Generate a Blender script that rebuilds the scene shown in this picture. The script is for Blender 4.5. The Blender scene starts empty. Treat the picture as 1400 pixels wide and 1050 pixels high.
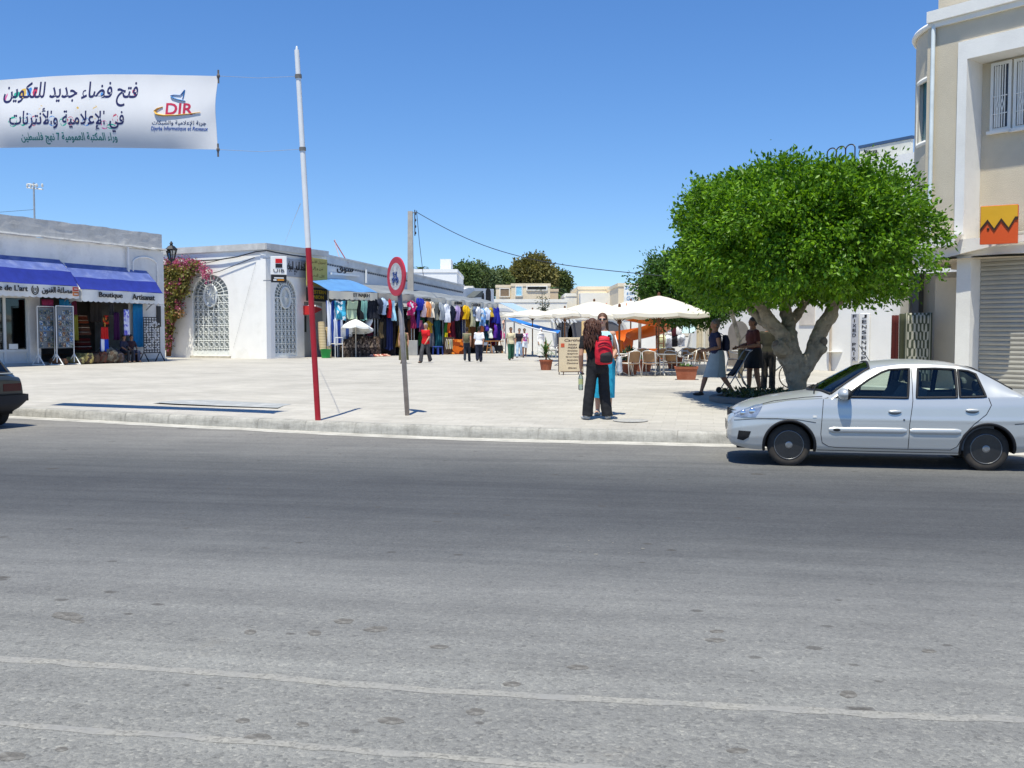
import bpy, bmesh, math, random
import numpy as np
from mathutils import Matrix, Vector, noise as mnoise
R = math.radians
scene = bpy.context.scene
col = scene.collection

# ------------------------------------------------------------------ camera, sky, sun, exposure
CAM_Z = 1.70; FPX = 1361.0; CX, CY = 700.0, 525.0; PITCH = math.atan(70 / FPX)
cd = bpy.data.cameras.new('camera'); cam = bpy.data.objects.new('camera', cd); col.objects.link(cam)
cam.location = (0, 0, CAM_Z); cam.rotation_euler = (R(90) - PITCH, 0, 0)
cd.sensor_width = 36; cd.lens = FPX / 1400 * 36; cd.clip_start = .1; cd.clip_end = 5000
scene.camera = cam

SUN_EL = R(71.0)
SUN_H = Vector((-.33, -.944)).normalized()            # horizontal direction towards the sun
w = bpy.data.worlds.new('World'); scene.world = w; w.use_nodes = True
nt = w.node_tree; nt.nodes.clear()
sky = nt.nodes.new('ShaderNodeTexSky'); sky.sky_type = 'NISHITA'; sky.sun_disc = False
sky.sun_elevation = SUN_EL; sky.sun_rotation = math.atan2(SUN_H.x, SUN_H.y)
sky.air_density = 1.0; sky.dust_density = 0.0; sky.ozone_density = 4.5; sky.altitude = 0
bg = nt.nodes.new('ShaderNodeBackground'); bg.inputs[1].default_value = .11
wo = nt.nodes.new('ShaderNodeOutputWorld')
hs = nt.nodes.new('ShaderNodeHueSaturation'); hs.inputs['Saturation'].default_value = 1.22; hs.inputs['Hue'].default_value = .507; hs.inputs['Value'].default_value = .98
tcw = nt.nodes.new('ShaderNodeTexCoord'); mpw = nt.nodes.new('ShaderNodeMapping'); mpw.inputs['Scale'].default_value = (1, 1, .95); mpw.inputs['Location'].default_value = (0, 0, .05)
nt.links.new(tcw.outputs['Generated'], mpw.inputs[0]); nt.links.new(mpw.outputs[0], sky.inputs[0])
nt.links.new(sky.outputs[0], hs.inputs['Color']); nt.links.new(hs.outputs[0], bg.inputs[0]); nt.links.new(bg.outputs[0], wo.inputs[0])
sl = bpy.data.lights.new('sun', 'SUN'); sl.energy = 3.9; sl.angle = R(.53); sl.color = (1, .96, .81)
so = bpy.data.objects.new('sun', sl); col.objects.link(so)
sd = Vector((SUN_H.x * math.cos(SUN_EL), SUN_H.y * math.cos(SUN_EL), math.sin(SUN_EL)))
so.rotation_euler = sd.to_track_quat('Z', 'Y').to_euler(); so.location = sd * 60
vs = scene.view_settings
scene.display_settings.display_device = 'sRGB'
vs.view_transform = 'Standard'; vs.look = 'None'; vs.exposure = .60; vs.gamma = 1; vs.use_curve_mapping = False
scene.cycles.max_bounces = 8; scene.cycles.transparent_max_bounces = 16

# ------------------------------------------------------------------ picture -> place helpers
def ray(u, v):
    x, y, z = u - CX, FPX, CY - v
    c, s = math.cos(PITCH), math.sin(PITCH)
    return Vector((x, y * c + z * s, -y * s + z * c))
def P(u, v, Y):
    r = ray(u, v); return Vector((0, 0, CAM_Z)) + r * (Y / r.y)
def G(u, v, z=0.0):
    r = ray(u, v); return Vector((0, 0, CAM_Z)) + r * ((z - CAM_Z) / r.z)
def X(u, Y): return P(u, 455, Y).x
def PZ(v, Y): return P(700, v, Y).z
KT, PL = .18, .27            # kerb top, plaza height
def gz(x, y):
    d = min(1, max(0, (y - 15.5) / 5.5)); return KT + (PL - KT) * d
def S(u, v):                 # a point standing on the plaza
    z = PL
    for _ in range(6):
        p = G(u, v, z); z = gz(p.x, p.y)
    return Vector((p.x, p.y, z))

# ------------------------------------------------------------------ mesh builder
class MB:
    def __init__(s, M=None):
        s.v = []; s.f = []; s.m = []; s.M = M
    def add(s, vs, fs, mi=0):
        o = len(s.v)
        if s.M is not None: vs = [s.M @ Vector(p) for p in vs]
        s.v += [tuple(p) for p in vs]; s.f += [tuple(i + o for i in f) for f in fs]; s.m += [mi] * len(fs)
        return s
    def box(s, x0, x1, y0, y1, z0, z1, mi=0):
        if x0 > x1: x0, x1 = x1, x0
        if y0 > y1: y0, y1 = y1, y0
        if z0 > z1: z0, z1 = z1, z0
        return s.add([(x0,y0,z0),(x1,y0,z0),(x1,y1,z0),(x0,y1,z0),(x0,y0,z1),(x1,y0,z1),(x1,y1,z1),(x0,y1,z1)],
              [(0,3,2,1),(4,5,6,7),(0,1,5,4),(1,2,6,5),(2,3,7,6),(3,0,4,7)], mi)
    def bbox(s, x0, x1, y0, y1, z0, z1, r=.01, mi=0):     # box with its vertical edges chamfered and top softened
        xs = [(x0+r,y0),(x1-r,y0),(x1,y0+r),(x1,y1-r),(x1-r,y1),(x0+r,y1),(x0,y1-r),(x0,y0+r)]
        ins = [(x0+r*1.6,y0+r),(x1-r*1.6,y0+r),(x1-r,y0+r*1.6),(x1-r,y1-r*1.6),(x1-r*1.6,y1-r),(x0+r*1.6,y1-r),(x0+r,y1-r*1.6),(x0+r,y0+r*1.6)]
        vs = [(a,b,z0) for a,b in xs] + [(a,b,z1-r) for a,b in xs] + [(a,b,z1) for a,b in ins]
        fs = [tuple(range(7,-1,-1)), tuple(range(16,24))]
        for k in range(2):
            for i in range(8):
                j = (i+1) % 8; fs.append((k*8+i, k*8+j, k*8+8+j, k*8+8+i))
        return s.add(vs, fs, mi)
    def bar(s, a, b, w, h, mi=0, up=(0,0,1)):            # rectangular bar from a to b
        a, b = Vector(a), Vector(b); d = (b - a).normalized(); up = Vector(up)
        if abs(d.dot(up)) > .98: up = Vector((0,1,0))
        sx = d.cross(up).normalized() * w / 2; sz = sx.cross(d).normalized() * h / 2
        vs = [a-sx-sz, a+sx-sz, a+sx+sz, a-sx+sz, b-sx-sz, b+sx-sz, b+sx+sz, b-sx+sz]
        return s.add(vs, [(0,1,2,3),(7,6,5,4),(0,4,5,1),(1,5,6,2),(2,6,7,3),(3,7,4,0)], mi)
    def tube(s, pts, r, n=8, mi=0, caps=True, closed=False, flat=1.0):
        pts = [Vector(p) for p in pts]; k = len(pts)
        rs = list(r) if hasattr(r, '__len__') else [r] * k
        vs = []; fs = []; prev = None
        for i, p in enumerate(pts):
            if closed: d = pts[(i+1) % k] - pts[i-1]
            elif i == 0: d = pts[1] - p
            elif i == k-1: d = p - pts[i-1]
            else: d = (pts[i+1] - p).normalized() + (p - pts[i-1]).normalized()
            if d.length < 1e-9: d = Vector((0,0,1))
            d.normalize()
            if prev is None:
                a = Vector((0,0,1)) if abs(d.z) < .9 else Vector((0,1,0))
                prev = d.cross(a).normalized()
            xa = (prev - d * prev.dot(d))
            xa = xa.normalized() if xa.length > 1e-6 else d.orthogonal().normalized()
            ya = d.cross(xa); prev = xa
            for j in range(n):
                t = 2*math.pi*j/n
                vs.append(p + xa * (math.cos(t)*rs[i]) + ya * (math.sin(t)*rs[i]*flat))
        for i in range(k if closed else k-1):
            q = (i+1) % k
            for j in range(n):
                jj = (j+1) % n; fs.append((i*n+j, i*n+jj, q*n+jj, q*n+j))
        if caps and not closed:
            fs.append(tuple(range(n-1,-1,-1))); fs.append(tuple((k-1)*n+j for j in range(n)))
        return s.add(vs, fs, mi)
    def lathe(s, prof, n=24, c=(0,0,0), mi=0, sx=1, sy=1, A=None, closed=False):
        c = Vector(c); vs = []; fs = []; k = len(prof)
        for r, z in prof:
            for j in range(n):
                t = 2*math.pi*j/n; p = Vector((math.cos(t)*r*sx, math.sin(t)*r*sy, z))
                vs.append(c + (A @ p if A is not None else p))
        for i in range(k if closed else k-1):
            q = (i+1) % k
            for j in range(n):
                jj = (j+1) % n; fs.append((i*n+j, i*n+jj, q*n+jj, q*n+j))
        if not closed:
            if prof[0][0] > 1e-4: fs.append(tuple(range(n-1,-1,-1)))
            if prof[-1][0] > 1e-4: fs.append(tuple((k-1)*n+j for j in range(n)))
        return s.add(vs, fs, mi)
    def ell(s, c, r, nu=12, nv=8, mi=0, A=None):
        prof = []
        c = Vector(c); vs = []; fs = []
        for i in range(nv+1):
            ph = math.pi*i/nv - math.pi/2
            for j in range(nu):
                t = 2*math.pi*j/nu
                p = Vector((math.cos(t)*math.cos(ph)*r[0], math.sin(t)*math.cos(ph)*r[1], math.sin(ph)*r[2]))
                vs.append(c + (A @ p if A is not None else p))
        for i in range(nv):
            for j in range(nu):
                jj = (j+1) % nu; fs.append((i*nu+j, i*nu+jj, (i+1)*nu+jj, (i+1)*nu+j))
        return s.add(vs, fs, mi)
    def prism(s, poly, y0, y1, mi=0):                    # polygon in x,z extruded along y
        n = len(poly)
        area = sum(poly[i][0]*poly[(i+1)%n][1]-poly[(i+1)%n][0]*poly[i][1] for i in range(n))
        if area < 0: poly = poly[::-1]
        vs = [(a,y0,b) for a,b in poly] + [(a,y1,b) for a,b in poly]
        fs = [tuple(range(n)), tuple(range(2*n-1, n-1, -1))]
        for i in range(n):
            j = (i+1) % n; fs.append((j, i, n+i, n+j))
        return s.add(vs, fs, mi)
    def prismz(s, poly, z0, z1, mi=0):                   # polygon in x,y extruded along z
        n = len(poly)
        area = sum(poly[i][0]*poly[(i+1)%n][1]-poly[(i+1)%n][0]*poly[i][1] for i in range(n))
        if area < 0: poly = poly[::-1]
        vs = [(a,b,z0) for a,b in poly] + [(a,b,z1) for a,b in poly]
        fs = [tuple(range(n-1,-1,-1)), tuple(range(n, 2*n))]
        for i in range(n):
            j = (i+1) % n; fs.append((i, j, n+j, n+i))
        return s.add(vs, fs, mi)
    def grid(s, fn, nu, nv, mi=0, thick=0):              # fn(i/nu, j/nv) -> point
        vs = []; fs = []
        for i in range(nu+1):
            for j in range(nv+1): vs.append(Vector(fn(i/nu, j/nv)))
        for i in range(nu):
            for j in range(nv):
                a = i*(nv+1)+j; fs.append((a, a+nv+1, a+nv+2, a+1))
        if thick:
            n0 = len(vs)
            nor = [Vector() for _ in vs]
            for f in fs:
                nn = (vs[f[1]]-vs[f[0]]).cross(vs[f[3]]-vs[f[0]])
                for q in f: nor[q] += nn
            vs += [vs[i] - (nor[i].normalized() if nor[i].length else nor[i])*thick for i in range(n0)]
            fs += [tuple(n0+q for q in f[::-1]) for f in fs[:]]
            W = nv+1
            for i in range(nu):
                a, b = i*W, (i+1)*W; fs.append((b, a, n0+a, n0+b)); a += nv; b += nv; fs.append((a, b, n0+b, n0+a))
            for j in range(nv):
                a, b = j, j+1; fs.append((a, b, n0+b, n0+a)); a += nu*W; b += nu*W; fs.append((b, a, n0+a, n0+b))
        return s.add(vs, fs, mi)
    def text(s, body, x, z, size, y=0, mi=0, align='CENTER', width=None, depth=.004, shear=0, bold=0, rot=None, maxh=None):
        cu = bpy.data.curves.new('t', 'FONT'); cu.body = body; cu.size = 1; cu.align_x = 'LEFT'
        cu.extrude = 0; cu.shear = shear; cu.offset = bold; cu.resolution_u = 3
        ob = bpy.data.objects.new('t', cu); col.objects.link(ob)
        dg = bpy.context.evaluated_depsgraph_get(); me = bpy.data.meshes.new_from_object(ob.evaluated_get(dg))
        bpy.data.objects.remove(ob); bpy.data.curves.remove(cu)
        if not len(me.vertices): return s
        pv = [(p.co.x, p.co.y) for p in me.vertices]; pf = [tuple(p.vertices) for p in me.polygons]
        bpy.data.meshes.remove(me)
        x0 = min(p[0] for p in pv); x1 = max(p[0] for p in pv); z0 = min(p[1] for p in pv); z1 = max(p[1] for p in pv)
        kx = kz = size
        if width: kx = width / (x1-x0)
        if maxh: kz = maxh / (z1-z0)
        ox = {'CENTER': (x0+x1)/2, 'LEFT': x0, 'RIGHT': x1}[align]; oz = (z0+z1)/2 if maxh else .35
        pts = []
        for a, b in pv:
            a, b = (a-ox)*kx, (b-oz)*kz
            if rot: a, b = a*math.cos(rot)-b*math.sin(rot), a*math.sin(rot)+b*math.cos(rot)
            pts.append((x+a, y, z+b))
        n = len(pts); from collections import Counter
        ec = Counter()
        for f in pf:
            for i in range(len(f)): ec[(f[i], f[(i+1) % len(f)])] += 1
        vs = pts + [(a, b+depth, c) for a, b, c in pts]; fs = list(pf)
        for (a, b) in ec:
            if (b, a) not in ec: fs.append((b, a, a+n, b+n))
        return s.add(vs, fs, mi)
    def build(s, name, mats, parent=None, smooth=False, W=False, ang=None):
        me = bpy.data.meshes.new(name)
        vs = s.v
        ob = None
        if parent is None:
            a = np.array(vs); o = Vector(((a[:,0].min()+a[:,0].max())/2, (a[:,1].min()+a[:,1].max())/2, a[:,2].min()))
            vs = [tuple(Vector(p) - o) for p in vs]
        elif W:
            r = parent
            while r.parent: r = r.parent
            inv = r.matrix_basis.inverted(); vs = [tuple(inv @ Vector(p)) for p in vs]
        me.from_pydata(vs, [], s.f)
        if not isinstance(mats, (list, tuple)): mats = [mats]
        for m in mats: me.materials.append(m)
        if len(mats) > 1: me.polygons.foreach_set('material_index', s.m)
        me.update()
        ob = bpy.data.objects.new(name, me); col.objects.link(ob)
        if parent is None: ob.location = o
        else: ob.parent = parent
        if smooth:
            me.polygons.foreach_set('use_smooth', [True]*len(me.polygons))
            if ang:
                try: me.set_sharp_from_angle(angle=R(ang))
                except Exception: pass
        return ob

def tag(o, label, cat, group=None):
    o['label'] = label; o['category'] = cat
    if group: o['group'] = group
    return o
def struct(o, kind='structure'):
    o['kind'] = kind; return o
def thing(name, label, cat, loc, rz=0, group=None):
    o = bpy.data.objects.new(name, None); col.objects.link(o); o.empty_display_size = .2
    o.matrix_basis = Matrix.Translation(Vector(loc)) @ Matrix.Rotation(rz, 4, 'Z')
    return tag(o, label, cat, group)
def dup(root, loc=None, rz=None, label=None, scale=None):
    def cp(o, par):
        c = o.copy(); col.objects.link(c); c.parent = par
        for ch in [q for q in bpy.data.objects if q.parent == o]: cp(ch, c)
        return c
    kids = {}
    c = cp(root, None)
    if loc is not None: c.location = loc
    if rz is not None: c.rotation_euler = (0, 0, rz)
    if scale is not None: c.scale = scale if hasattr(scale, '__len__') else (scale,)*3
    if label: c['label'] = label
    return c

class Frame:                 # a vertical wall plane: x along the wall to the viewer's right, -y out of the wall, z up
    def __init__(s, a, b):
        s.a = Vector((a[0], a[1], 0)); d = Vector((b[0]-a[0], b[1]-a[1], 0)); s.L = d.length; d.normalize(); s.d = d
        n = Vector((-d.y, d.x, 0)); s.n = n
        s.M = Matrix(((d.x, n.x, 0, s.a.x), (d.y, n.y, 0, s.a.y), (0, 0, 1, 0), (0, 0, 0, 1)))
    def hit(s, u, v, out=0):
        r = ray(u, v); o = Vector((0, 0, CAM_Z)); a = s.a - s.n*out
        t = (a - o).dot(s.n) / r.dot(s.n); p = o + r*t
        return (p - s.a).dot(s.d), p.z
    def p(s, x, out, z): return s.a + s.d*x - s.n*out + Vector((0, 0, z))
    def rz(s): return math.atan2(s.d.y, s.d.x)
def FR(u0, Y0, u1, Y1): return Frame((X(u0, Y0), Y0), (X(u1, Y1), Y1))

# ------------------------------------------------------------------ Arabic joining (letters drawn in the order they are seen)
AR = {'ا':(0xFE8D,2),'أ':(0xFE83,2),'إ':(0xFE87,2),'آ':(0xFE81,2),'ب':(0xFE8F,4),'ة':(0xFE93,2),'ت':(0xFE95,4),'ث':(0xFE99,4),'ج':(0xFE9D,4),
 'ح':(0xFEA1,4),'خ':(0xFEA5,4),'د':(0xFEA9,2),'ذ':(0xFEAB,2),'ر':(0xFEAD,2),'ز':(0xFEAF,2),'س':(0xFEB1,4),'ش':(0xFEB5,4),'ص':(0xFEB9,4),
 'ض':(0xFEBD,4),'ط':(0xFEC1,4),'ظ':(0xFEC5,4),'ع':(0xFEC9,4),'غ':(0xFECD,4),'ف':(0xFED1,4),'ق':(0xFED5,4),'ك':(0xFED9,4),'ل':(0xFEDD,4),
 'م':(0xFEE1,4),'ن':(0xFEE5,4),'ه':(0xFEE9,4),'و':(0xFEED,2),'ى':(0xFEEF,2),'ي':(0xFEF1,4),'ء':(0xFE80,1)}
def arabic(t):
    out = []
    t = t.replace('لا', '\u0001').replace('لأ', '\u0002').replace('لإ', '\u0003')
    lig = {'\u0001':0xFEFB, '\u0002':0xFEF7, '\u0003':0xFEF9}
    def forms(c): return 2 if c in lig else (AR[c][1] if c in AR else 0)
    for i, c in enumerate(t):
        p = t[i-1] if i else ' '; n = t[i+1] if i+1 < len(t) else ' '
        jp = forms(p) == 4 and forms(c) >= 2; jn = forms(c) == 4 and forms(n) >= 2
        if c in lig: out.append(chr(lig[c] + (1 if jp else 0)))
        elif c in AR:
            b, k = AR[c]
            if k == 1: o = 0
            elif k == 2: o = 1 if jp else 0
            else: o = {(0,0):0,(1,0):1,(0,1):2,(1,1):3}[(int(jp),int(jn))]
            out.append(chr(b + o))
        else: out.append(c)
    return ''.join(out[::-1])

# ------------------------------------------------------------------ materials
_mc = {}
def mat(name, c, rough=.8, var=.12, scale=2.0, bump=0.0, bscale=60, metal=0, spec=.3, c2=None, amt=.5, sscale=.6, coat=0, tr=0, detail=4):
    key = name
    if key in _mc: return _mc[key]
    m = bpy.data.materials.new(name); m.use_nodes = True; nt = m.node_tree; N = nt.nodes; L = nt.links
    b = N['Principled BSDF']; b.inputs['Roughness'].default_value = rough; b.inputs['Metallic'].default_value = metal
    b.inputs['Specular IOR Level'].default_value = spec
    if coat: b.inputs['Coat Weight'].default_value = coat; b.inputs['Coat Roughness'].default_value = .04
    tc = N.new('ShaderNodeTexCoord')
    nz = N.new('ShaderNodeTexNoise'); nz.inputs['Scale'].default_value = scale; nz.inputs['Detail'].default_value = detail; nz.inputs['Roughness'].default_value = .65
    L.new(tc.outputs['Object'], nz.inputs['Vector'])
    mr = N.new('ShaderNodeMapRange'); mr.inputs[1].default_value = .3; mr.inputs[2].default_value = .7
    mr.inputs[3].default_value = 1 - var; mr.inputs[4].default_value = 1 + var; L.new(nz.outputs[0], mr.inputs[0])
    vm = N.new('ShaderNodeVectorMath'); vm.operation = 'SCALE'; L.new(mr.outputs[0], vm.inputs['Scale'])
    if c2 is not None:
        n2 = N.new('ShaderNodeTexNoise'); n2.inputs['Scale'].default_value = sscale; n2.inputs['Detail'].default_value = 6; n2.inputs['Roughness'].default_value = .7
        L.new(tc.outputs['Object'], n2.inputs['Vector'])
        r2 = N.new('ShaderNodeMapRange'); r2.inputs[1].default_value = .5; r2.inputs[2].default_value = .72; r2.inputs[4].default_value = amt
        L.new(n2.outputs[0], r2.inputs[0])
        mx = N.new('ShaderNodeMix'); mx.data_type = 'RGBA'; mx.inputs[6].default_value = (*c, 1); mx.inputs[7].default_value = (*c2, 1)
        L.new(r2.outputs[0], mx.inputs[0]); L.new(mx.outputs[2], vm.inputs[0])
    else: vm.inputs[0].default_value = c
    L.new(vm.outputs[0], b.inputs['Base Color'])
    if bump:
        nb = N.new('ShaderNodeTexNoise'); nb.inputs['Scale'].default_value = bscale; nb.inputs['Detail'].default_value = 3
        L.new(tc.outputs['Object'], nb.inputs['Vector'])
        bp = N.new('ShaderNodeBump'); bp.inputs['Strength'].default_value = min(1, bump); bp.inputs['Distance'].default_value = .02
        L.new(nb.outputs[0], bp.inputs['Height']); L.new(bp.outputs[0], b.inputs['Normal'])
    if tr:
        t = N.new('ShaderNodeBsdfTranslucent'); L.new(vm.outputs[0], t.inputs[0]); ms = N.new('ShaderNodeMixShader'); ms.inputs[0].default_value = tr
        out = N['Material Output']; L.new(b.outputs[0], ms.inputs[1]); L.new(t.outputs[0], ms.inputs[2]); L.new(ms.outputs[0], out.inputs[0])
    _mc[key] = m
    return m
def H(h):                    # sRGB hex -> linear
    h = h.lstrip('#'); v = [int(h[i:i+2], 16)/255 for i in (0, 2, 4)]
    return tuple(x/12.92 if x <= .04045 else ((x+.055)/1.055)**2.4 for x in v)
def glass(name, tint=(.75,.85,.85), rough=.02, through=.75):
    if name in _mc: return _mc[name]
    m = bpy.data.materials.new(name); m.use_nodes = True; nt = m.node_tree; N = nt.nodes; L = nt.links
    out = N['Material Output']; N.remove(N['Principled BSDF'])
    t = N.new('ShaderNodeBsdfTransparent'); t.inputs[0].default_value = (*[x*through for x in tint], 1)
    g = N.new('ShaderNodeBsdfGlossy'); g.inputs['Roughness'].default_value = rough; g.inputs[0].default_value = (.9,.95,1,1)
    fr = N.new('ShaderNodeFresnel'); fr.inputs[0].default_value = 1.5
    ms = N.new('ShaderNodeMixShader'); L.new(fr.outputs[0], ms.inputs[0]); L.new(t.outputs[0], ms.inputs[1]); L.new(g.outputs[0], ms.inputs[2])
    L.new(ms.outputs[0], out.inputs[0]); _mc[name] = m
    return m
def stripes(name, cols, period, axis=0, rough=.85, tr=0):
    """cloth with woven stripes: cols = [(colour, share), ...] repeated every `period` metres along the axis"""
    if name in _mc: return _mc[name]
    m = bpy.data.materials.new(name); m.use_nodes = True; nt = m.node_tree; N = nt.nodes; L = nt.links
    b = N['Principled BSDF']; b.inputs['Roughness'].default_value = rough; b.inputs['Specular IOR Level'].default_value = .15
    tc = N.new('ShaderNodeTexCoord'); sp = N.new('ShaderNodeSeparateXYZ'); L.new(tc.outputs['Object'], sp.inputs[0])
    dv = N.new('ShaderNodeMath'); dv.operation = 'DIVIDE'; dv.inputs[1].default_value = period; L.new(sp.outputs[axis], dv.inputs[0])
    fr = N.new('ShaderNodeMath'); fr.operation = 'FRACT'; L.new(dv.outputs[0], fr.inputs[0])
    cr = N.new('ShaderNodeValToRGB'); cr.color_ramp.interpolation = 'CONSTANT'
    pos = 0; el = cr.color_ramp.elements
    for i, (c, sh) in enumerate(cols):
        e = el[i] if i < 2 else el.new(pos)
        e.position = pos; e.color = (*c, 1); pos += sh
    L.new(fr.outputs[0], cr.inputs[0]); L.new(cr.outputs[0], b.inputs['Base Color'])
    _mc[name] = m
    return m
def spots(name, cols, scale, rough=.85):
    """cloth or ware with an irregular printed pattern in several colours"""
    if name in _mc: return _mc[name]
    m = bpy.data.materials.new(name); m.use_nodes = True; nt = m.node_tree; N = nt.nodes; L = nt.links
    b = N['Principled BSDF']; b.inputs['Roughness'].default_value = rough; b.inputs['Specular IOR Level'].default_value = .15
    tc = N.new('ShaderNodeTexCoord'); vo = N.new('ShaderNodeTexVoronoi'); vo.inputs['Scale'].default_value = scale
    nz = N.new('ShaderNodeTexNoise'); nz.inputs['Scale'].default_value = scale*1.3
    ad = N.new('ShaderNodeVectorMath'); ad.operation = 'MULTIPLY_ADD'; ad.inputs[1].default_value = (.3/scale*3,)*3
    L.new(nz.outputs[1], ad.inputs[0]); L.new(tc.outputs['Object'], ad.inputs[2]); L.new(ad.outputs[0], vo.inputs['Vector'])
    sp = N.new('ShaderNodeSeparateColor'); L.new(vo.outputs['Color'], sp.inputs[0])
    cr = N.new('ShaderNodeValToRGB'); cr.color_ramp.interpolation = 'CONSTANT'; el = cr.color_ramp.elements
    for i, c in enumerate(cols):
        e = el[i] if i < 2 else el.new(i/len(cols))
        e.position = i/len(cols); e.color = (*c, 1)
    L.new(sp.outputs[0], cr.inputs[0]); L.new(cr.outputs[0], b.inputs['Base Color'])
    _mc[name] = m
    return m

WHITE = mat('white_plaster', (.80,.79,.76), .9, .05, 1.2, .25, 25, c2=(.62,.60,.55), amt=.45, sscale=.5)
GREYW = mat('weathered_white_plaster', (.80,.785,.76), .9, .07, 1.0, .3, 20, c2=(.42,.42,.41), amt=.5, sscale=.9)
WOOD = mat('brown_wood', (.13,.055,.025), .6, .25, 6)
DARK = mat('dark_inside', (.025,.023,.022), .9, .2, 2)
IRONW = mat('white_iron', (.78,.78,.76), .5, .05, 4)
BLACKM = mat('black_metal', (.02,.02,.022), .45, .2, 8)
GREYM = mat('grey_metal', (.35,.36,.37), .4, .12, 6, metal=.6)
# ------------------------------------------------------------------ ground, road, kerb, plaza
KP = [G(u, v, 0) for u, v in [(-420,548),(-200,559),(0,568.5),(100,573.5),(230,580.5),(400,589),(520,595),(640,599.5),(760,602.5),(1000,608),(1200,613.5),(1400,619.5),(1700,629)]]
KP = [Vector((p.x, p.y, 0)) for p in KP]
def resample(pts, step):
    out = [pts[0]]
    for a, b in zip(pts, pts[1:]):
        n = max(1, int((b-a).length/step))
        out += [a.lerp(b, (i+1)/n) for i in range(n)]
    return out
KL = resample(KP, .25)
for _ in range(6): KL = [KL[0]] + [(KL[i-1]+KL[i]*2+KL[i+1])/4 for i in range(1, len(KL)-1)] + [KL[-1]]
d0 = (KL[0]-KL[8]).normalized(); d1 = (KL[-1]-KL[-9]).normalized()
KL = [KL[0]+d0*q for q in (200, 60, 20, 8)] + KL + [KL[-1]+d1*q for q in (8, 20, 60, 200)]
def off(d):                  # the kerb line moved d metres towards the plaza
    o = []
    for i, p in enumerate(KL):
        t = KL[min(i+1, len(KL)-1)] - KL[max(i-1, 0)]; n = Vector((-t.y, t.x, 0)).normalized()
        o.append(p + n*d)
    return o
def strip(rows, mb, mi=0):
    n = len(rows[0])
    vs = [p for r in rows for p in r]; fs = []
    for k in range(len(rows)-1):
        for i in range(n-1): a = k*n+i; fs.append((a, a+1, a+1+n, a+n))
    mb.add(vs, fs, mi)
def up(line, z): return [Vector((p.x, p.y, z(p) if callable(z) else z)) for p in line]

def node_mat(name):
    m = bpy.data.materials.new(name); m.use_nodes = True; return m, m.node_tree.nodes, m.node_tree.links, m.node_tree.nodes['Principled BSDF']
class NG:                     # short-hand for shader graphs
    def __init__(s, m): s.N = m.node_tree.nodes; s.L = m.node_tree.links
    def n(s, t, **k):
        q = s.N.new('ShaderNode'+t)
        for a, b in k.items(): setattr(q, a, b)
        return q
    def set(s, sock, v):
        if hasattr(v, 'is_linked') or hasattr(v, 'links'): s.L.new(v, sock)
        else: sock.default_value = v
    def math(s, op, a, b=0.0, clamp=False):
        q = s.n('Math', operation=op, use_clamp=clamp); s.set(q.inputs[0], a); s.set(q.inputs[1], b); return q.outputs[0]
    def noise(s, vec, scale, detail=3, rough=.6, dist=0):
        q = s.n('TexNoise'); s.L.new(vec, q.inputs['Vector']); q.inputs['Scale'].default_value = scale; q.inputs['Detail'].default_value = detail
        q.inputs['Roughness'].default_value = rough; q.inputs['Distortion'].default_value = dist; return q.outputs[0]
    def voro(s, vec, scale, feat='F1', out='Distance', rnd=1):
        q = s.n('TexVoronoi'); q.feature = feat; s.L.new(vec, q.inputs['Vector']); q.inputs['Scale'].default_value = scale; q.inputs['Randomness'].default_value = rnd; return q.outputs[out]
    def mr(s, x, a, b, c=0., d=1., smooth=False):
        q = s.n('MapRange'); s.set(q.inputs[0], x)
        if smooth: q.interpolation_type = 'SMOOTHSTEP'
        for i, v in enumerate((a, b, c, d)): s.set(q.inputs[i+1], v)
        return q.outputs[0]
    def mix(s, f, a, b, mode='MIX'):
        q = s.n('Mix', data_type='RGBA', blend_type=mode); s.set(q.inputs[0], f)
        for k, v in ((6, a), (7, b)):
            if isinstance(v, tuple): q.inputs[k].default_value = (*v, 1)
            else: s.L.new(v, q.inputs[k])
        return q.outputs[2]
    def mapping(s, vec, loc=(0,0,0), rot=0, scale=(1,1,1)):
        q = s.n('Mapping'); s.L.new(vec, q.inputs[0]); q.inputs[1].default_value = loc; q.inputs[2].default_value = (0,0,rot); q.inputs[3].default_value = scale; return q.outputs[0]
    def ramp(s, x, pts, interp='LINEAR'):
        q = s.n('ValToRGB'); q.color_ramp.interpolation = interp; el = q.color_ramp.elements
        for i, (p, c) in enumerate(pts):
            e = el[i] if i < 2 else el.new(p)
            e.position = p; e.color = (*c, 1) if len(c) == 3 else c
        s.L.new(x, q.inputs[0]); return q.outputs[0]

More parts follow.
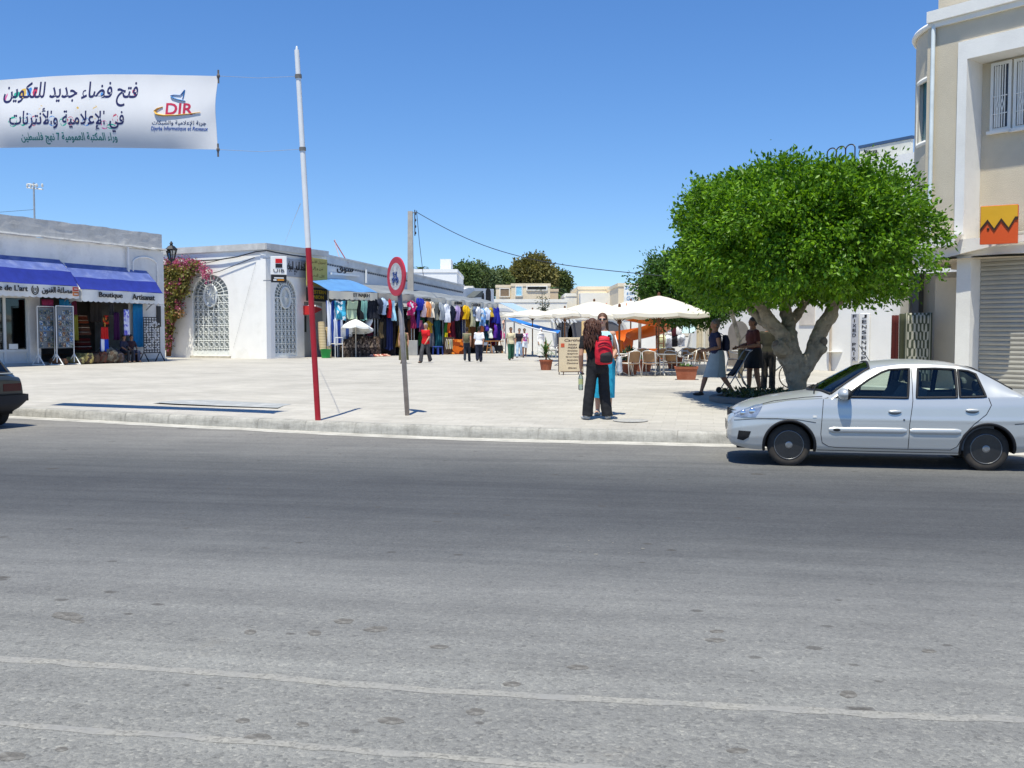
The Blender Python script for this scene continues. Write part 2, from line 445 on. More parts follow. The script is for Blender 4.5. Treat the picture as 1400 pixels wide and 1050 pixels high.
# the road runs along this line on the ground
ra, rb = G(0, 900, 0), G(1400, 985, 0)
RD = Vector((rb.x-ra.x, rb.y-ra.y, 0)).normalized(); RA = math.atan2(RD.y, RD.x)
def asphalt():
    m, N, L, b = node_mat('worn_asphalt'); g = NG(m)
    pos = g.n('NewGeometry').outputs['Position']
    q = g.mapping(pos, rot=-RA)             # x along the road, y across
    sp = g.n('SeparateXYZ'); L.new(q, sp.inputs[0]); y = sp.outputs[1]
    wob = g.noise(g.mapping(q, scale=(.25, .9, 1)), 1.0, 4, .6)
    yy = g.math('ADD', y, g.math('MULTIPLY', g.math('SUBTRACT', wob, .5), 1.3))
    band = g.ramp(g.mr(yy, 2, 18), [(0,(.222,.220,.210)), (.10,(.22,.218,.208)), (.19,(.202,.201,.194)), (.27,(.172,.172,.170)), (.345,(.122,.124,.127)), (.43,(.076,.079,.085)), (.55,(.068,.071,.077)), (.63,(.094,.096,.098)), (.73,(.152,.150,.145)), (.9,(.21,.20,.185))])
    streak = g.noise(g.mapping(q, scale=(.12, 2.2, 1)), 1.5, 6, .7)
    c = g.mix(1, band, g.ramp(streak, [(.25,(.78,.78,.79)), (.75,(1.2,1.2,1.19))]), 'MULTIPLY')
    blot = g.noise(q, .55, 6, .75)
    c = g.mix(1, c, g.ramp(blot, [(.3,(.86,.86,.87)), (.7,(1.12,1.12,1.11))]), 'MULTIPLY')
    coarse = g.mr(y, 6.5, 3.0)              # the near lane shows its stones
    st = g.voro(pos, 62, out='Color'); sep = g.n('SeparateColor'); L.new(st, sep.inputs[0])
    stones = g.ramp(sep.outputs[0], [(0,(.52,.52,.53)), (.12,(.80,.80,.80)), (.5,(1,1,1)), (.86,(1.12,1.11,1.08)), (1,(1.5,1.47,1.4))])
    c = g.mix(g.mr(coarse, 0, 1, .45, .72), c, stones, 'MULTIPLY')
    st2 = g.voro(pos, 24, out='Color'); sep2 = g.n('SeparateColor'); L.new(st2, sep2.inputs[0])
    c = g.mix(g.mr(coarse, 0, 1, .25, .55), c, g.ramp(sep2.outputs[1], [(0,(.6,.6,.6)), (.08,(.95,.95,.95)), (.93,(1,1,1)), (1,(1.35,1.33,1.28))]), 'MULTIPLY')
    fine = g.noise(pos, 170, 2, .5)
    c = g.mix(.6, c, g.ramp(fine, [(.3,(.7,.7,.7)), (.7,(1.3,1.3,1.3))]), 'MULTIPLY')
    # small dark oil drops and pits
    dq = g.mapping(q, scale=(.8, 1.1, 1))
    dist = g.voro(dq, 1.15); szv = g.voro(dq, 1.15, out='Color'); s3 = g.n('SeparateColor'); L.new(szv, s3.inputs[0])
    rad = g.mr(s3.outputs[0], .35, 1, 0, .12)
    ed = g.math('ADD', dist, g.math('MULTIPLY', g.math('SUBTRACT', g.noise(pos, 14, 3, .6), .5), .11))
    spot = g.mr(g.math('SUBTRACT', rad, ed), -.004, .03)
    c = g.mix(g.math('MULTIPLY', spot, .72), c, (.06, .054, .048))
    dist = g.voro(dq, 4.3); szv = g.voro(dq, 4.3, out='Color'); s4 = g.n('SeparateColor'); L.new(szv, s4.inputs[0])
    spot2 = g.mr(g.math('SUBTRACT', g.mr(s4.outputs[1], .45, 1, 0, .19), g.math('ADD', dist, g.math('MULTIPLY', g.math('SUBTRACT', g.noise(pos, 25, 3, .6), .5), .15))), 0, .05)
    c = g.mix(g.math('MULTIPLY', spot2, .62), c, (.06, .055, .05))
    # rusty, dusty patches
    du = g.mr(g.noise(q, 1.7, 5, .7), .62, .78, 0, .45)
    c = g.mix(g.math('MULTIPLY', du, coarse), c, (.27, .235, .185))
    L.new(c, b.inputs['Base Color']); b.inputs['Roughness'].default_value = .88; b.inputs['Specular IOR Level'].default_value = .25
    bp = g.n('Bump'); bp.inputs['Distance'].default_value = .012; g.set(bp.inputs['Strength'], g.mr(coarse, 0, 1, .2, .5))
    hgt = g.math('ADD', g.math('MULTIPLY', g.voro(pos, 62), -1.1), g.math('MULTIPLY', fine, .6))
    L.new(hgt, bp.inputs['Height']); L.new(bp.outputs[0], b.inputs['Normal'])
    return m
ASPH = asphalt()
def seam_mat():
    m, N, L, b = node_mat('pale_road_seam'); g = NG(m)
    pos = g.n('NewGeometry').outputs['Position']
    st = g.voro(pos, 70, out='Color'); sep = g.n('SeparateColor'); L.new(st, sep.inputs[0])
    c = g.ramp(sep.outputs[0], [(0,(.15,.144,.13)), (.3,(.245,.235,.212)), (1,(.32,.308,.275))])
    c = g.mix(g.mr(g.noise(pos, 3, 5, .7), .4, .65), c, (.25,.245,.235))
    L.new(c, b.inputs['Base Color']); b.inputs['Roughness'].default_value = .9
    return m
def paving():
    m, N, L, b = node_mat('pale_plaza_paving'); g = NG(m)
    pos = g.n('NewGeometry').outputs['Position']
    q = g.mapping(pos, rot=-RA+.02)
    br = g.n('TexBrick'); L.new(q, br.inputs['Vector']); br.offset = .5
    br.inputs['Color1'].default_value = (.49,.46,.41,1); br.inputs['Color2'].default_value = (.44,.412,.365,1); br.inputs['Mortar'].default_value = (.405,.38,.335,1)
    br.inputs['Scale'].default_value = 1; br.inputs['Mortar Size'].default_value = .008; br.inputs['Brick Width'].default_value = .42; br.inputs['Row Height'].default_value = .28
    br.inputs['Mortar Smooth'].default_value = .6; br.inputs['Bias'].default_value = -.1
    c = g.mix(1, br.outputs[0], g.ramp(g.noise(q, .35, 7, .72), [(.3,(.80,.80,.80)), (.55,(1,1,1)), (.75,(1.08,1.08,1.07))]), 'MULTIPLY')
    c = g.mix(.8, c, g.ramp(g.noise(g.mapping(q, scale=(.5, 1.6, 1)), 2.6, 6, .75), [(.3,(.84,.84,.83)), (.6,(1.04,1.04,1.04))]), 'MULTIPLY')
    c = g.mix(.5, c, g.ramp(g.noise(pos, 40, 3, .6), [(.25,(.8,.8,.8)), (.75,(1.12,1.12,1.12))]), 'MULTIPLY')
    sp = g.mr(g.math('SUBTRACT', .045, g.math('ADD', g.voro(q, 1.4), g.math('MULTIPLY', g.math('SUBTRACT', g.noise(pos, 12), .5), .08))), 0, .02)
    c = g.mix(g.math('MULTIPLY', sp, .35), c, (.2,.19,.17))
    L.new(c, b.inputs['Base Color']); b.inputs['Roughness'].default_value = .85; b.inputs['Specular IOR Level'].default_value = .2
    bp = g.n('Bump'); bp.inputs['Distance'].default_value = .008; bp.inputs['Strength'].default_value = .4
    L.new(g.math('ADD', br.outputs[1], g.math('MULTIPLY', g.noise(pos, 30), -.6)), bp.inputs['Height']); bp.invert = True; L.new(bp.outputs[0], b.inputs['Normal'])
    return m
def kerb_mat():
    m, N, L, b = node_mat('worn_concrete_kerb'); g = NG(m)
    pos = g.n('NewGeometry').outputs['Position']
    c = g.ramp(g.noise(g.mapping(pos, scale=(1,1,3)), 2.2, 7, .75), [(.28,(.22,.21,.185)), (.45,(.34,.325,.29)), (.6,(.43,.41,.365)), (.75,(.52,.50,.45))])
    c = g.mix(.7, c, g.ramp(g.noise(g.mapping(pos, rot=.6, scale=(9,1.5,2)), 1.6, 5, .7), [(.32,(.72,.72,.71)), (.55,(1.02,1.02,1.02))]), 'MULTIPLY')
    c = g.mix(.5, c, g.ramp(g.noise(pos, 35, 3, .6), [(.25,(.75,.75,.75)), (.75,(1.12,1.12,1.12))]), 'MULTIPLY')
    L.new(c, b.inputs['Base Color']); b.inputs['Roughness'].default_value = .9
    bp = g.n('Bump'); bp.inputs['Distance'].default_value = .02; bp.inputs['Strength'].default_value = .5; L.new(g.noise(pos, 9, 6, .7), bp.inputs['Height']); L.new(bp.outputs[0], b.inputs['Normal'])
    return m
def gutter_mat():
    m, N, L, b = node_mat('pale_gutter'); g = NG(m)
    pos = g.n('NewGeometry').outputs['Position']
    c = g.ramp(g.noise(pos, 1.8, 7, .75), [(.3,(.27,.255,.22)), (.45,(.42,.40,.355)), (.7,(.60,.575,.52))])
    c = g.mix(.5, c, g.ramp(g.noise(pos, 30, 3, .6), [(.3,(.75,.75,.75)), (.7,(1.1,1.1,1.1))]), 'MULTIPLY')
    L.new(c, b.inputs['Base Color']); b.inputs['Roughness'].default_value = .9
    return m
mb = MB(); mb.add([(-2500,-300,-.06),(2500,-300,-.06),(2500,4200,-.06),(-2500,4200,-.06)], [(0,1,2,3)])
struct(mb.build('ground', mat('dry_earth', (.36,.31,.24), .95, .2, .05)))
mb = MB(); n = len(KL)
near = [Vector((p.x + 0, -60, 0)) for p in KL]
strip([near, up(off(-.0), 0)], mb); struct(mb.build('road', ASPH))
rng = random.Random(4)
def wob(line, amp, seed):
    return [p + Vector((0, amp*(mnoise.noise(Vector((p.x*2.1, p.y*2.1, seed)))+.5*mnoise.noise(Vector((p.x*7, p.y*7, seed)))), 0)) for p in line]
# gutter: a pale strip of cement along the kerb foot, its outer edge ragged
g0 = off(.0); g1 = wob(off(-.36), .07, 3)
mb = MB(); strip([up(g1, .004), up(g0, .012)], mb); struct(mb.build('gutter', gutter_mat()))
# kerb of worn concrete blocks, with a step up to the plaza
prof = [(.0, 0.), (.012, .10), (.03, .155), (.055, .176), (.09, KT), (.26, KT)]
mb = MB()
rows = []
for k, (dd, z) in enumerate(prof):
    ln = off(dd)
    rows.append([Vector((p.x, p.y, max(0, z + (0 if k in (0, 5) else .010*mnoise.noise(Vector((p.x*1.3, p.y*1.3, k*.4)))))) ) + Vector((0, .012*mnoise.noise(Vector((p.x*3, p.y*3, 5+k*.3))), 0)) for p in ln])
strip(rows, mb); kb = mb.build('kerb', kerb_mat(), smooth=True); struct(kb)
mb = MB(); acc = 0
kk = off(-.006); kt = off(.3)
for i in range(5, len(KL)-5):
    acc += (KL[i+1]-KL[i]).length
    if acc > .98:
        acc = 0; t = (KL[i+1]-KL[i-1]).normalized()*.006
        pr = [off_p for off_p in [(-.003,.0),(.006,.10),(.024,.158),(.05,.181),(.09,KT+.004),(.26,KT+.004)]]
        nrm = Vector((-t.y, t.x, 0)).normalized()
        vs = []
        for dd, z in pr:
            p = KL[i] + nrm*dd; vs += [Vector((p.x, p.y, z))-t, Vector((p.x, p.y, z))+t]
        mb.add(vs, [(2*j, 2*j+1, 2*j+3, 2*j+2) for j in range(5)])
struct(mb.build('kerb_joints', mat('dark_joint', (.30,.285,.255), .95, .2, 9)))
# plaza
mb = MB(); rows = []
for dd in (.255, .6, 1.2, 2, 3, 4, 5, 6, 8, 12, 20, 40, 80, 160, 320):
    ln_ = off(dd) if dd <= 3 else [p + Vector((.16,.987,0))*(dd-3) for p in off(3)]
    rows.append(up(ln_, lambda p, dd=dd: gz(p.x, p.y) if dd > 2 else KT + (gz(p.x, p.y)-KT)*(dd-.255)/1.75))
strip(rows, mb); pav = mb.build('plaza_pavement', paving(), smooth=True); struct(pav)
# repaired slab and a round cover in the paving
q = [S(u+1.2*math.sin(k*2.3), v+.35*math.sin(k*1.7)) for k, (u, v) in enumerate([(208,550.2),(228,548.4),(250,547.3),(290,547.5),(330,549.3),(370,551),(398,552.8),(389,555),(380,557.6),(350,556.6),(310,555.6),(270,553.6),(235,551.6)])]
mb = MB(); mb.add([p + Vector((0,0,.004)) for p in q], [tuple(range(len(q)))]); struct(mb.build('pavement_patch', mat('grey_cement_patch', (.33,.34,.34), .9, .15, 3, c2=(.46,.455,.44), amt=.8, sscale=1.5)))
c = S(862, 575)
mb = MB(); mb.lathe([(.30,0),(.30,.006),(.27,.007),(.27,.004),(.0,.005)], 32, c); struct(mb.build('manhole_cover', mat('cast_iron_pale', (.38,.37,.35), .8, .2, 12)))
# the ragged pale seams across the near lane, each a low lip
def seam(name, pts, wd, seed):
    ln = resample([G(u, v, 0) for u, v in pts], .05)
    a = [p + Vector((0, .018*mnoise.noise(p*4+Vector((seed,0,0))) , 0)) for p in ln]
    rr = []
    for k, (f, z) in enumerate([(-.5, .0012), (-.2, .0022), (.2, .0022), (.5, .0012)]):
        rr.append([p + Vector((0, f*wd*(1+.6*mnoise.noise(p*9+Vector((k, seed, 0)))), z)) for p in a])
    mb = MB(); strip(rr, mb); return struct(mb.build(name, seam_mat_, smooth=True))
seam_mat_ = seam_mat()
seam('road_seam', [(-1800,800),(-500,869),(0,900),(280,919),(560,942),(900,960),(1150,975),(1400,985),(1900,1004),(2900,1030)], .075, 1)
seam('road_seam', [(-1800,870),(-500,953),(0,989),(250,1007),(480,1025),(720,1044),(1100,1072),(2000,1120)], .055, 7)

# old oil stains and worn pits in the near lane
rs2 = random.Random(77)
STN = [(92,842,21,5.5),(106,849,9,3),(470,849,12,4),(514,860,16,4),(342,864,9,3),(430,865,10,3.4),(1160,949,12,5),(978,875,13,3),(980,863,9,2.4),(14,1034,20,6),(352,1008,20,5),(650,973,14,4.5),(414,990,9,3),(534,985,17,5),(1008,1026,14,4),(332,985,9,3.4),(84,1024,9,3),(700,935,14,3),(790,912,16,3),(1270,890,10,2.4),(600,884,12,3),(128,997,9,3)]
for i, (u, v, ru, rv) in enumerate(STN):
    n_ = 26; pts = []
    for k in range(n_):
        a = k/n_*2*math.pi; f = 1+.10*math.sin(a*2+i)+.05*math.sin(a*5+i*2)+.05*rs2.uniform(-1, 1); pts.append(G(u+ru*f*math.cos(a), v+rv*f*math.sin(a), .0014))
    mb = MB(); mb.add(pts, [tuple(range(n_-1, -1, -1))]); struct(mb.build('road_stain', mat('oil_stain', (.135,.127,.115), .8, .35, 22, .5, 60, c2=(.23,.222,.205), amt=.8, sscale=16), None))
mb = MB()
for u, v, ru, rv in ((879,750,6,1.6),(776,748,3,.8),(793,755,4,.8),(815,758,7,.9),(838,742,3,.6),(805,739,4,.5),(860,756,3,.7)):
    c = G(u, v, .0014); r_ = .6*ru*c.y/FPX; mb.add([c+Vector((r_*math.cos(k*.9)*rs2.uniform(.6,1), r_*.7*math.sin(k*.9)*rs2.uniform(.6,1), .002)) for k in range(7)], [tuple(range(7))])
struct(mb.build('road_chips', mat('pale_chip', (.3,.285,.25), .9)))
# ------------------------------------------------------------------ left souvenir shop
rng = random.Random(11)
F1 = FR(0, 42.3, 222, 51.2)
def at(F, u, v, out=0):
    a, z = F.hit(u, v, out); return Vector((a, -out, z))
zt1 = F1.hit(222, 321)[1]; zl1 = F1.hit(222, 343)[1]; L1 = F1.L
A1 = lambda u, out=0: F1.hit(u, 470, out)[0]
shop = thing('shop_building', 'low weathered white shop building with the blue awnings', 'building', F1.p(L1/2, 0, PL), F1.rz())
m = MB(F1.M)
xl = -14
m.box(xl, A1(-60), 0, .35, PL-.1, zl1); m.box(A1(41), A1(56), 0, .35, PL-.1, 3.35)
m.box(A1(184), L1, 0, .35, PL-.1, 3.35); m.box(A1(-60), L1, 0, .35, 3.35, zl1)
m.box(L1-.35, L1, .352, 9, PL-.1, zl1); m.box(xl, xl+.35, .352, 9, PL-.1, zl1); m.box(xl, L1, 9.002, 9.3, PL-.1, zl1)
m.box(xl+.36, L1-.36, .36, 8.99, zl1-.5, zl1-.3)
m.build('wall', GREYW, shop, W=True)
m = MB(F1.M); m.box(A1(50), A1(50)+.2, .352, 4.2, PL-.1, 3.5); m.box(A1(-60), L1-.36, 4.2, 4.4, PL-.1, 3.5); m.box(A1(-60), L1-.36, .352, 4.19, 3.5, 3.6); m.build('shop_inside', mat('shade_toned_plaster', (.16,.14,.125), .95, .15, 2), shop, W=True)  # inner walls coloured darker, the shade of the opening put into the plaster
m = MB(F1.M)
nseg = 40
def rag(a, k): return .04*mnoise.noise(Vector((a*.9, k, 0))) + .02*mnoise.noise(Vector((a*4, k, 0)))
m.grid(lambda s, t: Vector((xl+(L1+.05-xl)*s, -.03+.02*mnoise.noise(Vector((s*40, t*3, 1))), zl1+.10+(zt1-zl1-.10)*t + (rag(s*30, 2) if t == 1 else 0))), 90, 4)
m.box(xl, L1+.05, .0, .3, zl1+.1, zt1-.06)
m.box(L1-.25, L1+.04, .302, 9.2, zl1+.1, zt1-.06)
m.build('parapet', mat('grey_render', (.56,.54,.51), .95, .12, 1.1, .4, 14, c2=(.27,.26,.25), amt=.5, sscale=1.6), shop, W=True)
m = MB(F1.M)
m.grid(lambda s, t: Vector((xl+(L1+.16-xl)*s, -(.02, .24, .26, .03)[min(3, round(t*3))] + .03*rag(s*60, t), zl1 + (.10, .09, .02, .0)[min(3, round(t*3))] + rag(s*45, 5)*1.0)), 120, 3)
m.build('ledge', mat('crumbling_ledge', (.62,.61,.58), .95, .15, 2, .5, 12, c2=(.2,.19,.18), amt=.6, sscale=2.2), shop, W=True)
# pier with a shallow arched niche at the right-hand end
m = MB(F1.M); pa = A1(176)
m.box(pa, L1+.06, -.10, -.002, PL-.1, F1.hit(200, 341)[1]-.05)
m.build('pier', mat('pier_plaster', (.68,.67,.65), .9, .06, 1.2, .3, 20, c2=(.45,.44,.42), amt=.5, sscale=.8), shop, W=True)
m = MB(F1.M); na, nb_ = A1(181), A1(214); nz = F1.hit(200, 352)[1]
arc = [(na, 4.35), (nb_, 4.35)] + [(na+(nb_-na)*(.5+.5*math.cos(t)), nz-.35+.35*math.sin(t)) for t in np.linspace(0, math.pi, 13)]
pts = [Vector((a, -.125, z)) for a, z in arc[2:]] ; m.tube([(nb_, -.12, 3.0)] + pts + [(na, -.12, 3.0)], .045, 6)
m.build('niche_moulding', GREYW, shop, W=True, smooth=True)
m = MB(F1.M); m.bar((pa-.1, -.16, 3.3), (pa-.1, -.16, F1.hit(172, 338)[1]), .09, .09); m.build('drain_pipe', GREYW, shop, W=True)
# glazed shop front and door at the left
m = MB(F1.M); x0, x1 = A1(-60), A1(41)
xs = [x0, A1(-28), A1(9), A1(40.2)]
for x in xs: m.box(x-.05 if x != xs[0] else x, x+.07 if x != xs[-1] else x+.02, .08, .2, PL, 3.33)
m.box(x0+.08, x1-.05, .085, .195, 3.2, 3.33); m.box(x0+.08, x1-.05, .085, .195, .86, .98); m.box(x0+.08, x1-.05, .085, .195, PL, .42)
dr = m.build('shop_front', mat('white_frame', (.62,.63,.62), .6, .06, 3), shop, W=True)
m = MB(F1.M)
for a, b in zip(xs, xs[1:]): m.box(a+.075, b-.055, .13, .15, .42, .86)
m.build('kick_panel', mat('white_panel', (.58,.59,.58), .7, .06, 3), dr, W=True)
m = MB(F1.M)
for a, b in zip(xs, xs[1:]): m.box(a+.075, b-.055, .135, .145, .98, 3.2)
m.build('pane', glass('dark_shop_glass', (.5,.55,.55), .03, .55), dr, W=True)
m = MB(F1.M); m.box(A1(15), A1(27), .11, .132, 1.0, 1.22); m.build('paper_notice', mat('paper', (.75,.75,.72)), dr, W=True)
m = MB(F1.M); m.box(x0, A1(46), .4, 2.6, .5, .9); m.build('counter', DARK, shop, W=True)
m = MB(F1.M)
for k in range(26):
    a = x0 + (x1-x0)*rng.random(); z = rng.choice((.9, 1.5, 2.1, 2.7)); m.box(a, a+.2, 2.0, 2.3, z, z+.2+.3*rng.random())
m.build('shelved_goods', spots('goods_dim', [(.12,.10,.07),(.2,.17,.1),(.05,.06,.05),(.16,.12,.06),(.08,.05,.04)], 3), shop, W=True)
m = MB(F1.M); m.box(xl, L1+.02, -.28, -.104, PL-.05, PL+.12); m.build('step', mat('step_grey', (.4,.39,.37), .9, .12, 2), shop, W=True)
m = MB(F1.M)
for k in range(9):
    z = .6 + .42*(k % 6); a = A1(118) + (k//6)*1.3; m.box(a, a+1.2, 3.75, 4.19, z, z+.04)
m.build('shelf', mat('shelf_wood', (.2,.12,.07), .7, .2, 4), shop, W=True)
# roof mast of the building
p = P(30, 292, 46); ant = thing('roof_mast', 'thin metal mast with insulators on the left shop roof', 'mast', (p.x, p.y+1.2, zl1-.3))
h = P(30, 250, 47.2).z; m = MB(); z0 = zl1 - .3
m.tube([(0,0,0), (0,0,h-z0)], .045, 6); m.build('pole', GREYM, ant)
m = MB(); m.tube([(-.34,0,h-z0-.22), (.42,.05,h-z0-.30)], .03, 5); m.tube([(-.25,0,h-z0-.05), (.2,.0,h-z0-.12)], .03, 5)
for dx in (-.3, -.14, 0, .14, .4): m.ell((dx, 0, h-z0-.12), (.055,.055,.10), 8, 6)
m.build('insulator', mat('pale_ceramic', (.5,.5,.48), .4, .1, 5), ant)
m = MB(); m.tube([(0,0,1.4), (.9,.2,.0)], .008, 4); m.tube([(0,0,1.9), (-2.6,.3,1.75), (-9,.5,2.4)], .008, 4); m.build('stay_wire', BLACKM, ant)

def awning(name, label, ua0, ua1, rows, out, texts, end_l=None):
    """rows: picture heights at the two ends of wall edge, fold, front edge and valance hem"""
    x0 = F1.hit(ua0, 400, out)[0]; x1 = F1.hit(ua1, 400, out)[0]
    um = (ua0+ua1)/2
    z_at = F1.hit(rows[0][0], rows[0][1], 0)[1]; z_fd = F1.hit(um, rows[1], out*.62)[1]; z_fr = F1.hit(um, rows[2], out)[1]; z_hm = F1.hit(um, rows[3], out+.02)[1]
    t = thing(name, label, 'awning', F1.p((x0+x1)/2, 0, z_at), F1.rz(), 'blue awnings over the souvenir shop')
    n = 18
    m = MB(F1.M)
    def sag(s, k): return .025*math.sin(s*math.pi*5)*k
    m.grid(lambda s, q: Vector((x0+(x1-x0)*s, -.02-out*.62*q, z_at+(z_fd-z_at)*q - .04*math.sin(q*math.pi) + sag(s, q*.5))), n, 5, thick=.012)
    m.build('faded_top', BLUE_FADED, t, W=True, smooth=True, ang=40)
    m = MB(F1.M)
    m.grid(lambda s, q: Vector((x0+(x1-x0)*s, -.02-out*(.62+.38*q), z_fd+(z_fr-z_fd)*q - .03*math.sin(q*math.pi) + sag(s, .5+.5*q))), n, 5, thick=.012)
    for xe in (x0, x1):
        m.add([(xe,-.02,z_at),(xe,-.02-out*.62,z_fd),(xe,-.02-out,z_fr),(xe,-.02,z_fr)], [(0,1,2,3)])
    m.build('canopy', BLUE_CLOTH, t, W=True, smooth=True, ang=40)
    m = MB(F1.M)
    ns = int((x1-x0)/.32)
    def hem(s): return .05*abs(math.sin(s*math.pi*ns))
    m.grid(lambda s, q: Vector((x0+(x1-x0)*s, -.04-out-.03*math.sin(s*20)*q, z_fr+(z_hm-hem(s)-z_fr)*q)), ns*4, 3, thick=.008)
    for xe in (x0, x1):
        m.grid(lambda s, q: Vector((xe, -.03-out*s, z_fr+.0+(z_hm-hem(s*.4)-z_fr)*q)), 8, 2, thick=.006)
    va = m.build('valance', CLOTHW, t, W=True)
    for (body, u0, u1, v0, v1, sh) in texts:
        m = MB(F1.M); a0, za = F1.hit(u0, v0, out+.06); a1, zb = F1.hit(u1, v1, out+.06)
        m.text(body, (a0+a1)/2, (z_fr+z_hm)/2+.02, 1, y=-out-.105, width=a1-a0, maxh=sh*(z_fr-z_hm), bold=.012, depth=.03)
        m.build('lettering', INK, va, W=True)
    m = MB(F1.M)
    for xe in (x0+.05, x1-.05): m = MB(F1.M); m.tube([(xe, -.05, z_hm-.35), (xe, -out, z_fr-.05)], .025, 6); m.build('arm', GREYM, t, W=True)
    return t, va, x0, x1, z_fr, z_hm
BLUE_FADED = mat('faded_blue_cloth', (.095,.135,.36), .85, .2, 2.5, c2=(.24,.27,.40), amt=.7, sscale=1.2)
BLUE_CLOTH = mat('blue_cloth', (.020,.036,.27), .8, .15, 3)
CLOTHW = mat('off_white_cloth', (.66,.67,.67), .85, .05, 3)
INK = mat('dark_ink', (.03,.03,.035), .7, .1, 4)
aw1, va1, ax0, ax1, azf, azh = awning('awning', 'blue awning lettered Bijouterie de L\'art with an emblem', -110, 106.5, [(40,352), 365, 386, 403], 1.1,
   [("Bijouterie de L'art", -40, 37.5, 400, 400, .62), (arabic('مصاغة الفنون'), 57, 98, 402, 402, .68)])
m = MB(F1.M); ea, ez = F1.hit(47.5, 401, 1.16); ez = (azf+azh)/2+.02
m.tube([(ea+.17*math.cos(t), -1.19, ez+.20*math.sin(t)) for t in np.linspace(2.2, 7.2, 16)], .022, 5); m.tube([(ea+.10*math.cos(t), -1.19, ez+.13*math.sin(t)) for t in np.linspace(2.4, 7.0, 12)], .016, 5)
m.ell((ea, -1.19, ez+.02), (.03,.01,.07), 8, 6); m.build('emblem', INK, va1, W=True)
m = MB(F1.M); ea, _ = F1.hit(104, 401, 1.16)
m.box(ea-.19, ea+.12, -1.195, -1.165, ez+.03, ez+.20, 0); m.box(ea-.19, ea+.12, -1.195, -1.165, ez-.19, ez-.0, 1)
m.box(ea-.14, ea+.06, -1.20, -1.196, ez+.10, ez+.13, 2); m.box(ea-.14, ea+.06, -1.20, -1.196, ez-.13, ez-.09, 2)
m.build('card_emblem', [mat('card_red', (.45,.06,.05)), mat('card_orange', (.5,.16,.05)), CLOTHW], va1, W=True)
aw2, va2, bx0, bx1, bzf, bzh = awning('awning', 'blue awning lettered Boutique Artisanat at the end of the wall', 111, 222, [(150,364.5), 383, 398.5, 413], 1.1,
   [('Boutique', 135, 167, 405, 405, .62), ('Artisanat', 180.5, 211, 410, 410, .55)])
m = MB(F1.M)
z_at = F1.hit(150, 364.5)[1]; m.tube([(bx0-.02, -.05, z_at), (bx0-.06, -.68, bzf+.42), (bx0-.08, -1.1, bzf)], .045, 6)
m.build('roped_edge', CLOTHW, aw2, W=True)

# goods under the awnings --------------------------------------------------
def cloth_piece(F, u0, u1, v0, v1, out, mt, name, label, cat='cloth', group=None, folds=2.5, amp=.05, taper=0):
    a0, z1 = F.hit(u0, v0, out); a1, _ = F.hit(u1, v0, out); z0 = F.hit((u0+u1)/2, v1, out)[1]; ca = (a0+a1)/2
    m = MB(F.M); sd = rng.random()*9
    m.grid(lambda s, q: Vector((ca+(a1-a0)*(s-.5)*(1-taper*q), -out - amp*math.sin((s*folds+sd)*2*math.pi)*(.4+.6*q), z1+(z0-z1)*q - .03*abs(math.sin(s*folds*3))*q)), 14, 8, thick=.014)
    o = m.build(name, mt, None, smooth=True)
    return tag(o, label, cat, group)
def cm(h, **k): return mat('cloth_'+h.strip('#'), H(h), .88, .12, 6, **k)
G_SHOP = 'goods shown under the blue awnings'
cloth_piece(F1, 56.5, 73, 409, 455, .55, cm('8e2a4c'), 'hanging_cloth', 'crimson shawl hung at the left of the shop opening', 'shawl', G_SHOP, taper=.25)
cloth_piece(F1, 81, 97, 409, 424, .35, cm('1c6f9c'), 'hanging_cloth', 'teal cloth hung above the postcard rack', 'cloth', G_SHOP)
cloth_piece(F1, 97, 104, 409, 430, .3, cm('5a1a34'), 'hanging_cloth', 'dark wine scarf beside the teal cloth', 'scarf', G_SHOP)
cloth_piece(F1, 99, 106, 430, 465, .15, cm('7f7a2c'), 'hanging_cloth', 'olive yellow cloth hung behind the tall postcard rack', 'cloth', G_SHOP)
cloth_piece(F1, 138.5, 147, 447, 463, .9, cm('c22420'), 'hanging_cloth', 'small bright red cloth hung over the blue and white one', 'cloth', G_SHOP)
cloth_piece(F1, 138, 147.5, 463.5, 480, .9, stripes('blue_white_band', [(H('2446b8'), .7), (H('e8e8f0'), .3)], .3), 'hanging_cloth', 'blue and white striped cloth hung low in the shop opening', 'cloth', G_SHOP)
cloth_piece(F1, 155, 163, 427, 464, .4, cm('43164a'), 'hanging_cloth', 'purple garment hung in the shop opening', 'garment', G_SHOP, taper=-.2)
cloth_piece(F1, 169, 176, 423, 458, .95, spots('blue_print', [H('dcdcf2'), H('5a5acc'), H('e8e8f8'), H('8a84d8'), H('d0d0ee')], 9), 'hanging_cloth', 'white and violet patterned scarf hung above the seated men', 'scarf', G_SHOP)
cloth_piece(F1, 181, 195, 415, 474, .3, cm('1878b4'), 'hanging_cloth', 'bright blue door curtain next to the wire stand', 'curtain', G_SHOP, amp=.02)
cloth_piece(F1, 141, 148, 431, 446, .85, spots('beads', [H('2a2018'), H('c89040'), H('3a2a18'), H('141210'), H('c03020')], 12), 'hanging_cloth', 'dark beaded hanging with gold bits', 'hanging', G_SHOP)
cloth_piece(F1, 123, 138, 412, 440, .3, cm('2a2420'), 'hanging_cloth', 'dark brown cloth hung deep in the shop opening', 'cloth', G_SHOP)
cloth_piece(F1, 149, 156, 414, 430, .3, cm('3c3c44'), 'hanging_cloth', 'charcoal cloth at the top of the shop opening', 'cloth', G_SHOP)
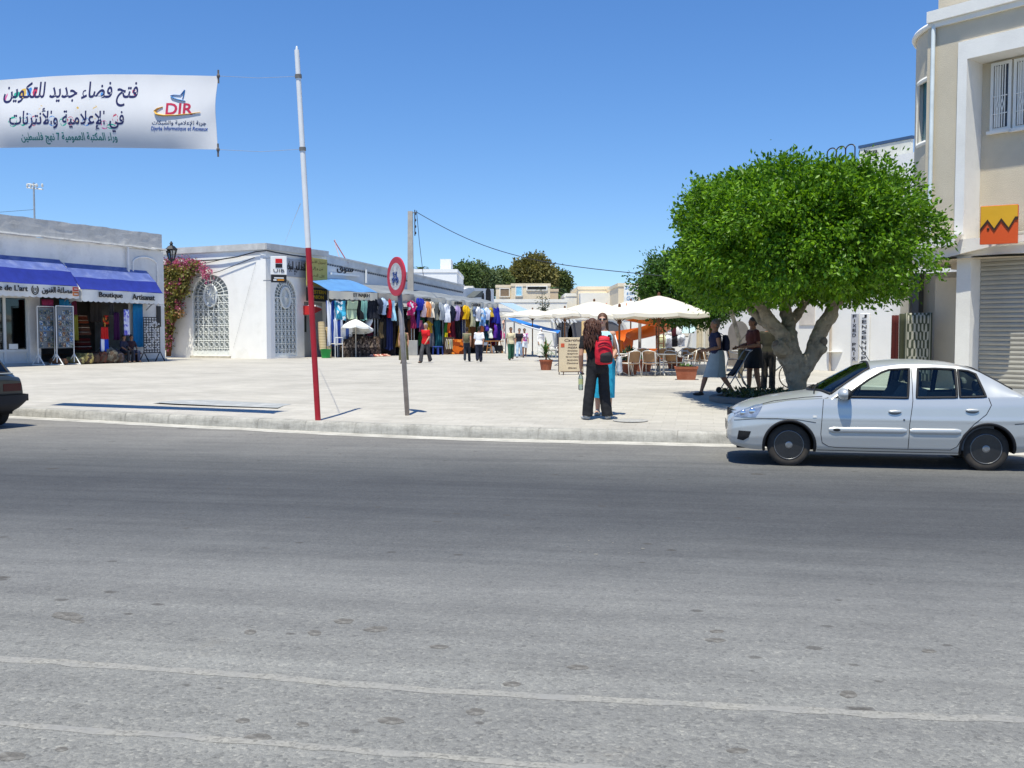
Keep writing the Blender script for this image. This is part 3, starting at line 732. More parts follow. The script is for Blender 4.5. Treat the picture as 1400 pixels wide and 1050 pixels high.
for (u0, u1, v0, v1, c, lb) in [(104,118,430,442,'7c3a22','rust red rug folded on the top shelf'), (106,121,444,458,'6a4434','brown striped rug folded on the middle shelf'), (104,122,462,478,'5c1c18','dark red rug stacked on the bottom shelf')]:
    a0, z1 = F1.hit(u0, v0, -.6); a1, _ = F1.hit(u1, v0, -.6); z0 = F1.hit(u0, v1, -.6)[1]
    m = MB(F1.M); k = 3
    for i in range(k): m.bbox(a0+.02*i, a1-.03*i, .4+.01*i, .8, z0+(z1-z0)*i/k, z0+(z1-z0)*(i+.94)/k, .05)
    tag(m.build('folded_rug', stripes('rug_'+c, [(H(c), .55), (H('c8b8a0'), .12), (tuple(x*.5 for x in H(c)), .33)], .22, 2), None), lb, 'rug', G_SHOP)
def rack(F, u, v, out, vt, label, w=.62, flat=True):
    a, _ = F.hit(u, v, out); zt = F.hit(u, vt, out)[1]; z0 = PL
    r = thing('postcard_rack', label, 'postcard rack', F.p(a, out, z0), F.rz(), 'postcard stands outside the shop')
    h = zt - z0; m = MB()
    for sx in (-w/2, w/2): m.tube([(sx, 0, .12), (sx, 0, h)], .024, 6)
    m.tube([(-w/2, 0, h), (w/2, 0, h)], .022, 6); m.build('frame', IRONW, r)
    m = MB()
    for sx in (-w/2, w/2):
        m.tube([(sx, -.38, 0), (sx, 0, .5), (sx, .38, 0)], .026, 6); m.tube([(sx, -.38, .03), (sx, .38, .03)], .03, 6)
    m.build('foot', IRONW, r)
    m = MB(); m.box(-w/2+.05, w/2-.05, -.02, .02, .75, h-.05); m.build('board', mat('rack_board', (.16,.18,.2), .7), r)
    m = MB(); rows = int((h-.9)/.24)
    for k in range(rows):
        for j in range(4):
            x = -w/2+.07+(w-.14)*(j+.08)/4; z = .8 + k*.24
            if rng.random() < .92: m.add([(x,-.05,z),(x+(w-.14)*.21,-.05,z),(x+(w-.14)*.21,-.03,z+.19),(x,-.03,z+.19)], [(0,1,2,3)], rng.randrange(5))
    m.build('postcards', [spots('card_a', [H('8a949c'),H('4a5a70'),H('a8a49a'),H('5a6a58')], 22), spots('card_b', [H('3f5e88'),H('7a9ab4'),H('c8c8c0'),H('4a6a94')], 22), spots('card_c', [H('8a6a4a'),H('4a5a74'),H('b0a088'),H('6a4a3a')], 22), spots('card_d', [H('a8a8a0'),H('50688a'),H('78705c'),H('8a9aa8')], 22), spots('card_e', [H('5a6a74'),H('30405a'),H('8a8070'),H('4a5a4a')], 22)], r)
    return r
rack(F1, 64, 497, .62, 419, 'dim postcard rack half hidden by the taller rack', .9)
rack(F1, 90, 499.5, .95, 418.5, 'tall white framed postcard rack with a splayed foot', .95)
a, _ = F1.hit(208, 485, .75); g = thing('wire_stand', 'dark wire grid stand by the end pier', 'display stand', F1.p(a, .75, PL), F1.rz(), None)
ha, hz = F1.hit(208, 434, .75); m = MB(); gh = hz-PL; gw = .55
for k in range(7): m.tube([(-gw+2*gw*k/6, 0, .45), (-gw+2*gw*k/6, 0, gh)], .022, 5)
for k in range(15): m.tube([(-gw, 0, .45+(gh-.45)*k/14), (gw, 0, .45+(gh-.45)*k/14)], .022, 5)
m.build('grid', BLACKM, g)
m = MB()
for sx in (-gw, gw): m.tube([(sx, -.3, 0), (sx, 0, .5), (sx, .3, 0)], .03, 5)
m.build('leg', BLACKM, g)
m = MB()
for k in range(40):
    x = -gw+.1+2*(gw-.1)*rng.random(); z = .6+(gh-.8)*rng.random(); m.box(x-.04, x+.04, -.06, -.025, z, z+.09)
m.build('trinkets', mat('trinket_silver', (.5,.5,.52), .4, .2, 9), g)
# baskets and heaps on the ground
for i, (u, v, r_, hh, c, lb) in enumerate([(103,494,.42,.34,'8a8256','flat straw basket of goods on the shop floor'), (114,494,.45,.5,'a8965c','yellow woven crate beside the straw basket'), (124,496,.4,.5,'4a3a30','dark woven basket in the middle of the opening'),
     (134,495,.42,.55,'5c3a30','brown woven basket with a tall rim'), (146,497,.5,.85,'6e685c','bulging grey patterned sack in front of the opening'), (156,495,.45,.7,'50484a','mottled dark sack next to the seated men'), (80,497,.4,.3,'6a4a34','low brown tray between the postcard racks')]):
    a, _ = F1.hit(u, v-3, .7); base = F1.p(a, .7, PL)
    m = MB(); pr = [(r_*.75,0),(r_*.95,hh*.2),(r_*1.05,hh*.6),(r_*.9,hh),(r_*.8,hh),(r_*.9,hh*.6),(r_*.6,hh*.35),(0,hh*.32)] if 'basket' in lb or 'crate' in lb or 'tray' in lb else [(r_*.8,0),(r_*1.1,hh*.25),(r_,hh*.6),(r_*.55,hh*.85),(r_*.2,hh),(0,hh*.98)]
    m.lathe(pr, 16, base, sy=.8)
    tag(m.build('basket' if len(pr) == 8 else 'sack', spots('weave_'+c, [H(c), tuple(x*.45 for x in H(c)), tuple(min(1, x*1.5) for x in H(c)), H(c), (.1,.07,.05)], 7), None, smooth=True), lb, 'basket' if len(pr) == 8 else 'sack', G_SHOP)
a, _ = F1.hit(172, 488, .55); m = MB(F1.M); m.bbox(a-.9, a+.75, -.85, -.45, PL+.38, PL+.48, .02); m.box(a-.8,a-.7,-.8,-.5,PL,PL+.38); m.box(a+.55,a+.65,-.8,-.5,PL,PL+.38)
tag(m.build('bench', WOOD, None), 'low wooden bench under the two seated men', 'bench')
SEAT1 = (F1.hit(166.5, 470, .6)[0], F1.hit(177, 470, .6)[0])
m = MB(F1.M); a, z = F1.hit(217.5, 428, .14); m.box(a-.16, a+.1, -.17, -.105, z-.7, z+.35)
tag(m.build('wall_plaque', BLACKM, None), 'narrow black board fixed to the end pier', 'board')

# ------------------------------------------------------------------ corner bank
F2L = FR(222, 58.6, 364.5, 54.8); F2R = FR(364.5, 54.8, 448, 60.2)
zb = F2L.hit(364.5, 333)[1]
bank = thing('bank_building', 'white corner bank building with arched iron grilles', 'building', (F2R.a.x, F2R.a.y, PL))
def arch_poly(x0, x1, z0, zs, zt, n=14):
    cx = (x0+x1)/2; rx = (x1-x0)/2
    return [(x0, z0)] + [(cx-rx*math.cos(t), zs+(zt-zs)*math.sin(t)) for t in np.linspace(0, math.pi, n)] + [(x1, z0)]
def wall_with_arch(m, xa, xb, z0, z1, poly, y0=0, y1=.35, mi=0):
    """flat wall with an arched hole: a fan of quads between the arch and the wall outline, front and reveal"""
    x0 = poly[0][0]; x1 = poly[-1][0]; zb_ = poly[0][1]
    m.box(xa, x0, y0, y1, z0, z1, mi); m.box(x1, xb, y0, y1, z0, z1, mi)
    if zb_ > z0+.001: m.box(x0, x1, y0, y1, z0, zb_, mi)
    arc = poly[1:-1]
    vs = []; fs = []
    for x, z in arc: vs += [(x,y0,z), (x,y0,z1), (x,y1,z), (x,y1,z1)]
    for i in range(len(arc)-1):
        a = i*4; b = a+4; fs += [(a,b,b+1,a+1), (a+2,a+3,b+3,b+2), (a,a+2,b+2,b), (a+1,b+1,b+3,a+3)]
    m.add(vs, fs, mi)
BW = mat('bank_white_wall', (.88,.865,.83), .9, .03, 1.4, .25, 22, c2=(.70,.67,.60), amt=.5, sscale=.55)
gl0, glz0 = F2L.hit(264, 486); gl1, _ = F2L.hit(313.5, 486); glt = F2L.hit(289, 375)[1]; gls = F2L.hit(289, 404)[1]
gr0, _ = F2R.hit(376.5, 487); gr1, _ = F2R.hit(406.5, 487); grt = F2R.hit(391, 381)[1]; grs = F2R.hit(391, 407)[1]
PLb = arch_poly(gl0, gl1, PL+.12, gls, glt); PRb = arch_poly(gr0, gr1, PL+.1, grs, grt)
m = MB(F2L.M); wall_with_arch(m, -6, F2L.L, PL-.1, zb, PLb)
mR = MB(F2R.M); a418 = F2R.hit(416, 450)[0]; wall_with_arch(mR, .0, a418, PL-.1, zb, PRb); zatm = F2R.hit(430, 413)[1]
mR.box(a418, F2R.L, .0, .35, zatm, zb); mR.box(F2R.L-.12, F2R.L, .0, .35, PL-.1, zatm)
mR.box(F2R.L-.36, F2R.L-.002, .352, 9, PL-.1, zb-.01)
m.v += mR.v; o = len(m.f); k = len(m.v)-len(mR.v); m.f += [tuple(q+k for q in f) for f in mR.f]; m.m += mR.m
m.build('wall', BW, bank, W=True)
cor = Vector((F2R.a.x, F2R.a.y, 0)); back = [F2L.p(-6, -.4, 0), cor + F2R.d*.3 - F2R.n*-.5, F2R.p(F2R.L-.4, -.4, 0), F2R.p(F2R.L-.4, -9, 0), F2L.p(-6, -9, 0)]
m = MB(); m.prismz([(p.x, p.y) for p in back], zb-.35, zb-.15); m.build('roof', GREYW, bank, W=True)
m = MB()
zc0 = F2L.hit(364.5, 341)[1]
m.M = F2L.M; m.box(-6, F2L.L+.09, -.10, .34, zc0, zb+.03); m.M = F2R.M; m.box(-.04, F2R.L+.05, -.105, .335, zc0-.002, zb+.028)
m.build('cornice', mat('cornice_grey', (.52,.51,.49), .9, .12, 1.5, .3, 20, c2=(.8,.79,.76), amt=.6, sscale=.8), bank, W=True)
def grille(F, poly, zs, medal, cols, zl, name='grille'):
    x0, x1, z0 = poly[0][0], poly[-1][0], poly[0][1]; cx = (x0+x1)/2; rx = (x1-x0)/2; zt = max(p[1] for p in poly)
    m = MB(F.M); m.prism(poly, .22, .26); pane = m.build('backing', mat('dim_pane', (.30,.33,.33), .35, .25, 1.2), bank, W=True)
    m = MB(F.M); r = .028; y = .06
    m.tube([(x, y, z) for x, z in poly], .05, 6); m.tube([(x0, y, zs), (x1, y, zs)], r*1.3, 5)
    mz = zs; ma = medal*.8; mb_ = medal
    for k in range(1, cols): 
        x = x0+(x1-x0)*k/cols; m.tube([(x, y, z0), (x, y, zs)], r, 5)
    rows = max(6, int((zs-z0)/(2*rx/cols)))
    for k in range(1, rows):
        z = z0+(zs-z0)*k/rows; m.tube([(x0, y, z), (x1, y, z)], r*.9, 5)
    for k in range(rows):
        for j in range(cols):
            xx = x0+(x1-x0)*(j+.5)/cols; zz = z0+(zs-z0)*(k+.5)/rows; q = (x1-x0)/cols*.34
            if (xx-cx)**2/ma**2+(zz-mz)**2/mb_**2 > 1.15: m.tube([(xx+q*math.cos(t), y, zz+q*math.sin(t)) for t in np.linspace(0, 2*math.pi, 9)[:-1]], r*.7, 4, closed=True)
    for k in range(1, 14):
        t = math.pi*k/14; m.tube([(cx-ma*math.cos(t), y, zs+mb_*math.sin(t)), (cx-rx*.98*math.cos(t), y, zs+(zt-zs)*.98*math.sin(t))], r*.8, 5)
    m.tube([(cx-rx*.72*math.cos(t), y, zs+(zt-zs)*.72*math.sin(t)) for t in np.linspace(0, math.pi, 15)], r*.8, 5)
    m.box(x0, x1, .05, .08, z0, z0+zl)
    m.build(name, mat('painted_grille', (.76,.78,.75), .55, .06, 3), bank, W=True)
    m = MB(F.M)
    m.tube([(cx+ma*math.cos(t), y-.03, mz+mb_*math.sin(t)) for t in np.linspace(0, 2*math.pi, 25)[:-1]], .06, 6, closed=True)
    m.tube([(cx+ma*.82*math.cos(t), y-.03, mz+mb_*.82*math.sin(t)) for t in np.linspace(0, 2*math.pi, 25)[:-1]], .02, 5, closed=True)
    for k in range(20):
        t = 2*math.pi*k/20; m.tube([(cx, y-.03, mz), (cx+ma*math.cos(t), y-.03, mz+mb_*math.sin(t))], .02, 4)
    m.prism([(cx+ma*.8*math.cos(t), mz+mb_*.8*math.sin(t)) for t in np.linspace(0, 2*math.pi, 21)[:-1]], .085, .1)
    m.ell((cx, y-.05, mz), (.1,.05,.1), 8, 6)
    m.build('medallion', mat('medallion_white', (.7,.72,.70), .6, .08, 3), bank, W=True)
grille(F2L, PLb, gls, .62, 7, .28); grille(F2R, PRb, grs, .58, 6, .2)
m = MB(F2L.M); m.box(gl0-.12, gl1+.12, -.14, -.002, PL-.05, PL+.118); m.build('sill', mat('worn_sill', (.5,.46,.38), .9, .2, 4), bank, W=True)
m = MB(F2L.M); a = F2L.hit(351, 470)[0]; m.tube([F2L.M.inverted() @ F2L.p(F2L.hit(351,358)[0], .05, F2L.hit(351,358)[1]), F2L.M.inverted() @ F2L.p(F2L.hit(320,476)[0], .05, F2L.hit(320,476)[1])], .005, 4)
def lin(F, uv, out=.06): return [Vector((F.hit(u, v, out)[0], -out, F.hit(u, v, out)[1])) for u, v in uv]
m.tube(lin(F2L, [(243,351),(255,355.5),(272,356.5),(300,355),(325,351),(350,344),(364,342.5)], .12), .035, 5)
m.tube(lin(F2L, [(268,379),(300,371),(348,352)], .1), .02, 4); m.tube(lin(F2L, [(272,362),(302,355)], .1), .018, 4)
m.M = F2R.M; m.tube(lin(F2R, [(365,342.5),(376,345),(388,347),(400,349),(425,352),(447,359)], .16), .04, 5)
m.build('wall_cable', BLACKM, bank, W=True)
# lettered band and cash machine on the shaded side
m = MB(F2R.M); b0, z1 = F2R.hit(366, 350.5); b1, _ = F2R.hit(418.5, 350.5); z0 = F2R.hit(405, 379)[1]; m.box(b0+.3, b1-.05, -.09, -.002, z0, z1)
bd = m.build('sign_band', mat('grey_sign_band', (.36,.38,.42), .5, .08, 2), bank, W=True)
m = MB(F2R.M); t0 = F2R.hit(393, 365, .1)[0]; t1 = F2R.hit(418, 365, .1)[0]; m.text(arabic('الاتحاد الدولي للبنوك'), (t0+t1)/2, (z0+z1)/2, 1, y=-.115, width=(t1-t0)*1.0, maxh=.75, bold=.01, depth=.02); m.build('band_lettering', INK, bd, W=True)
m = MB(F2R.M); m.box(a418+.002, F2R.L-.122, .28, .34, PL-.1, zatm); m.build('cash_bay', mat('bay_grey', (.42,.43,.43), .6, .08, 2), bank, W=True)
m = MB(F2R.M); s0 = F2R.hit(416.5, 440)[0]; s1 = F2R.hit(421.5, 440)[0]; m.box(s0, s1+.1, .2, .278, F2R.hit(418,454)[1], F2R.hit(418,432)[1]); m.build('cash_screen', mat('screen_dark', (.02,.03,.03), .2), bank, W=True)
m = MB(F2R.M); s0 = F2R.hit(432.5, 440)[0]; s1 = F2R.hit(435, 440)[0]; m.box(s0, s1, .24, .278, F2R.hit(433,448)[1], F2R.hit(433,438)[1]); m.build('red_sticker', mat('sticker_red', (.5,.08,.04)), bank, W=True)
a0, z1 = F2R.hit(415, 418, .1); a1, _ = F2R.hit(443, 418, .6); zq = F2R.hit(425, 424, .1)[1]; zr = F2R.hit(425, 430.5, .1)[1]
m = MB(F2R.M); m.prism([(a0+.1, zr), (a0+.1, z1), (a1-.3, zq+.12), (a1-.3, zq)], -.62, .2)
cn = tag(m.build('cash_machine_canopy', mat('bank_red', (.55,.03,.03), .5, .08, 2), None), 'red and white canopy over the bank cash machine', 'canopy')
m = MB(F2R.M); m.prism([(a0+.4, z1-.03), (a0+.42, z1+.05), (a1-.28, zq+.19), (a1-.2, zq+.08)], -.66, .22); m.build('canopy_top', mat('canopy_white', (.75,.75,.74)), cn, W=True)
# projecting bank sign
def board(name, label, F, u0, u1, v0, v1, out, th, mt, cat='sign', group=None):
    a0, z1 = F.hit(u0, v0, out); a1, _ = F.hit(u1, v0, out); z0 = F.hit((u0+u1)/2, v1, out)[1]
    t = thing(name, label, cat, F.p((a0+a1)/2, out, z0), F.rz(), group)
    m = MB(F.M); m.bbox(a0, a1, -out, -out+th, z0, z1, .015); m.build('panel', mt, t, W=True)
    return t, a0, a1, z0, z1
FS = Frame((X(370, 54.0), 54.0), (X(392.5, 54.3), 54.3))
t, a0, a1, z0, z1 = board('bank_sign', 'white lit-box bank sign reading UIB with red and black square', FS, 370, 392, 350, 375.2, 0, .25, mat('sign_white', (.80,.80,.79), .4, .03))
ca = (a0+a1)/2; W_ = a1-a0; Hh = z1-z0
m = MB(FS.M); m.box(ca-W_*.21, ca+W_*.21, -.02, -.002, z1-Hh*.38, z1-Hh*.14, 0); m.box(ca-W_*.21, ca+W_*.21, -.02, -.002, z1-Hh*.63, z1-Hh*.42, 1)
m.build('emblem', [mat('uib_red', (.62,.015,.02), .5), mat('uib_black', (.015,.015,.018), .5)], t, W=True)
m = MB(FS.M); m.text('UIB', ca, z1-Hh*.80, 1, y=-.02, width=W_*.68, maxh=Hh*.17, depth=.016); m.build('lettering', INK, t, W=True)
m = MB(FS.M); zz = FS.hit(380, 386)[1]; m.bbox(a0+.02, a1-.02, .0, .22, zz, z0-.02, .01); lo = m.build('lower_panel', mat('uib_black2', (.02,.02,.022), .4), t, W=True)
m = MB(FS.M); m.box(ca-W_*.3, ca+W_*.3, -.012, -.002, z0-.22, z0-.16, 0); m.box(ca-W_*.1, ca+W_*.32, -.012, -.002, zz+.09, zz+.17, 1); m.box(ca-W_*.35, ca-W_*.15, -.012, -.002, zz+.09, zz+.16, 0)
m.build('strip_lettering', [mat('strip_white', (.7,.7,.7)), mat('strip_orange', (.6,.25,.03))], lo, W=True)
m = MB(FS.M); m.bar((a0, .12, z1-.1), (a0-.35, .35, z1-.1), .06, .06); m.bar((a0, .12, zz+.1), (a0-.35, .35, zz+.1), .06, .06); m.build('bracket', GREYM, t, W=True)
# yellow cash-transfer signs
FY = Frame(tuple(F2R.p(F2R.hit(419, 370)[0], .45, 0))[:2], tuple(F2R.p(F2R.hit(447.5, 370)[0], .30, 0))[:2])
t, a0, a1, z0, z1 = board('money_sign', 'faded yellow banner of Arabic lines on the bank wall', FY, 419, 447.5, 351, 391.5, 0, .05, mat('faded_yellow', (.46,.37,.10), .7, .1, 3, c2=(.55,.47,.2), amt=.5, sscale=2))
m = MB(FY.M)
for k, w_ in enumerate(('تحويل الأموال', 'من و إلى', 'كل أنحاء', 'العالم')): m.text(arabic(w_), (a0+a1)/2, z1-(z1-z0)*(.14+.24*k), 1, y=-.012, width=(a1-a0)*(.8, .55, .7, .5)[k], maxh=(z1-z0)*.13, depth=.009)
m.build('lettering', mat('brown_ink', (.12,.09,.03)), t, W=True)
t, a0, a1, z0, z1 = board('money_sign', 'black sign with yellow capitals below the yellow banner', FY, 419, 447.5, 392.5, 412, 0, .05, mat('sign_black', (.025,.025,.022), .5))
m = MB(FY.M); m.text('WESTERN', (a0+a1)/2, z1-(z1-z0)*.30, 1, y=-.012, width=(a1-a0)*.86, maxh=(z1-z0)*.27, bold=.02, depth=.009); m.text('UNION', (a0+a1)/2, z1-(z1-z0)*.68, 1, y=-.012, width=(a1-a0)*.62, maxh=(z1-z0)*.27, bold=.02, depth=.009)
m.build('lettering', mat('sign_yellow', (.62,.45,.04)), t, W=True)
m = MB(F2R.M); a = F2R.hit(445, 450)[0]; m.box(F2R.L-.14, F2R.L+.06, -.35, -.002, PL, zatm+.2); m.build('end_post', mat('dark_grey_post', (.13,.13,.14), .8, .15, 3), bank, W=True)
# wall lantern on the end of the left shop
lp = P(234.5, 353, 52.0)
ln = thing('wall_lantern', 'black framed wall lantern above the bougainvillea', 'lantern', (lp.x, lp.y, lp.z-.4))
m = MB(); m.lathe([(.16,.35),(.27,.82),(.27,.82)], 6); m.build('lamp_glass', glass('lantern_glass', (.85,.88,.88), .1, .8), ln)
m = MB()
for k in range(6):
    t = math.pi*k/3; m.tube([(.16*math.cos(t), .16*math.sin(t), .35), (.28*math.cos(t), .28*math.sin(t), .82)], .022, 5)
m.lathe([(.05,.22),(.18,.30),(.18,.36),(.10,.36)], 6); m.lathe([(.31,.82),(.33,.86),(.16,1.03),(.09,1.05),(.07,1.12),(.10,1.15),(.02,1.28)], 6); m.build('cage', BLACKM, ln)
m = MB(); e = F1.p(L1, -.6, 0); m.tube([(0,0,.24),(0,0,.12),(-.3,.1,.05),(-.75,.25,.05)], .03, 6); m.build('bracket', BLACKM, ln)
# ------------------------------------------------------------------ market stalls along the street
rng = random.Random(23)
F3 = FR(450, 57.5, 690, 72.0); F3W = FR(447, 60.2, 690, 81)
mk = thing('market_building', 'long white market wall behind the row of clothes stalls', 'building', F3W.p(F3W.L/2, 0, PL), F3W.rz())
x2 = F3W.hit(633, 440)[0]; h0 = F3W.hit(447, 350)[1]; h1 = F3W.hit(633, 391)[1]
m = MB(F3W.M); m.prism([(0, PL-.1), (x2, PL-.1), (x2, h1), (0, h0)], 0, .4); m.prism([(x2-.4, PL-.1), (x2-.01, PL-.1), (x2-.01, h1-.02), (x2-.4, h1-.02)], .402, 10)
m.prism([(.02, h0-.7), (.02, h0-.45), (x2-.45, h1-.45), (x2-.45, h1-.7)], .402, 10)
m.build('wall', mat('market_wall', (.70,.71,.71), .9, .05, 1.2, .2, 18, c2=(.52,.53,.54), amt=.5, sscale=.6), mk, W=True)
m = MB(F3W.M); m.prism([(-.02, h0-.42), (x2+.03, h1-.42), (x2+.03, h1+.04), (-.02, h0+.04)], -.07, -.002)
m.prism([(-.03, h0+.0), (x2+.05, h1+.0), (x2+.05, h1+.09), (-.03, h0+.09)], -.12, .40)
m.build('parapet', mat('market_parapet', (.62,.62,.60), .9, .12, 1.5, .3, 18, c2=(.42,.41,.38), amt=.5, sscale=1.4), mk, W=True)
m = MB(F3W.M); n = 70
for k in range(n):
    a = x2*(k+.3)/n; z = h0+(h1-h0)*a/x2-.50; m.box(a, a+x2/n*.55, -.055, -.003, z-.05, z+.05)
m.build('dentils', mat('dark_slate', (.16,.17,.19), .9), mk, W=True)  # dentil row in one even dark grey
m = MB(F3W.M); a = F3W.hit(498.5, 380)[0]; m.tube([(a, -.12, F3W.hit(498,387)[1]), (a, -.12, h0-.5-.1)], .07, 6); m.build('pipe', IRONW, mk, W=True)
m = MB(F3W.M); a0, z = F3W.hit(450, 374); a1, z2 = F3W.hit(488, 375); m.box(a0, a1, -.2, -.1, z-.06, z+.06); m.build('strip_light', IRONW, mk, W=True)
m = MB(F3W.M); a0, z = F3W.hit(463, 368); m.text(arabic('سوق'), a0+.6, z, 1, y=-.06, width=1.6, maxh=.5, depth=.05); m.build('lettering', INK, mk, W=True)
m = MB(F3W.M); a0, z = F3W.hit(552, 392)
a1, _ = F3W.hit(650, 410)
m.grid(lambda s, t: Vector((F3W.hit(449,440)[0]-.3+(F3W.L+.6)*s, -.6+.602*t*.98, 3.4+.3*t)), 40, 2, thick=.05); m.build('lean_roof', mat('lean_roof_grey', (.3,.31,.33), .8, .15, 2), mk, W=True)
tp = F3W.p(F3W.hit(470,350)[0], -.6, h0-.35); t = thing('roof_aerial', 'small red and white aerial on the market roof', 'aerial', tp)
m = MB(); m.tube([(0,0,0), (.35,0,.0+.01), (0,0,1.1), (-.05,0,1.5)], .03, 5); m.build('mast', mat('aerial_pale', (.7,.5,.48)), t)
m = MB(); m.tube([(-.1,0,1.45), (.75,0,.05)], .035, 5); m.build('boom', mat('aerial_red', (.35,.1,.1)), t)
# low grey-white house continuing the row
wk = thing('low_house', 'low grey white house with two small openings past the market roof', 'house', F3W.p(x2+3, .3, PL), F3W.rz())
a0, z1 = F3W.hit(640, 393); a1 = F3W.hit(679, 393)[0]; z2 = F3W.hit(677, 395)[1]
m = MB(F3W.M); m.prism([(x2+.02, PL-.1), (a1, PL-.1), (a1, z2), (a0+.5, z1), (x2+.02, z1-.25)], .25, 9); m.build('wall', WHITE if False else mat('low_house_wall', (.66,.67,.68), .9, .06, 1, .2, 15), wk, W=True)
m = MB(F3W.M)
for u, v, s_ in ((667.5, 404, .42), (660, 405, .2)):
    a, z = F3W.hit(u, v, -.25); m.prism(arch_poly(a-s_, a+s_, z-s_*1.6, z+s_*.6, z+s_*1.4, 9), .235, .249)
m.build('window', DARK, wk, W=True)
m = MB(F3W.M); a, z = F3W.hit(652, 402, .2); m.prism([(a-.9, z-.25), (a+.3, z+.25), (a+.5, z+.25), (a+.2, z-.25)], -.5, .249); m.build('door_hood', mat('dark_tarp', (.09,.10,.10)), wk, W=True)

# canopies of the stalls
def stall_canopy(name, label, u0, u1, vt, vf, vh, topmat, text=None, tu=None, out=0, dirt=CLOTHW, wl=2.6):
    x0, zf = F3.hit(u0, vf, out); x1, zf1 = F3.hit(u1, vf + (0 if not isinstance(vh, tuple) else 0), out)
    zf = F3.hit((u0+u1)/2, vf, out)[1]; zh = F3.hit((u0+u1)/2, vh, out)[1]; zt = F3.hit((u0+u1)/2, vt, out-wl)[1]
    t = thing(name, label, 'canopy', F3.p((x0+x1)/2, 0, zt), F3.rz(), 'canopies of the market stalls')
    m = MB(F3.M)
    m.grid(lambda s, q: Vector((x0+(x1-x0)*s, -out+wl*(1-q)*.98, zt+(zf-zt)*q+.10*math.sin(q*math.pi)-.03*math.sin(s*math.pi*4)*q)), 14, 8, thick=.02); m.build('cover', topmat, t, W=True, smooth=True, ang=50)
    m = MB(F3.M); ns = max(3, int((x1-x0)/.4))
    m.grid(lambda s, q: Vector((x0+(x1-x0)*s, -out-.025-.03*math.sin(s*17), zf+(zh-zf-.06*abs(math.sin(s*math.pi*ns)))*q)), ns*4, 2, thick=.012); va = m.build('valance', dirt, t, W=True)
    if text:
        a0 = F3.hit(tu[0], vh, out)[0]; a1 = F3.hit(tu[1], vh, out)[0]
        m = MB(F3.M); m.text(text, (a0+a1)/2, (zf+zh)/2, 1, y=-out-.085, width=a1-a0, maxh=(zf-zh)*.62, depth=.03, bold=.01); m.build('lettering', INK, va, W=True)
    m = MB(F3.M)
    for x in (x0+.1, x1-.1): m = MB(F3.M); m.tube([(x, -out+.15, PL), (x, -out+.15, zf)], .03, 6); m.build('post', GREYM, t, W=True)
    return x0, x1, zf, zh
CREAM = mat('cream_cloth', (.62,.58,.49), .88, .06, 2, c2=(.5,.46,.38), amt=.5, sscale=1)
GREYC = mat('grey_tarp', (.20,.215,.23), .75, .12, 1.5, c2=(.30,.315,.33), amt=.6, sscale=.7)
stall_canopy('stall_canopy', 'blue topped stall canopy with cream valance reading ET NAJEH', 449.5, 516, 383, 399, 409, mat('sky_blue_tarp', (.10,.25,.50), .7, .12, 1.5), 'ET NAJEH', (482, 504), .3, CREAM)
stall_canopy('stall_canopy', 'sagging beige stall canopy behind the round road sign', 517, 566, 392, 402, 410, GREYC, None, None, .1, mat('beige_cloth', (.45,.40,.33), .9, .1, 2))
stall_canopy('stall_canopy', 'grey stall canopy above the orange and grey shirts', 567, 609, 398, 407, 413, GREYC, 'SOUVENIR', (577, 588), .15, CREAM)
stall_canopy('stall_canopy', 'grey stall canopy above the bright yellow shirt', 610, 636, 402, 411, 417.5, GREYC, 'ARTISANAT', (620, 631), .1, CREAM)
stall_canopy('stall_canopy', 'grey stall canopy above the white and blue shirts', 637, 661, 406, 413.5, 420, GREYC, 'CADEAUX', (644, 656), .1, CREAM)
stall_canopy('stall_canopy', 'last grey stall canopy at the far end of the row', 661.5, 681.5, 409, 415.5, 421, GREYC, None, None, .1, CREAM)
# dark sheet added to stand for stall shade, plus partitions and clothes rail
bt = thing('stall_shade_lining', 'dark backing sheets and shelves inside the row of stalls', 'stall backing', F3.p(F3.L/2, -2.2, PL), F3.rz())
m = MB(F3.M); m.grid(lambda s, q: Vector((F3.hit(486,450)[0]+(F3.L-1.0-F3.hit(486,450)[0])*s, 2.3+.08*math.sin(s*60), PL+3.15*q)), 60, 3, thick=.02); m.build('sheet', mat('shade_sheet', (.05,.035,.04), .95, .5, 1.2), bt, W=True)
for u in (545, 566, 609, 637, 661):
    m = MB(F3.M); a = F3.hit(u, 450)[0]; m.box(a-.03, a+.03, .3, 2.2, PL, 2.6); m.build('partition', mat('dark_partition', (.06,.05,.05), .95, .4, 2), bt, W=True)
m = MB(F3.M); m.tube([(F3.hit(486,440)[0], -.1, 3.3), (F3.L-.5, -.1, 3.12)], .03, 6); m.build('rail', GREYM, bt, W=True)

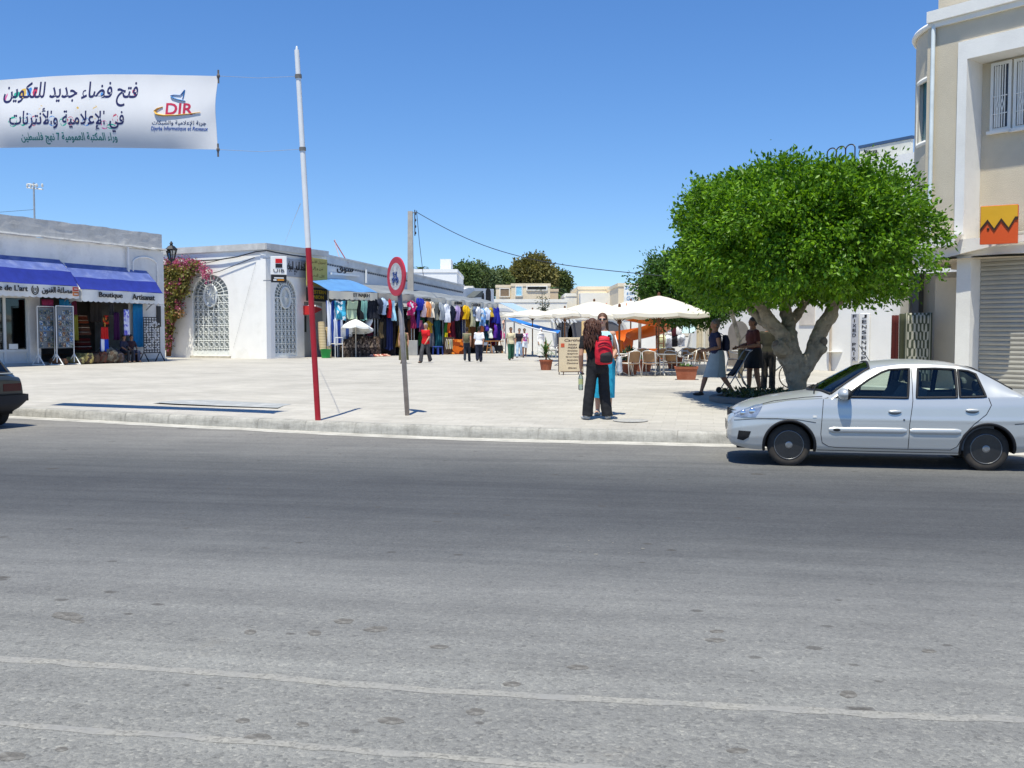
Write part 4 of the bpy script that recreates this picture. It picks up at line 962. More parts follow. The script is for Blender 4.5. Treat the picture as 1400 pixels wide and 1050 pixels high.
SHAPES = {
 'shirt': [(0,.22),(.05,.62),(.12,.92),(.30,1.0),(.36,.98),(.38,.62),(.7,.62),(1,.66)],
 'tunic': [(0,.22),(.05,.55),(.14,.80),(.3,.86),(.33,.60),(.6,.72),(1,.98)],
 'dress': [(0,.30),(.05,.60),(.2,.62),(.38,.52),(.6,.74),(1,1.0)],
 'trousers': [(0,.62),(.1,.70),(.5,.78),(1,.86)],
 'shawl': [(0,.75),(.1,.8),(.5,.85),(1,.7)],
 'towel': [(0,1),(.5,1),(1,1)]}
def garment(F, u0, u1, v0, v1, out, kind, mt, name, label, cat, group, rot=0):
    a0, z1 = F.hit(u0, v0, out); a1, _ = F.hit(u1, v0, out); z0 = F.hit((u0+u1)/2, v1, out)[1]; w_ = (a1-a0)/2; h = z1-z0; ca = (a0+a1)/2
    pr = SHAPES[kind]; ts = [p[0] for p in pr]; ws = [p[1] for p in pr]; sd = rng.random()*9; fr = rng.uniform(1.6, 3.2); sk = rng.uniform(-.06, .06)*h
    thk = .10 if kind in ('shirt', 'tunic', 'dress') else .05
    def fn(s, t):
        hw = w_*float(np.interp(t, ts, ws)); x = (s-.5)*2
        dy = .07*math.sin((s*fr+sd)*2*math.pi)*(.3+.9*t) + .05*math.sin(t*5+sd)
        notch = .12*h*(1-abs(x)*3)*(1 if t == 0 and abs(x) < .33 else 0)
        return Vector((ca+x*hw+sk*t, -out+dy, z1-h*t-max(0, notch) - .03*h*math.sin(s*9+sd)*t))
    m = MB(F.M); m.grid(fn, 10, 12, thick=thk)
    if kind in ('shirt', 'tunic', 'dress'): m.tube([(ca-w_*.3, -out, z1-.02), (ca, -out, z1+.1), (ca+w_*.3, -out, z1-.02)], .015, 4)
    o = m.build(name, mt, None, smooth=True, ang=60)
    return tag(o, label, cat, group)
GC = 'clothes hung along the market stalls'
GAR = [ # u0,u1,v0,v1,out, kind, colour, label
 (446.5,458,411,472,.15,'towel','S:2c4a9a','long blue and white striped cloth hung at the left end of the stalls','towel'),
 (457.5,472.5,411,437,.32,'towel','P:3f9ab8','turquoise printed towel hung beneath the ET NAJEH valance','towel'),
 (474,488,411,436,.30,'towel','T:aebfa2','pale green towel with folds next to the turquoise towel','towel'),
 (493,500.5,411,438,.30,'towel','7fb0a4','narrow mint cloth between two black garments','towel'),
 (489,494,411,436,.2,'shirt','15181c','black shirt squeezed between the pale green and mint cloths','shirt'),
 (455,467,437,472,.25,'towel','S:3450a4','second blue striped cloth hung low left of the white parasol','towel'),
 (466,480,444,470,.2,'towel','S:4a68b8','third blue striped cloth partly behind the white parasol','towel'),
 (501,517,409,436,.2,'tunic','191d28','wide black tunic under the corner of the cream valance','tunic'),
 (515,521,409,429,.35,'shirt','2c3140','charcoal shirt at the edge of the beige canopy','shirt'),
 (519.5,528,409,430,.3,'shirt','b8cde6','pale blue shirt left of the red dress','shirt'),
 (529,535.5,410,434,.35,'dress','b01420','bright red dress hung behind the round sign post','dress'),
 (534.5,540,411,438,.3,'trousers','a8d4ea','white and sky blue trousers right of the red dress','trousers'),
 (540,552,411,445,.15,'tunic','17171b','black tunic hung behind the sign post','tunic'),
 (555,569,412,431,.35,'shirt','P:c0306a','pink flowered shirt right of the sign post','shirt'),
 (561,568,431,449,.3,'trousers','8a1f4a','magenta trousers below the pink flowered shirt','trousers'),
 (568,578,409,424,.45,'shirt','20309c','royal blue football shirt at the top of the row','shirt'),
 (569,573.5,423,448,.4,'trousers','2c2f78','slim indigo trousers below the royal blue shirt','trousers'),
 (574,584,413,433,.35,'shirt','e2c8cc','pale pink shirt hung next to the royal blue shirt','shirt'),
 (582,588,414,433,.45,'shirt','d98a52','orange shirt hung between pale pink and grey ones','shirt'),
 (586,594,414,434,.35,'shirt','e6d9c4','cream shirt next to the orange shirt','shirt'),
 (592,600,414,437,.25,'shirt','7c7c72','olive grey shirt behind the cream shirt','shirt'),
 (599,606,415,437,.35,'shirt','a4aab0','light grey shirt beside the olive grey shirt','shirt'),
 (582,591.5,440,455,.3,'shirt','b08618','mustard shirt hung behind the woman in red','shirt'),
 (573,578,438,453,.2,'trousers','7a3a5c','plum trousers hung left of the mustard shirt','trousers'),
 (607,615,417,440,.4,'shirt','dfe2ea','white shirt right of the light grey shirt','shirt'),
 (613,622,419,439,.3,'shirt','151d34','navy blue shirt between white and lilac ones','shirt'),
 (621.5,627.5,419,438,.35,'shirt','a592bc','lilac shirt beside the navy blue shirt','shirt'),
 (627,632,420,437,.25,'shirt','4a2418','dark brown shirt left of the yellow shirt','shirt'),
 (632.5,642,419,436,.5,'shirt','e0b010','bright yellow shirt standing out in the row','shirt'),
 (643,648.5,421,446,.3,'tunic','a8a68a','long khaki tunic right of the yellow shirt','tunic'),
 (645,651,421,433,.35,'shirt','6f7f9c','slate blue shirt next to the khaki tunic','shirt'),
 (649,657,421,439,.45,'shirt','e8e9ee','clean white shirt in the far half of the row','shirt'),
 (656,662,423,446,.35,'tunic','P:6f9ed0','light blue printed tunic right of the clean white shirt','tunic'),
 (661.5,670,421.5,437,.4,'shirt','d8dff0','bluish white shirt by the far stall','shirt'),
 (669,673,422,433,.3,'shirt','c9a83a','small golden shirt near the far end','shirt'),
 (673,678,422,441,.3,'tunic','26308e','deep blue tunic near the far end','tunic'),
 (677.5,683,421,442,.45,'tunic','20289a','cobalt blue tunic closing the far end of the row','tunic'),
 (663,667,445,452,.35,'shirt','4a3aa4','small violet shirt in the lower far row','shirt'),
 (674,679,445,462,.4,'dress','5a2ca0','violet dress in the lower far row','dress'),
 (679,685,441,465,.3,'dress','2a2a86','dark blue dress in the lower far row','dress'),
 (607,612,440,468,.3,'trousers','2c6a2a','green trousers hung in the shaded stall','trousers'),
 (611,615,440,455,.35,'shirt','c8501c','orange red top hung above the green trousers','top'),
 (608.5,612,455,470,.4,'shawl','d8c818','yellow scarf hung beside the green trousers','scarf'),
 (684,689,452,463,.5,'shawl','c8288a','hot pink scarf on the last rail','scarf'),
 (686,693,438,452,.4,'shirt','d8b8ac','pinkish beige shirt at the very end of the rails','shirt'),
 (655,660,446,466,.3,'dress','b8603a','terracotta dress in the lower far row','dress'),
 (668,673,450,462,.45,'shirt','d8e0d4','pale mint top in the lower far row','top'),
 (517,524,440,462,.25,'trousers','5a4c34','khaki trousers hung deep behind the parasol','trousers'),
]
def gmat(c):
    if c[:2] == 'S:': return stripes('stripe_'+c[2:], [(H(c[2:]), .42), (H('dfe3ec'), .58)], .34)
    if c[:2] == 'P:': return spots('print_'+c[2:], [H(c[2:]), tuple(x*.6 for x in H(c[2:])), H('e0e6ea'), H(c[2:]), tuple(min(1,x*1.6) for x in H(c[2:]))], 5)
    if c[:2] == 'T:': return stripes('tufted_'+c[2:], [(H(c[2:]), .85), (tuple(x*.55 for x in H(c[2:])), .15)], .62, 2)
    return cm(c)
for (u0,u1,v0,v1,out,kd,c,lb,cat) in GAR:
    garment(F3, u0, u1, v0, v1, out, kd, gmat(c), 'hanging_'+('cloth' if kd == 'towel' else kd), lb, cat, GC)
# dim second row, each behind a garment that shows in front
backs = [('maroon','6e1c30'),('teal','1c5a66'),('brown','664026'),('black','18181c'),('plum','5a2468'),('green','24582e'),('navy','1a2654'),('dark red','8a1a20'),('grey','66666c'),('ochre','8a6820')]
fronts = [(504,'the wide black tunic'),(523,'the pale blue shirt'),(531,'the bright red dress'),(547,'the black tunic by the sign post'),(562,'the pink flowered shirt'),(577,'the pale pink shirt'),(588,'the cream shirt'),(597,'the olive grey shirt'),(604,'the light grey shirt'),(612,'the white shirt'),(619,'the navy blue shirt'),(626,'the lilac shirt'),(632,'the dark brown shirt'),(638,'the bright yellow shirt'),(646,'the khaki tunic'),(653,'the clean white shirt'),(659,'the light blue printed tunic'),(666,'the bluish white shirt'),(671,'the golden shirt'),(676,'the deep blue tunic')]
for i, (u, lb) in enumerate(fronts):
    nm, c = backs[(i*3) % len(backs)]; kd = ('dress', 'tunic', 'trousers')[i % 3]; w_ = 5.4 - i*.08
    garment(F3, u-w_, u+w_, 436-rng.random()*3-i*.15, 470+rng.random()*9-i*.3, -.15-.25*rng.random(), kd, cm(c), 'hanging_'+kd, f'{nm} {kd} in the dim row behind {lb}', kd, 'clothes in the dim back row of the stalls')

# goods on the ground in front of the stalls
def onF3(u, v, out): a, z = F3.hit(u, v, out); return F3.p(a, out, PL)
GG = 'goods set out in front of the stalls'
b = onF3(445.5, 488, .5); m = MB(); m.lathe([(.24,0),(.31,.48),(.33,.5),(.30,.5),(.23,.05),(0,.05)], 18, b)
tag(m.build('bucket', mat('green_plastic', (.02,.30,.06), .4, .08, 3), None, smooth=True, ang=40), 'bright green plastic bucket below the rolled straw mats', 'bucket', GG)
b = onF3(444, 488, .1)
for i, (dx, hh, r_, lb) in enumerate([(-.12, 2.05, .20, 'taller roll of straw matting leaning on the bank wall'), (.30, 1.75, .17, 'shorter roll of straw matting beside the taller roll')]):
    m = MB(); p = b + F3.d*dx; q = p + F3.d*(.12+.1*i) - F3.n*-.25 + Vector((0,0,hh))
    m.tube([p+Vector((0,0,.5*(1-i)*.9+.02)), p.lerp(q, .5), q], [r_, r_*1.05, r_*.98], 12)
    tag(m.build('straw_roll', stripes('straw_weave', [(H('c9b793'), .7), (H('8f7c58'), .3)], .09, 2), None, smooth=True, ang=50), lb, 'straw mat', GG)
b = onF3(460, 490, .35); ch = thing('folding_stand', 'thin white metal frame stand beside the green bucket', 'stand', b, F3.rz())
m = MB()
for x in (-.3, .3):
    m.tube([(x,-.2,0),(x,-.2,.8),(x,.2,.8),(x,.2,0)], .025, 5)
m.tube([(-.3,-.2,.78),(.3,-.2,.78)], .025, 5); m.tube([(-.3,.2,.78),(.3,.2,.78)], .025, 5); m.tube([(-.3,-.2,1.15),(.3,-.2,1.15)], .025, 5); m.tube([(-.3,-.2,.78),(-.3,-.2,1.15)], .025, 5); m.tube([(.3,-.2,.78),(.3,-.2,1.15)], .025, 5)
m.build('frame', IRONW, ch)
m = MB(); m.box(-.28,.28,-.19,.19,.79,.83); m.build('seat', mat('seat_olive', (.2,.19,.12)), ch)
# bag display table: dark woven bags
for i in range(9):
    u = 470 + i*5.6; b = onF3(u, 488, .25 + .15*(i % 2)); hgt = .95 + .25*((i*7) % 3)/2; wd = .55
    cc = ['4a4038','3a332e','55483e','2f2a2a','5c5048','40352f','4c443f','352c2a','59483a'][i]
    lb = ['grey brown woven bag next to the white stand','near black woven bag, second from the white stand','tan flecked woven bag left of the parasol pole','black woven bag just left of the parasol pole','taupe woven bag behind the parasol pole','dark brown woven bag just right of the parasol pole','mottled grey woven bag right of the dark brown one','blackish brown woven bag near the sandals','wide brown woven bag at the right end of the bag heap'][i]
    t = thing('woven_bag', lb, 'bag', b, F3.rz()+rng.uniform(-.2,.2), 'woven bags heaped under the white parasol')
    m = MB(); m.grid(lambda s, q: Vector((wd*.5*math.cos(s*2*math.pi)*(1-.12*q+.1*math.sin(q*3)), .2*math.sin(s*2*math.pi), hgt*q)), 14, 6)
    m.add([(wd*.5*math.cos(k/14*2*math.pi), .2*math.sin(k/14*2*math.pi), .01) for k in range(14)], [tuple(range(14))])
    m.build('body', spots('bag_'+cc, [H(cc), tuple(x*.5 for x in H(cc)), tuple(min(1, x*2) for x in H(cc)), H(cc), H('8a7a6c')], 9), t, smooth=True)
    m = MB()
    for y in (-.17, .17): m.tube([(-.13, y, hgt*.96), (-.1, y, hgt+.25), (.1, y, hgt+.25), (.13, y, hgt*.96)], .018, 5)
    m.build('handle', DARK, t)
tb = thing('display_table', 'dark low table holding small goods behind the woven bags', 'table', onF3(490, 486, -.4), F3.rz())
m = MB(); m.bbox(-1.6, 1.6, -.5, .5, 1.15, 1.22, .02); m.build('tabletop', mat('table_dark', (.06,.05,.045), .8, .2, 3), tb)
for x in (-1.5, 1.5):
    for y in (-.42, .42):
        m = MB(); m.box(x-.04, x+.04, y-.04, y+.04, 0, 1.148); m.build('leg', DARK, tb)
for i in range(8):
    u = 509 + i*3.0; v = 484.5 + (i*5 % 4)*2.2; b = onF3(u, v, .7 + .1*(i % 3))
    c = ['d8a898','b86a5c','e0b8a0','c87c70','e8c8b4','a85a48','d89888','e4b49c'][i]
    m = MB(); A = Matrix.Rotation(rng.uniform(-.9,.9), 3, 'Z'); m.ell(b+Vector((0,0,.05)), (.20,.08,.045), 10, 6, A=A); m.ell(b+A@Vector((-.05,0,.10)), (.10,.085,.05), 8, 5, A=A)
    lb = ['pale pink slipper nearest the bags','brick pink slipper second from the bags','peach slipper lying crosswise','dusty rose slipper in the middle of the pile','cream slipper in the middle of the pile','rust slipper at the front of the pile','salmon slipper near the dark stall','apricot slipper at the right end of the pile'][i]
    tag(m.build('slipper', cm(c), None, smooth=True), lb, 'slipper', 'slippers laid out beside the woven bags')
# white parasol leaning over the bags
b = onF3(486.5, 490, .55); pz = F3.hit(488, 434, .5)[1]
t = thing('market_parasol', 'tilted white parasol shading the woven bags', 'parasol', b, F3.rz())
tilt = Matrix.Rotation(R(9), 3, 'Y') @ Matrix.Rotation(R(-6), 3, 'X'); top = Vector((0, 0, pz-PL-.1))
m = MB(); m.tube([(0,0,0), (0,0,top.z-.1)], .035, 7); m.build('pole', mat('pole_pale', (.55,.5,.42), .6), t)
m = MB()
def para(rad, rise, top, A, n=8, drop=.13, scal=.10):
    m = MB(); vs = [top]; fs = []; nr = 5; N_ = n*3
    for i in range(1, nr+1):
        q = i/nr
        for j in range(N_):
            t = 2*math.pi*j/N_; k = abs(math.sin(t*n/2)); rr = rad*q*(1-scal*k*q)
            vs.append(top + A @ Vector((rr*math.cos(t), rr*math.sin(t), -rise*(q**1.25)-.05*k*q)))
    for j in range(N_):
        t = 2*math.pi*j/N_; k = abs(math.sin(t*n/2)); rr = rad*(1-scal*k)*1.005; vs.append(top + A @ Vector((rr*math.cos(t), rr*math.sin(t), -rise-drop-.05*k)))
    for j in range(N_): fs.append((0, 1+j, 1+(j+1) % N_))
    for i in range(nr):
        for j in range(N_): a = 1+i*N_+j; c = 1+i*N_+(j+1) % N_; fs.append((a, a+N_, c+N_, c))
    m.add(vs, fs); return m
para(1.05, .55, top, tilt).build('canopy', mat('parasol_white', (.80,.80,.77), .85, .04, 3, tr=.12), t, smooth=True, ang=30)
b2 = onF3(504, 490, .1); t = thing('small_parasol', 'small furled white parasol sticking out behind the big one', 'parasol', b2 + Vector((0,0,0)), F3.rz())
z_ = F3.hit(508, 430, .1)[1]-PL; m = MB(); m.tube([(-.75,.1,.0),(-.2,.1,z_-.95)], .025, 6); m.build('pole', mat('pole_pale2', (.5,.46,.4)), t)
m = MB(); m.tube([(-.25,.1,z_-1.05),(-.05,.1,z_-.75),(.2,.1,z_-.35),(.38,.1,z_)], [.06,.24,.26,.03], 10, flat=.6); m.build('canopy', mat('parasol_white2', (.8,.8,.78), .85), t, smooth=True)
# stools, stands and cloth draped tables further on
b = onF3(598.5, 489, .6); st = thing('plastic_stool', 'blue plastic stool near the woman in red', 'stool', b, F3.rz(), None)
m = MB(); m.bbox(-.26,.26,-.26,.26,.5,.56,.03); m.build('seat', mat('blue_plastic', (.03,.06,.28), .4, .08, 4), st)
for x in (-.2,.2):
    for y in (-.2,.2):
        m = MB(); m.bar((x*1.15,y*1.15,0),(x,y,.5),.07,.07); m.build('leg', mat('blue_plastic', (0,0,0)), st)
b = onF3(564.5, 488, .3); m = MB(); m.bbox(b.x-.3, b.x+.3, b.y-.25, b.y+.25, PL, PL+.95, .02)
tag(m.build('display_plinth', mat('plinth_grey', (.36,.36,.35), .8, .1, 3), None), 'grey plinth standing among the clothes right of the sign post', 'plinth')
b = onF3(624.5, 489, .6)
m = MB(); m.grid(lambda s, q: Vector((b.x+.55*math.cos(s*2*math.pi)*(1+.16*q+.06*math.sin(s*44)*q), b.y+.35*math.sin(s*2*math.pi)*(1+.12*q), PL+1.0-.98*q)), 32, 4); m.add([(b.x+.55*math.cos(k/32*2*math.pi), b.y+.35*math.sin(k/32*2*math.pi), PL+1.0) for k in range(32)], [tuple(range(32))])
tag(m.build('draped_table', spots('orange_print', [H('c8641c'), H('8a3c14'), H('e08838'), H('c05c1c'), H('5a2810')], 5), None, smooth=True, ang=50), 'table draped with an orange printed cloth', 'table', GG)
b = onF3(614.5, 488, .5); t = thing('necklace_stand', 'stand hung with pale bead necklaces beside the orange cloth', 'display stand', b, F3.rz(), GG)
m = MB(); m.box(-.5,.5,-.03,.03,.1,1.15); m.box(-.5,-.44,-.25,.25,0,.1); m.box(.44,.5,-.25,.25,0,.1); m.build('board', mat('bead_board', (.10,.06,.04), .9), t)
for k in range(5):
    x = -.38+.19*k; m = MB(); m.tube([(x+.07*math.cos(q), -.06, .68+.32*math.sin(q)) for q in np.linspace(0, 2*math.pi, 13)[:-1]], .028, 5, closed=True)
    m.build('necklace', cm(['cfc8b4','b8a888','d8d0c0','a8b090','c8b8a0'][k]), t)
b = onF3(672, 487, .3); m = MB(); m.bbox(b.x-.8, b.x+.8, b.y-.4, b.y+.4, PL+.15, PL+.55, .05); 
t = thing('handcart', 'low dark handcart with white wheel at the far end of the stalls', 'cart', b, F3.rz()); m.build('body', mat('cart_dark', (.035,.035,.035), .8), t, W=True)
for dx in (-.55, .55):
    m = MB(); m.lathe([(.05,-.05),(.24,-.05),(.25,0),(.24,.05),(.05,.05)], 18, (dx,-.46,.25), A=Matrix.Rotation(R(90),3,'X')); m.build('wheel', mat('wheel_white', (.6,.6,.58)), t)
b = onF3(676, 482, .9); t = thing('trestle_table', 'small orange wooden trestle table at the far end of the stalls', 'table', b, F3.rz())
m = MB(); m.box(-.7,.7,-.3,.3,.82,.88); m.build('tabletop', mat('orange_wood', (.42,.19,.06), .7), t)
for x in (-.6,.6):
    m = MB(); m.bar((x,-.25,0),(x,-.1,.82),.06,.05); m.bar((x,.25,0),(x,.1,.82),.06,.05); m.bar((x,-.18,.4),(x,.18,.4),.04,.04); m.build('leg', mat('orange_wood', (0,0,0)), t)
b = onF3(687.5, 481, .8); t = thing('display_stand', 'white splayed stand with hot pink cloth at the end of the row', 'stand', b, 0)
m = MB(); m.tube([(0,0,0.15),(0,0,1.7)], .05, 6)
for a in range(4): m.tube([(0,0,.25),(.45*math.cos(a*1.57+.4),.45*math.sin(a*1.57+.4),.03)], .05, 5)
m.build('frame', IRONW, t)

# tarpaulins after the stalls
q = [P(690,431,66), P(768,450,58.5), P(768,455,58), P(690,437,66)]
t = thing('tarpaulin', 'bright blue tarpaulin stretched low across the street', 'tarpaulin', (P(728,440,62).x, 62, PL))
p0, p1, p2, p3 = P(691,431,68), P(766,452,60), P(760,455.5,57), P(703,440,60)
m = MB(); m.grid(lambda s, q: p0.lerp(p1, s).lerp(p3.lerp(p2, s), q) + Vector((0,0,-.25*math.sin(math.pi*s)*.3-.2*math.sin(math.pi*q)*.4)), 14, 6, thick=.02); m.build('sheet', mat('bright_blue_tarp', (.03,.20,.62), .6, .1, 1), t, W=True, smooth=True, ang=50)
for p in (p0, p1, p2, p3):
    m = MB(); m.tube([(p.x,p.y,PL),(p.x,p.y,p.z)], .04, 6); m.build('post', GREYM, t, W=True)
m = MB(); 
def ab(s): return p3.lerp(p2, s) + Vector((0,-.02,.02))
m.tube([ab(k/8) - Vector((0,0,.3*math.sin(math.pi*k/8)*.3)) for k in range(9)], .05, 5); m.build('white_edge', CLOTHW, t, W=True, smooth=True)
a0, z1 = F3.hit(684, 414, .4); a1, _ = F3.hit(703, 414, .4); z0 = F3.hit(690, 427, 1.6)[1]
m = MB(F3.M); m.grid(lambda s, q: Vector((a0+(a1-a0)*s, -.3-1.8*q, z1+(z0-z1)*q)), 6, 4, thick=.02); o = tag(m.build('tarpaulin', mat('pale_blue_tarp', (.33,.45,.58), .7, .08, 1), None), 'pale blue tarpaulin propped at the end of the stalls', 'tarpaulin')

# utility pole with its cable
pp = P(561.5, 400, 66); zt = PZ(289, 66)
up_ = thing('utility_pole', 'square concrete utility pole rising behind the market roof', 'utility pole', (pp.x, pp.y, PL))
m = MB(); s0, s1 = .24, .15; hz = zt-PL
m.add([(-s0,-s0,0),(s0,-s0,0),(s0,s0,0),(-s0,s0,0),(-s1,-s1,hz),(s1,-s1,hz),(s1,s1,hz),(-s1,s1,hz)], [(0,3,2,1),(4,5,6,7),(0,1,5,4),(1,2,6,5),(2,3,7,6),(3,0,4,7)]); m.build('post', mat('pole_concrete', (.40,.37,.33), .9, .12, 2, .2, 30), up_)
m = MB(); m.tube([(.15,0,hz-.1),(.42,0,hz-.05),(.42,0,hz+.05)], .03, 5); m.tube([(.30,0,hz-1.6),(.30,0,hz+.1)], .035, 5)
for k in range(4): m.ell((.33,0,hz-.15-.42*k), (.07,.07,.10), 8, 5)
m.build('insulator', mat('dark_insulator', (.05,.05,.06), .4), up_)
e = P(906, 377, 34); s_ = Vector((pp.x+.42, pp.y, zt-.05)); pts = []
for k in range(25):
    q = k/24; p = s_.lerp(e, q); v_ = 290 + (372-290)*0; p.z -= .85*math.sin(math.pi*q); pts.append(p)
m = MB(); m.tube(pts, [.024-.010*k/24 for k in range(25)], 5); e2 = P(579, 379, 70); m.tube([s_, s_.lerp(e2, .4)+Vector((0,0,-.3)), e2], .02, 5); m.build('cable', BLACKM, up_, W=True)

# ------------------------------------------------------------------ far buildings
def block(name, label, u0, u1, vt, Y, depth, mt, cat='house', group='pale houses at the end of the street', base=PL, slant=0):
    x0, x1 = X(u0, Y), X(u1, Y); z = PZ(vt, Y)
    t = thing(name, label, cat, ((x0+x1)/2, Y, base), 0, group)
    m = MB(Matrix.Translation((x0, Y, 0)) @ Matrix.Rotation(slant, 4, 'Z')); w_ = (x1-x0)/math.cos(slant)
    m.box(0, w_, 0, depth, base-.2, z-.3); 
    m.build('wall', mt, t, W=True)
    m = MB(m.M); m.box(-.06, w_+.06, -.06, .3, z-.298, z); m.box(-.06, .3, .302, depth+.06, z-.298, z); m.box(w_-.3, w_+.06, .302, depth+.06, z-.298, z); m.box(.302, w_-.302, depth-.2, depth+.06, z-.298, z-.01); m.build('parapet', mt, t, W=True)
    return t, m.M, w_, z
CREAMW = mat('cream_render', (.78,.66,.48), .9, .05, .8, .2, 10, c2=(.66,.56,.42), amt=.4, sscale=.3)
PALEW = mat('pale_render', (.80,.77,.70), .9, .05, .8, .2, 10, c2=(.68,.64,.58), amt=.4, sscale=.3)
SANDW = mat('sand_render', (.70,.56,.40), .9, .05, .8, .2, 10)
t, M_, w_, z = block('white_house', 'plain white house with a roof box behind the utility pole', 564, 625, 368, 92, 12, mat('far_white', (.82,.82,.81), .9, .03, 1))
m = MB(M_); m.box(w_*.61, w_*.85, 1, 4, z, z+1.0); m.build('roof_box', mat('far_white', (0,0,0)), t, W=True)
block('white_house', 'small pale house wedged between market roof and grey house', 628, 646, 391, 96, 8, PALEW)
t, M_, w_, z = block('cream_house', 'cream house with a light blue window above the street', 699, 752, 387.5, 106, 14, CREAMW)
def wins(t, M_, Y, lst, mt, fr=None):
    inv = M_.inverted()
    for u, v0, v1, hw in lst:
        p = P(u, v0, Y); q = P(u, v1, Y); x = p.x - M_.translation.x
        m = MB(M_); m.box(x-hw, x+hw, -.05, -.003, q.z, p.z); wn = m.build('window', mt, t, W=True)
        m = MB(M_); m.box(x-hw-.12, x-hw-.005, -.09, -.004, q.z-.1, p.z+.1); m.box(x+hw+.005, x+hw+.12, -.09, -.004, q.z-.1, p.z+.1); m.box(x-hw, x+hw, -.09, -.004, p.z+.003, p.z+.1); m.box(x-hw, x+hw, -.12, -.004, q.z-.1, q.z-.003); m.build('frame', PALEW, wn, W=True)
wins(t, M_, 106, [(709.5, 392, 404, .28)], mat('light_blue_shutter', (.30,.62,.80), .7)); wins(t, M_, 106, [(734, 392, 396, 1.0)], DARK)
t, M_, w_, z = block('cream_house', 'lower cream wing left of the house with the blue window', 678, 699, 389.5, 107, 10, CREAMW); wins(t, M_, 107, [(690, 395, 405, .45)], mat('brown_shutter', (.25,.18,.12)))
block('cream_house', 'darker cream block tucked behind the blue window house', 752, 763, 395, 112, 10, SANDW)
t, M_, w_, z = block('white_house', 'long white terrace front below the cream houses', 676, 775, 409, 96, 6, PALEW)
m = MB(M_); m.box(0, w_, -.5, -.07, z-1.6, z-1.45); m.box(w_*.25, w_*.8, -.06, -.01, z-3.2, z-1.7); m.build('ledge_and_shade_panel', mat('painted_shade_grey', (.5,.48,.44)), t, W=True)  # ledge and flat panel, the shade of a recess put into the grey
block('white_house', 'white block in the gap between the cream houses', 773, 792, 401, 100, 9, PALEW)
t, M_, w_, z = block('cream_house', 'wide sandy house right of the gap with low terrace', 790, 848, 391.5, 98, 12, CREAMW)
m = MB(M_); m.box(w_*.02, w_*.72, -2.5, -.07, PL, PZ(401, 96)); m.build('terrace', PALEW, t, W=True); wins(t, M_, 98, [(836, 402, 412, .7)], mat('pale_shutter', (.6,.55,.48)))
t, M_, w_, z = block('cream_house', 'tall sandy house carrying the white Shop sign', 845, 884, 387, 88, 12, CREAMW)
FQ = Frame((X(852,87.5), 87.5), (X(876,87.5), 87.5))
t, a0, a1, z0, z1 = board('shop_sign', 'white panel with blue handwritten Shop lettering on a far house', FQ, 853, 872, 389, 413, 0, .1, mat('sign_white2', (.80,.79,.74), .6))
m = MB(FQ.M)
for k, (w_, hh) in enumerate((('Shop', .26), ('& Cafe', .15), ('Ger', .22))): m.text(w_, (a0+a1)/2, z1-(z1-z0)*(.2, .5, .78)[k], 1, y=-.02, width=(a1-a0)*(.85, .6, .6)[k], maxh=(z1-z0)*hh, depth=.018, shear=.2)
m.build('lettering', mat('sign_blue', (.08,.25,.5)), t, W=True)
t, M_, w_, z = block('white_house', 'white low front with an arched doorway behind the café', 690, 900, 431, 70, 4, PALEW)
m = MB(M_)
for u, r_, v1 in ((831, .95, 478), (771, .6, 480), (790, .7, 480)):
    p = P(u, 446, 70); x = p.x - M_.translation.x; m.prism(arch_poly(x-r_, x+r_, PL, p.z-.5, p.z+.35, 11), -.03, -.004)
m.build('doorway', mat('doorway_grey', (.10,.10,.11)), t, W=True)
m = MB(M_)
p = P(831, 442, 70); x = p.x - M_.translation.x
pts = arch_poly(x-1.25, x+1.25, PL, p.z-.7, p.z+.5, 15); m.tube([(a, -.06, b_) for a, b_ in pts], .14, 6); m.build('arch_moulding', mat('arch_stone', (.5,.48,.45)), t, W=True)
m = MB(M_); x0 = X(795, 70)-M_.translation.x; x1 = X(826, 70)-M_.translation.x; m.box(x0, x1, -.08, -.033, PL, PZ(433, 70)-.3); m.build('ochre_bay', mat('ochre_wall', (.72,.50,.24), .9, .06, 1), t, W=True)
m = MB(M_)
for k in range(7):
    u = 752+k*5; x = X(u,70)-M_.translation.x; m.add([(x,-.05,PZ(436,70)),(x+.16,-.05,PZ(436,70)),(x+.3,-.9,PZ(441,69)),(x+.14,-.9,PZ(441,69))],[(0,1,2,3)])
m.build('striped_hood', mat('hood_grey', (.35,.36,.38)), t, W=True)
# ------------------------------------------------------------------ beige building at the right
rng = random.Random(5)
FB = FR(1268, 24.0, 1400, 22.2)
BE = mat('beige_render', (.60,.525,.405), .95, .05, 1.5, .5, 55, c2=(.50,.44,.34), amt=.4, sscale=.5)
BWH = mat('frame_white', (.80,.78,.74), .85, .04, 1.5, .2, 30, c2=(.64,.62,.58), amt=.4, sscale=.6)
bl = thing('beige_building', 'beige corner building with white framed recess and rounded stair bay', 'building', FB.p(4, -3, PL), FB.rz())
zt = FB.hit(1274, 33)[1]; zc = FB.hit(1285, 330)[1]; xr = 11.0
a1310 = FB.hit(1310, 200)[0]; a1323 = FB.hit(1322.6, 200)[0]; zf_o = FB.hit(1310, 60)[1]; zf_i = FB.hit(1323, 82)[1]
RD_ = .62
xi0, xi1 = a1323, 8.6
zl = zc - .55                      # underside of the first floor
m = MB(FB.M)
m.box(-.15, a1310, 0, .3, zc-.12, zt); m.box(a1310, xr, 0, .3, zf_o, zt)
m.box(xi0+.0, xr, RD_, RD_+.25, zl+.35, zf_o)
m.box(xr-.3, xr, .302, 9, PL-.1, zt-.02); m.box(-.15, xr-.3, 8.7, 9, PL-.1, zt-.02)
m.box(xi1+.32, xr, 0, .3, zl+.35, zf_o)
m.box(-.1, xr-.31, .35, 8.69, zt-.6, zt-.4)
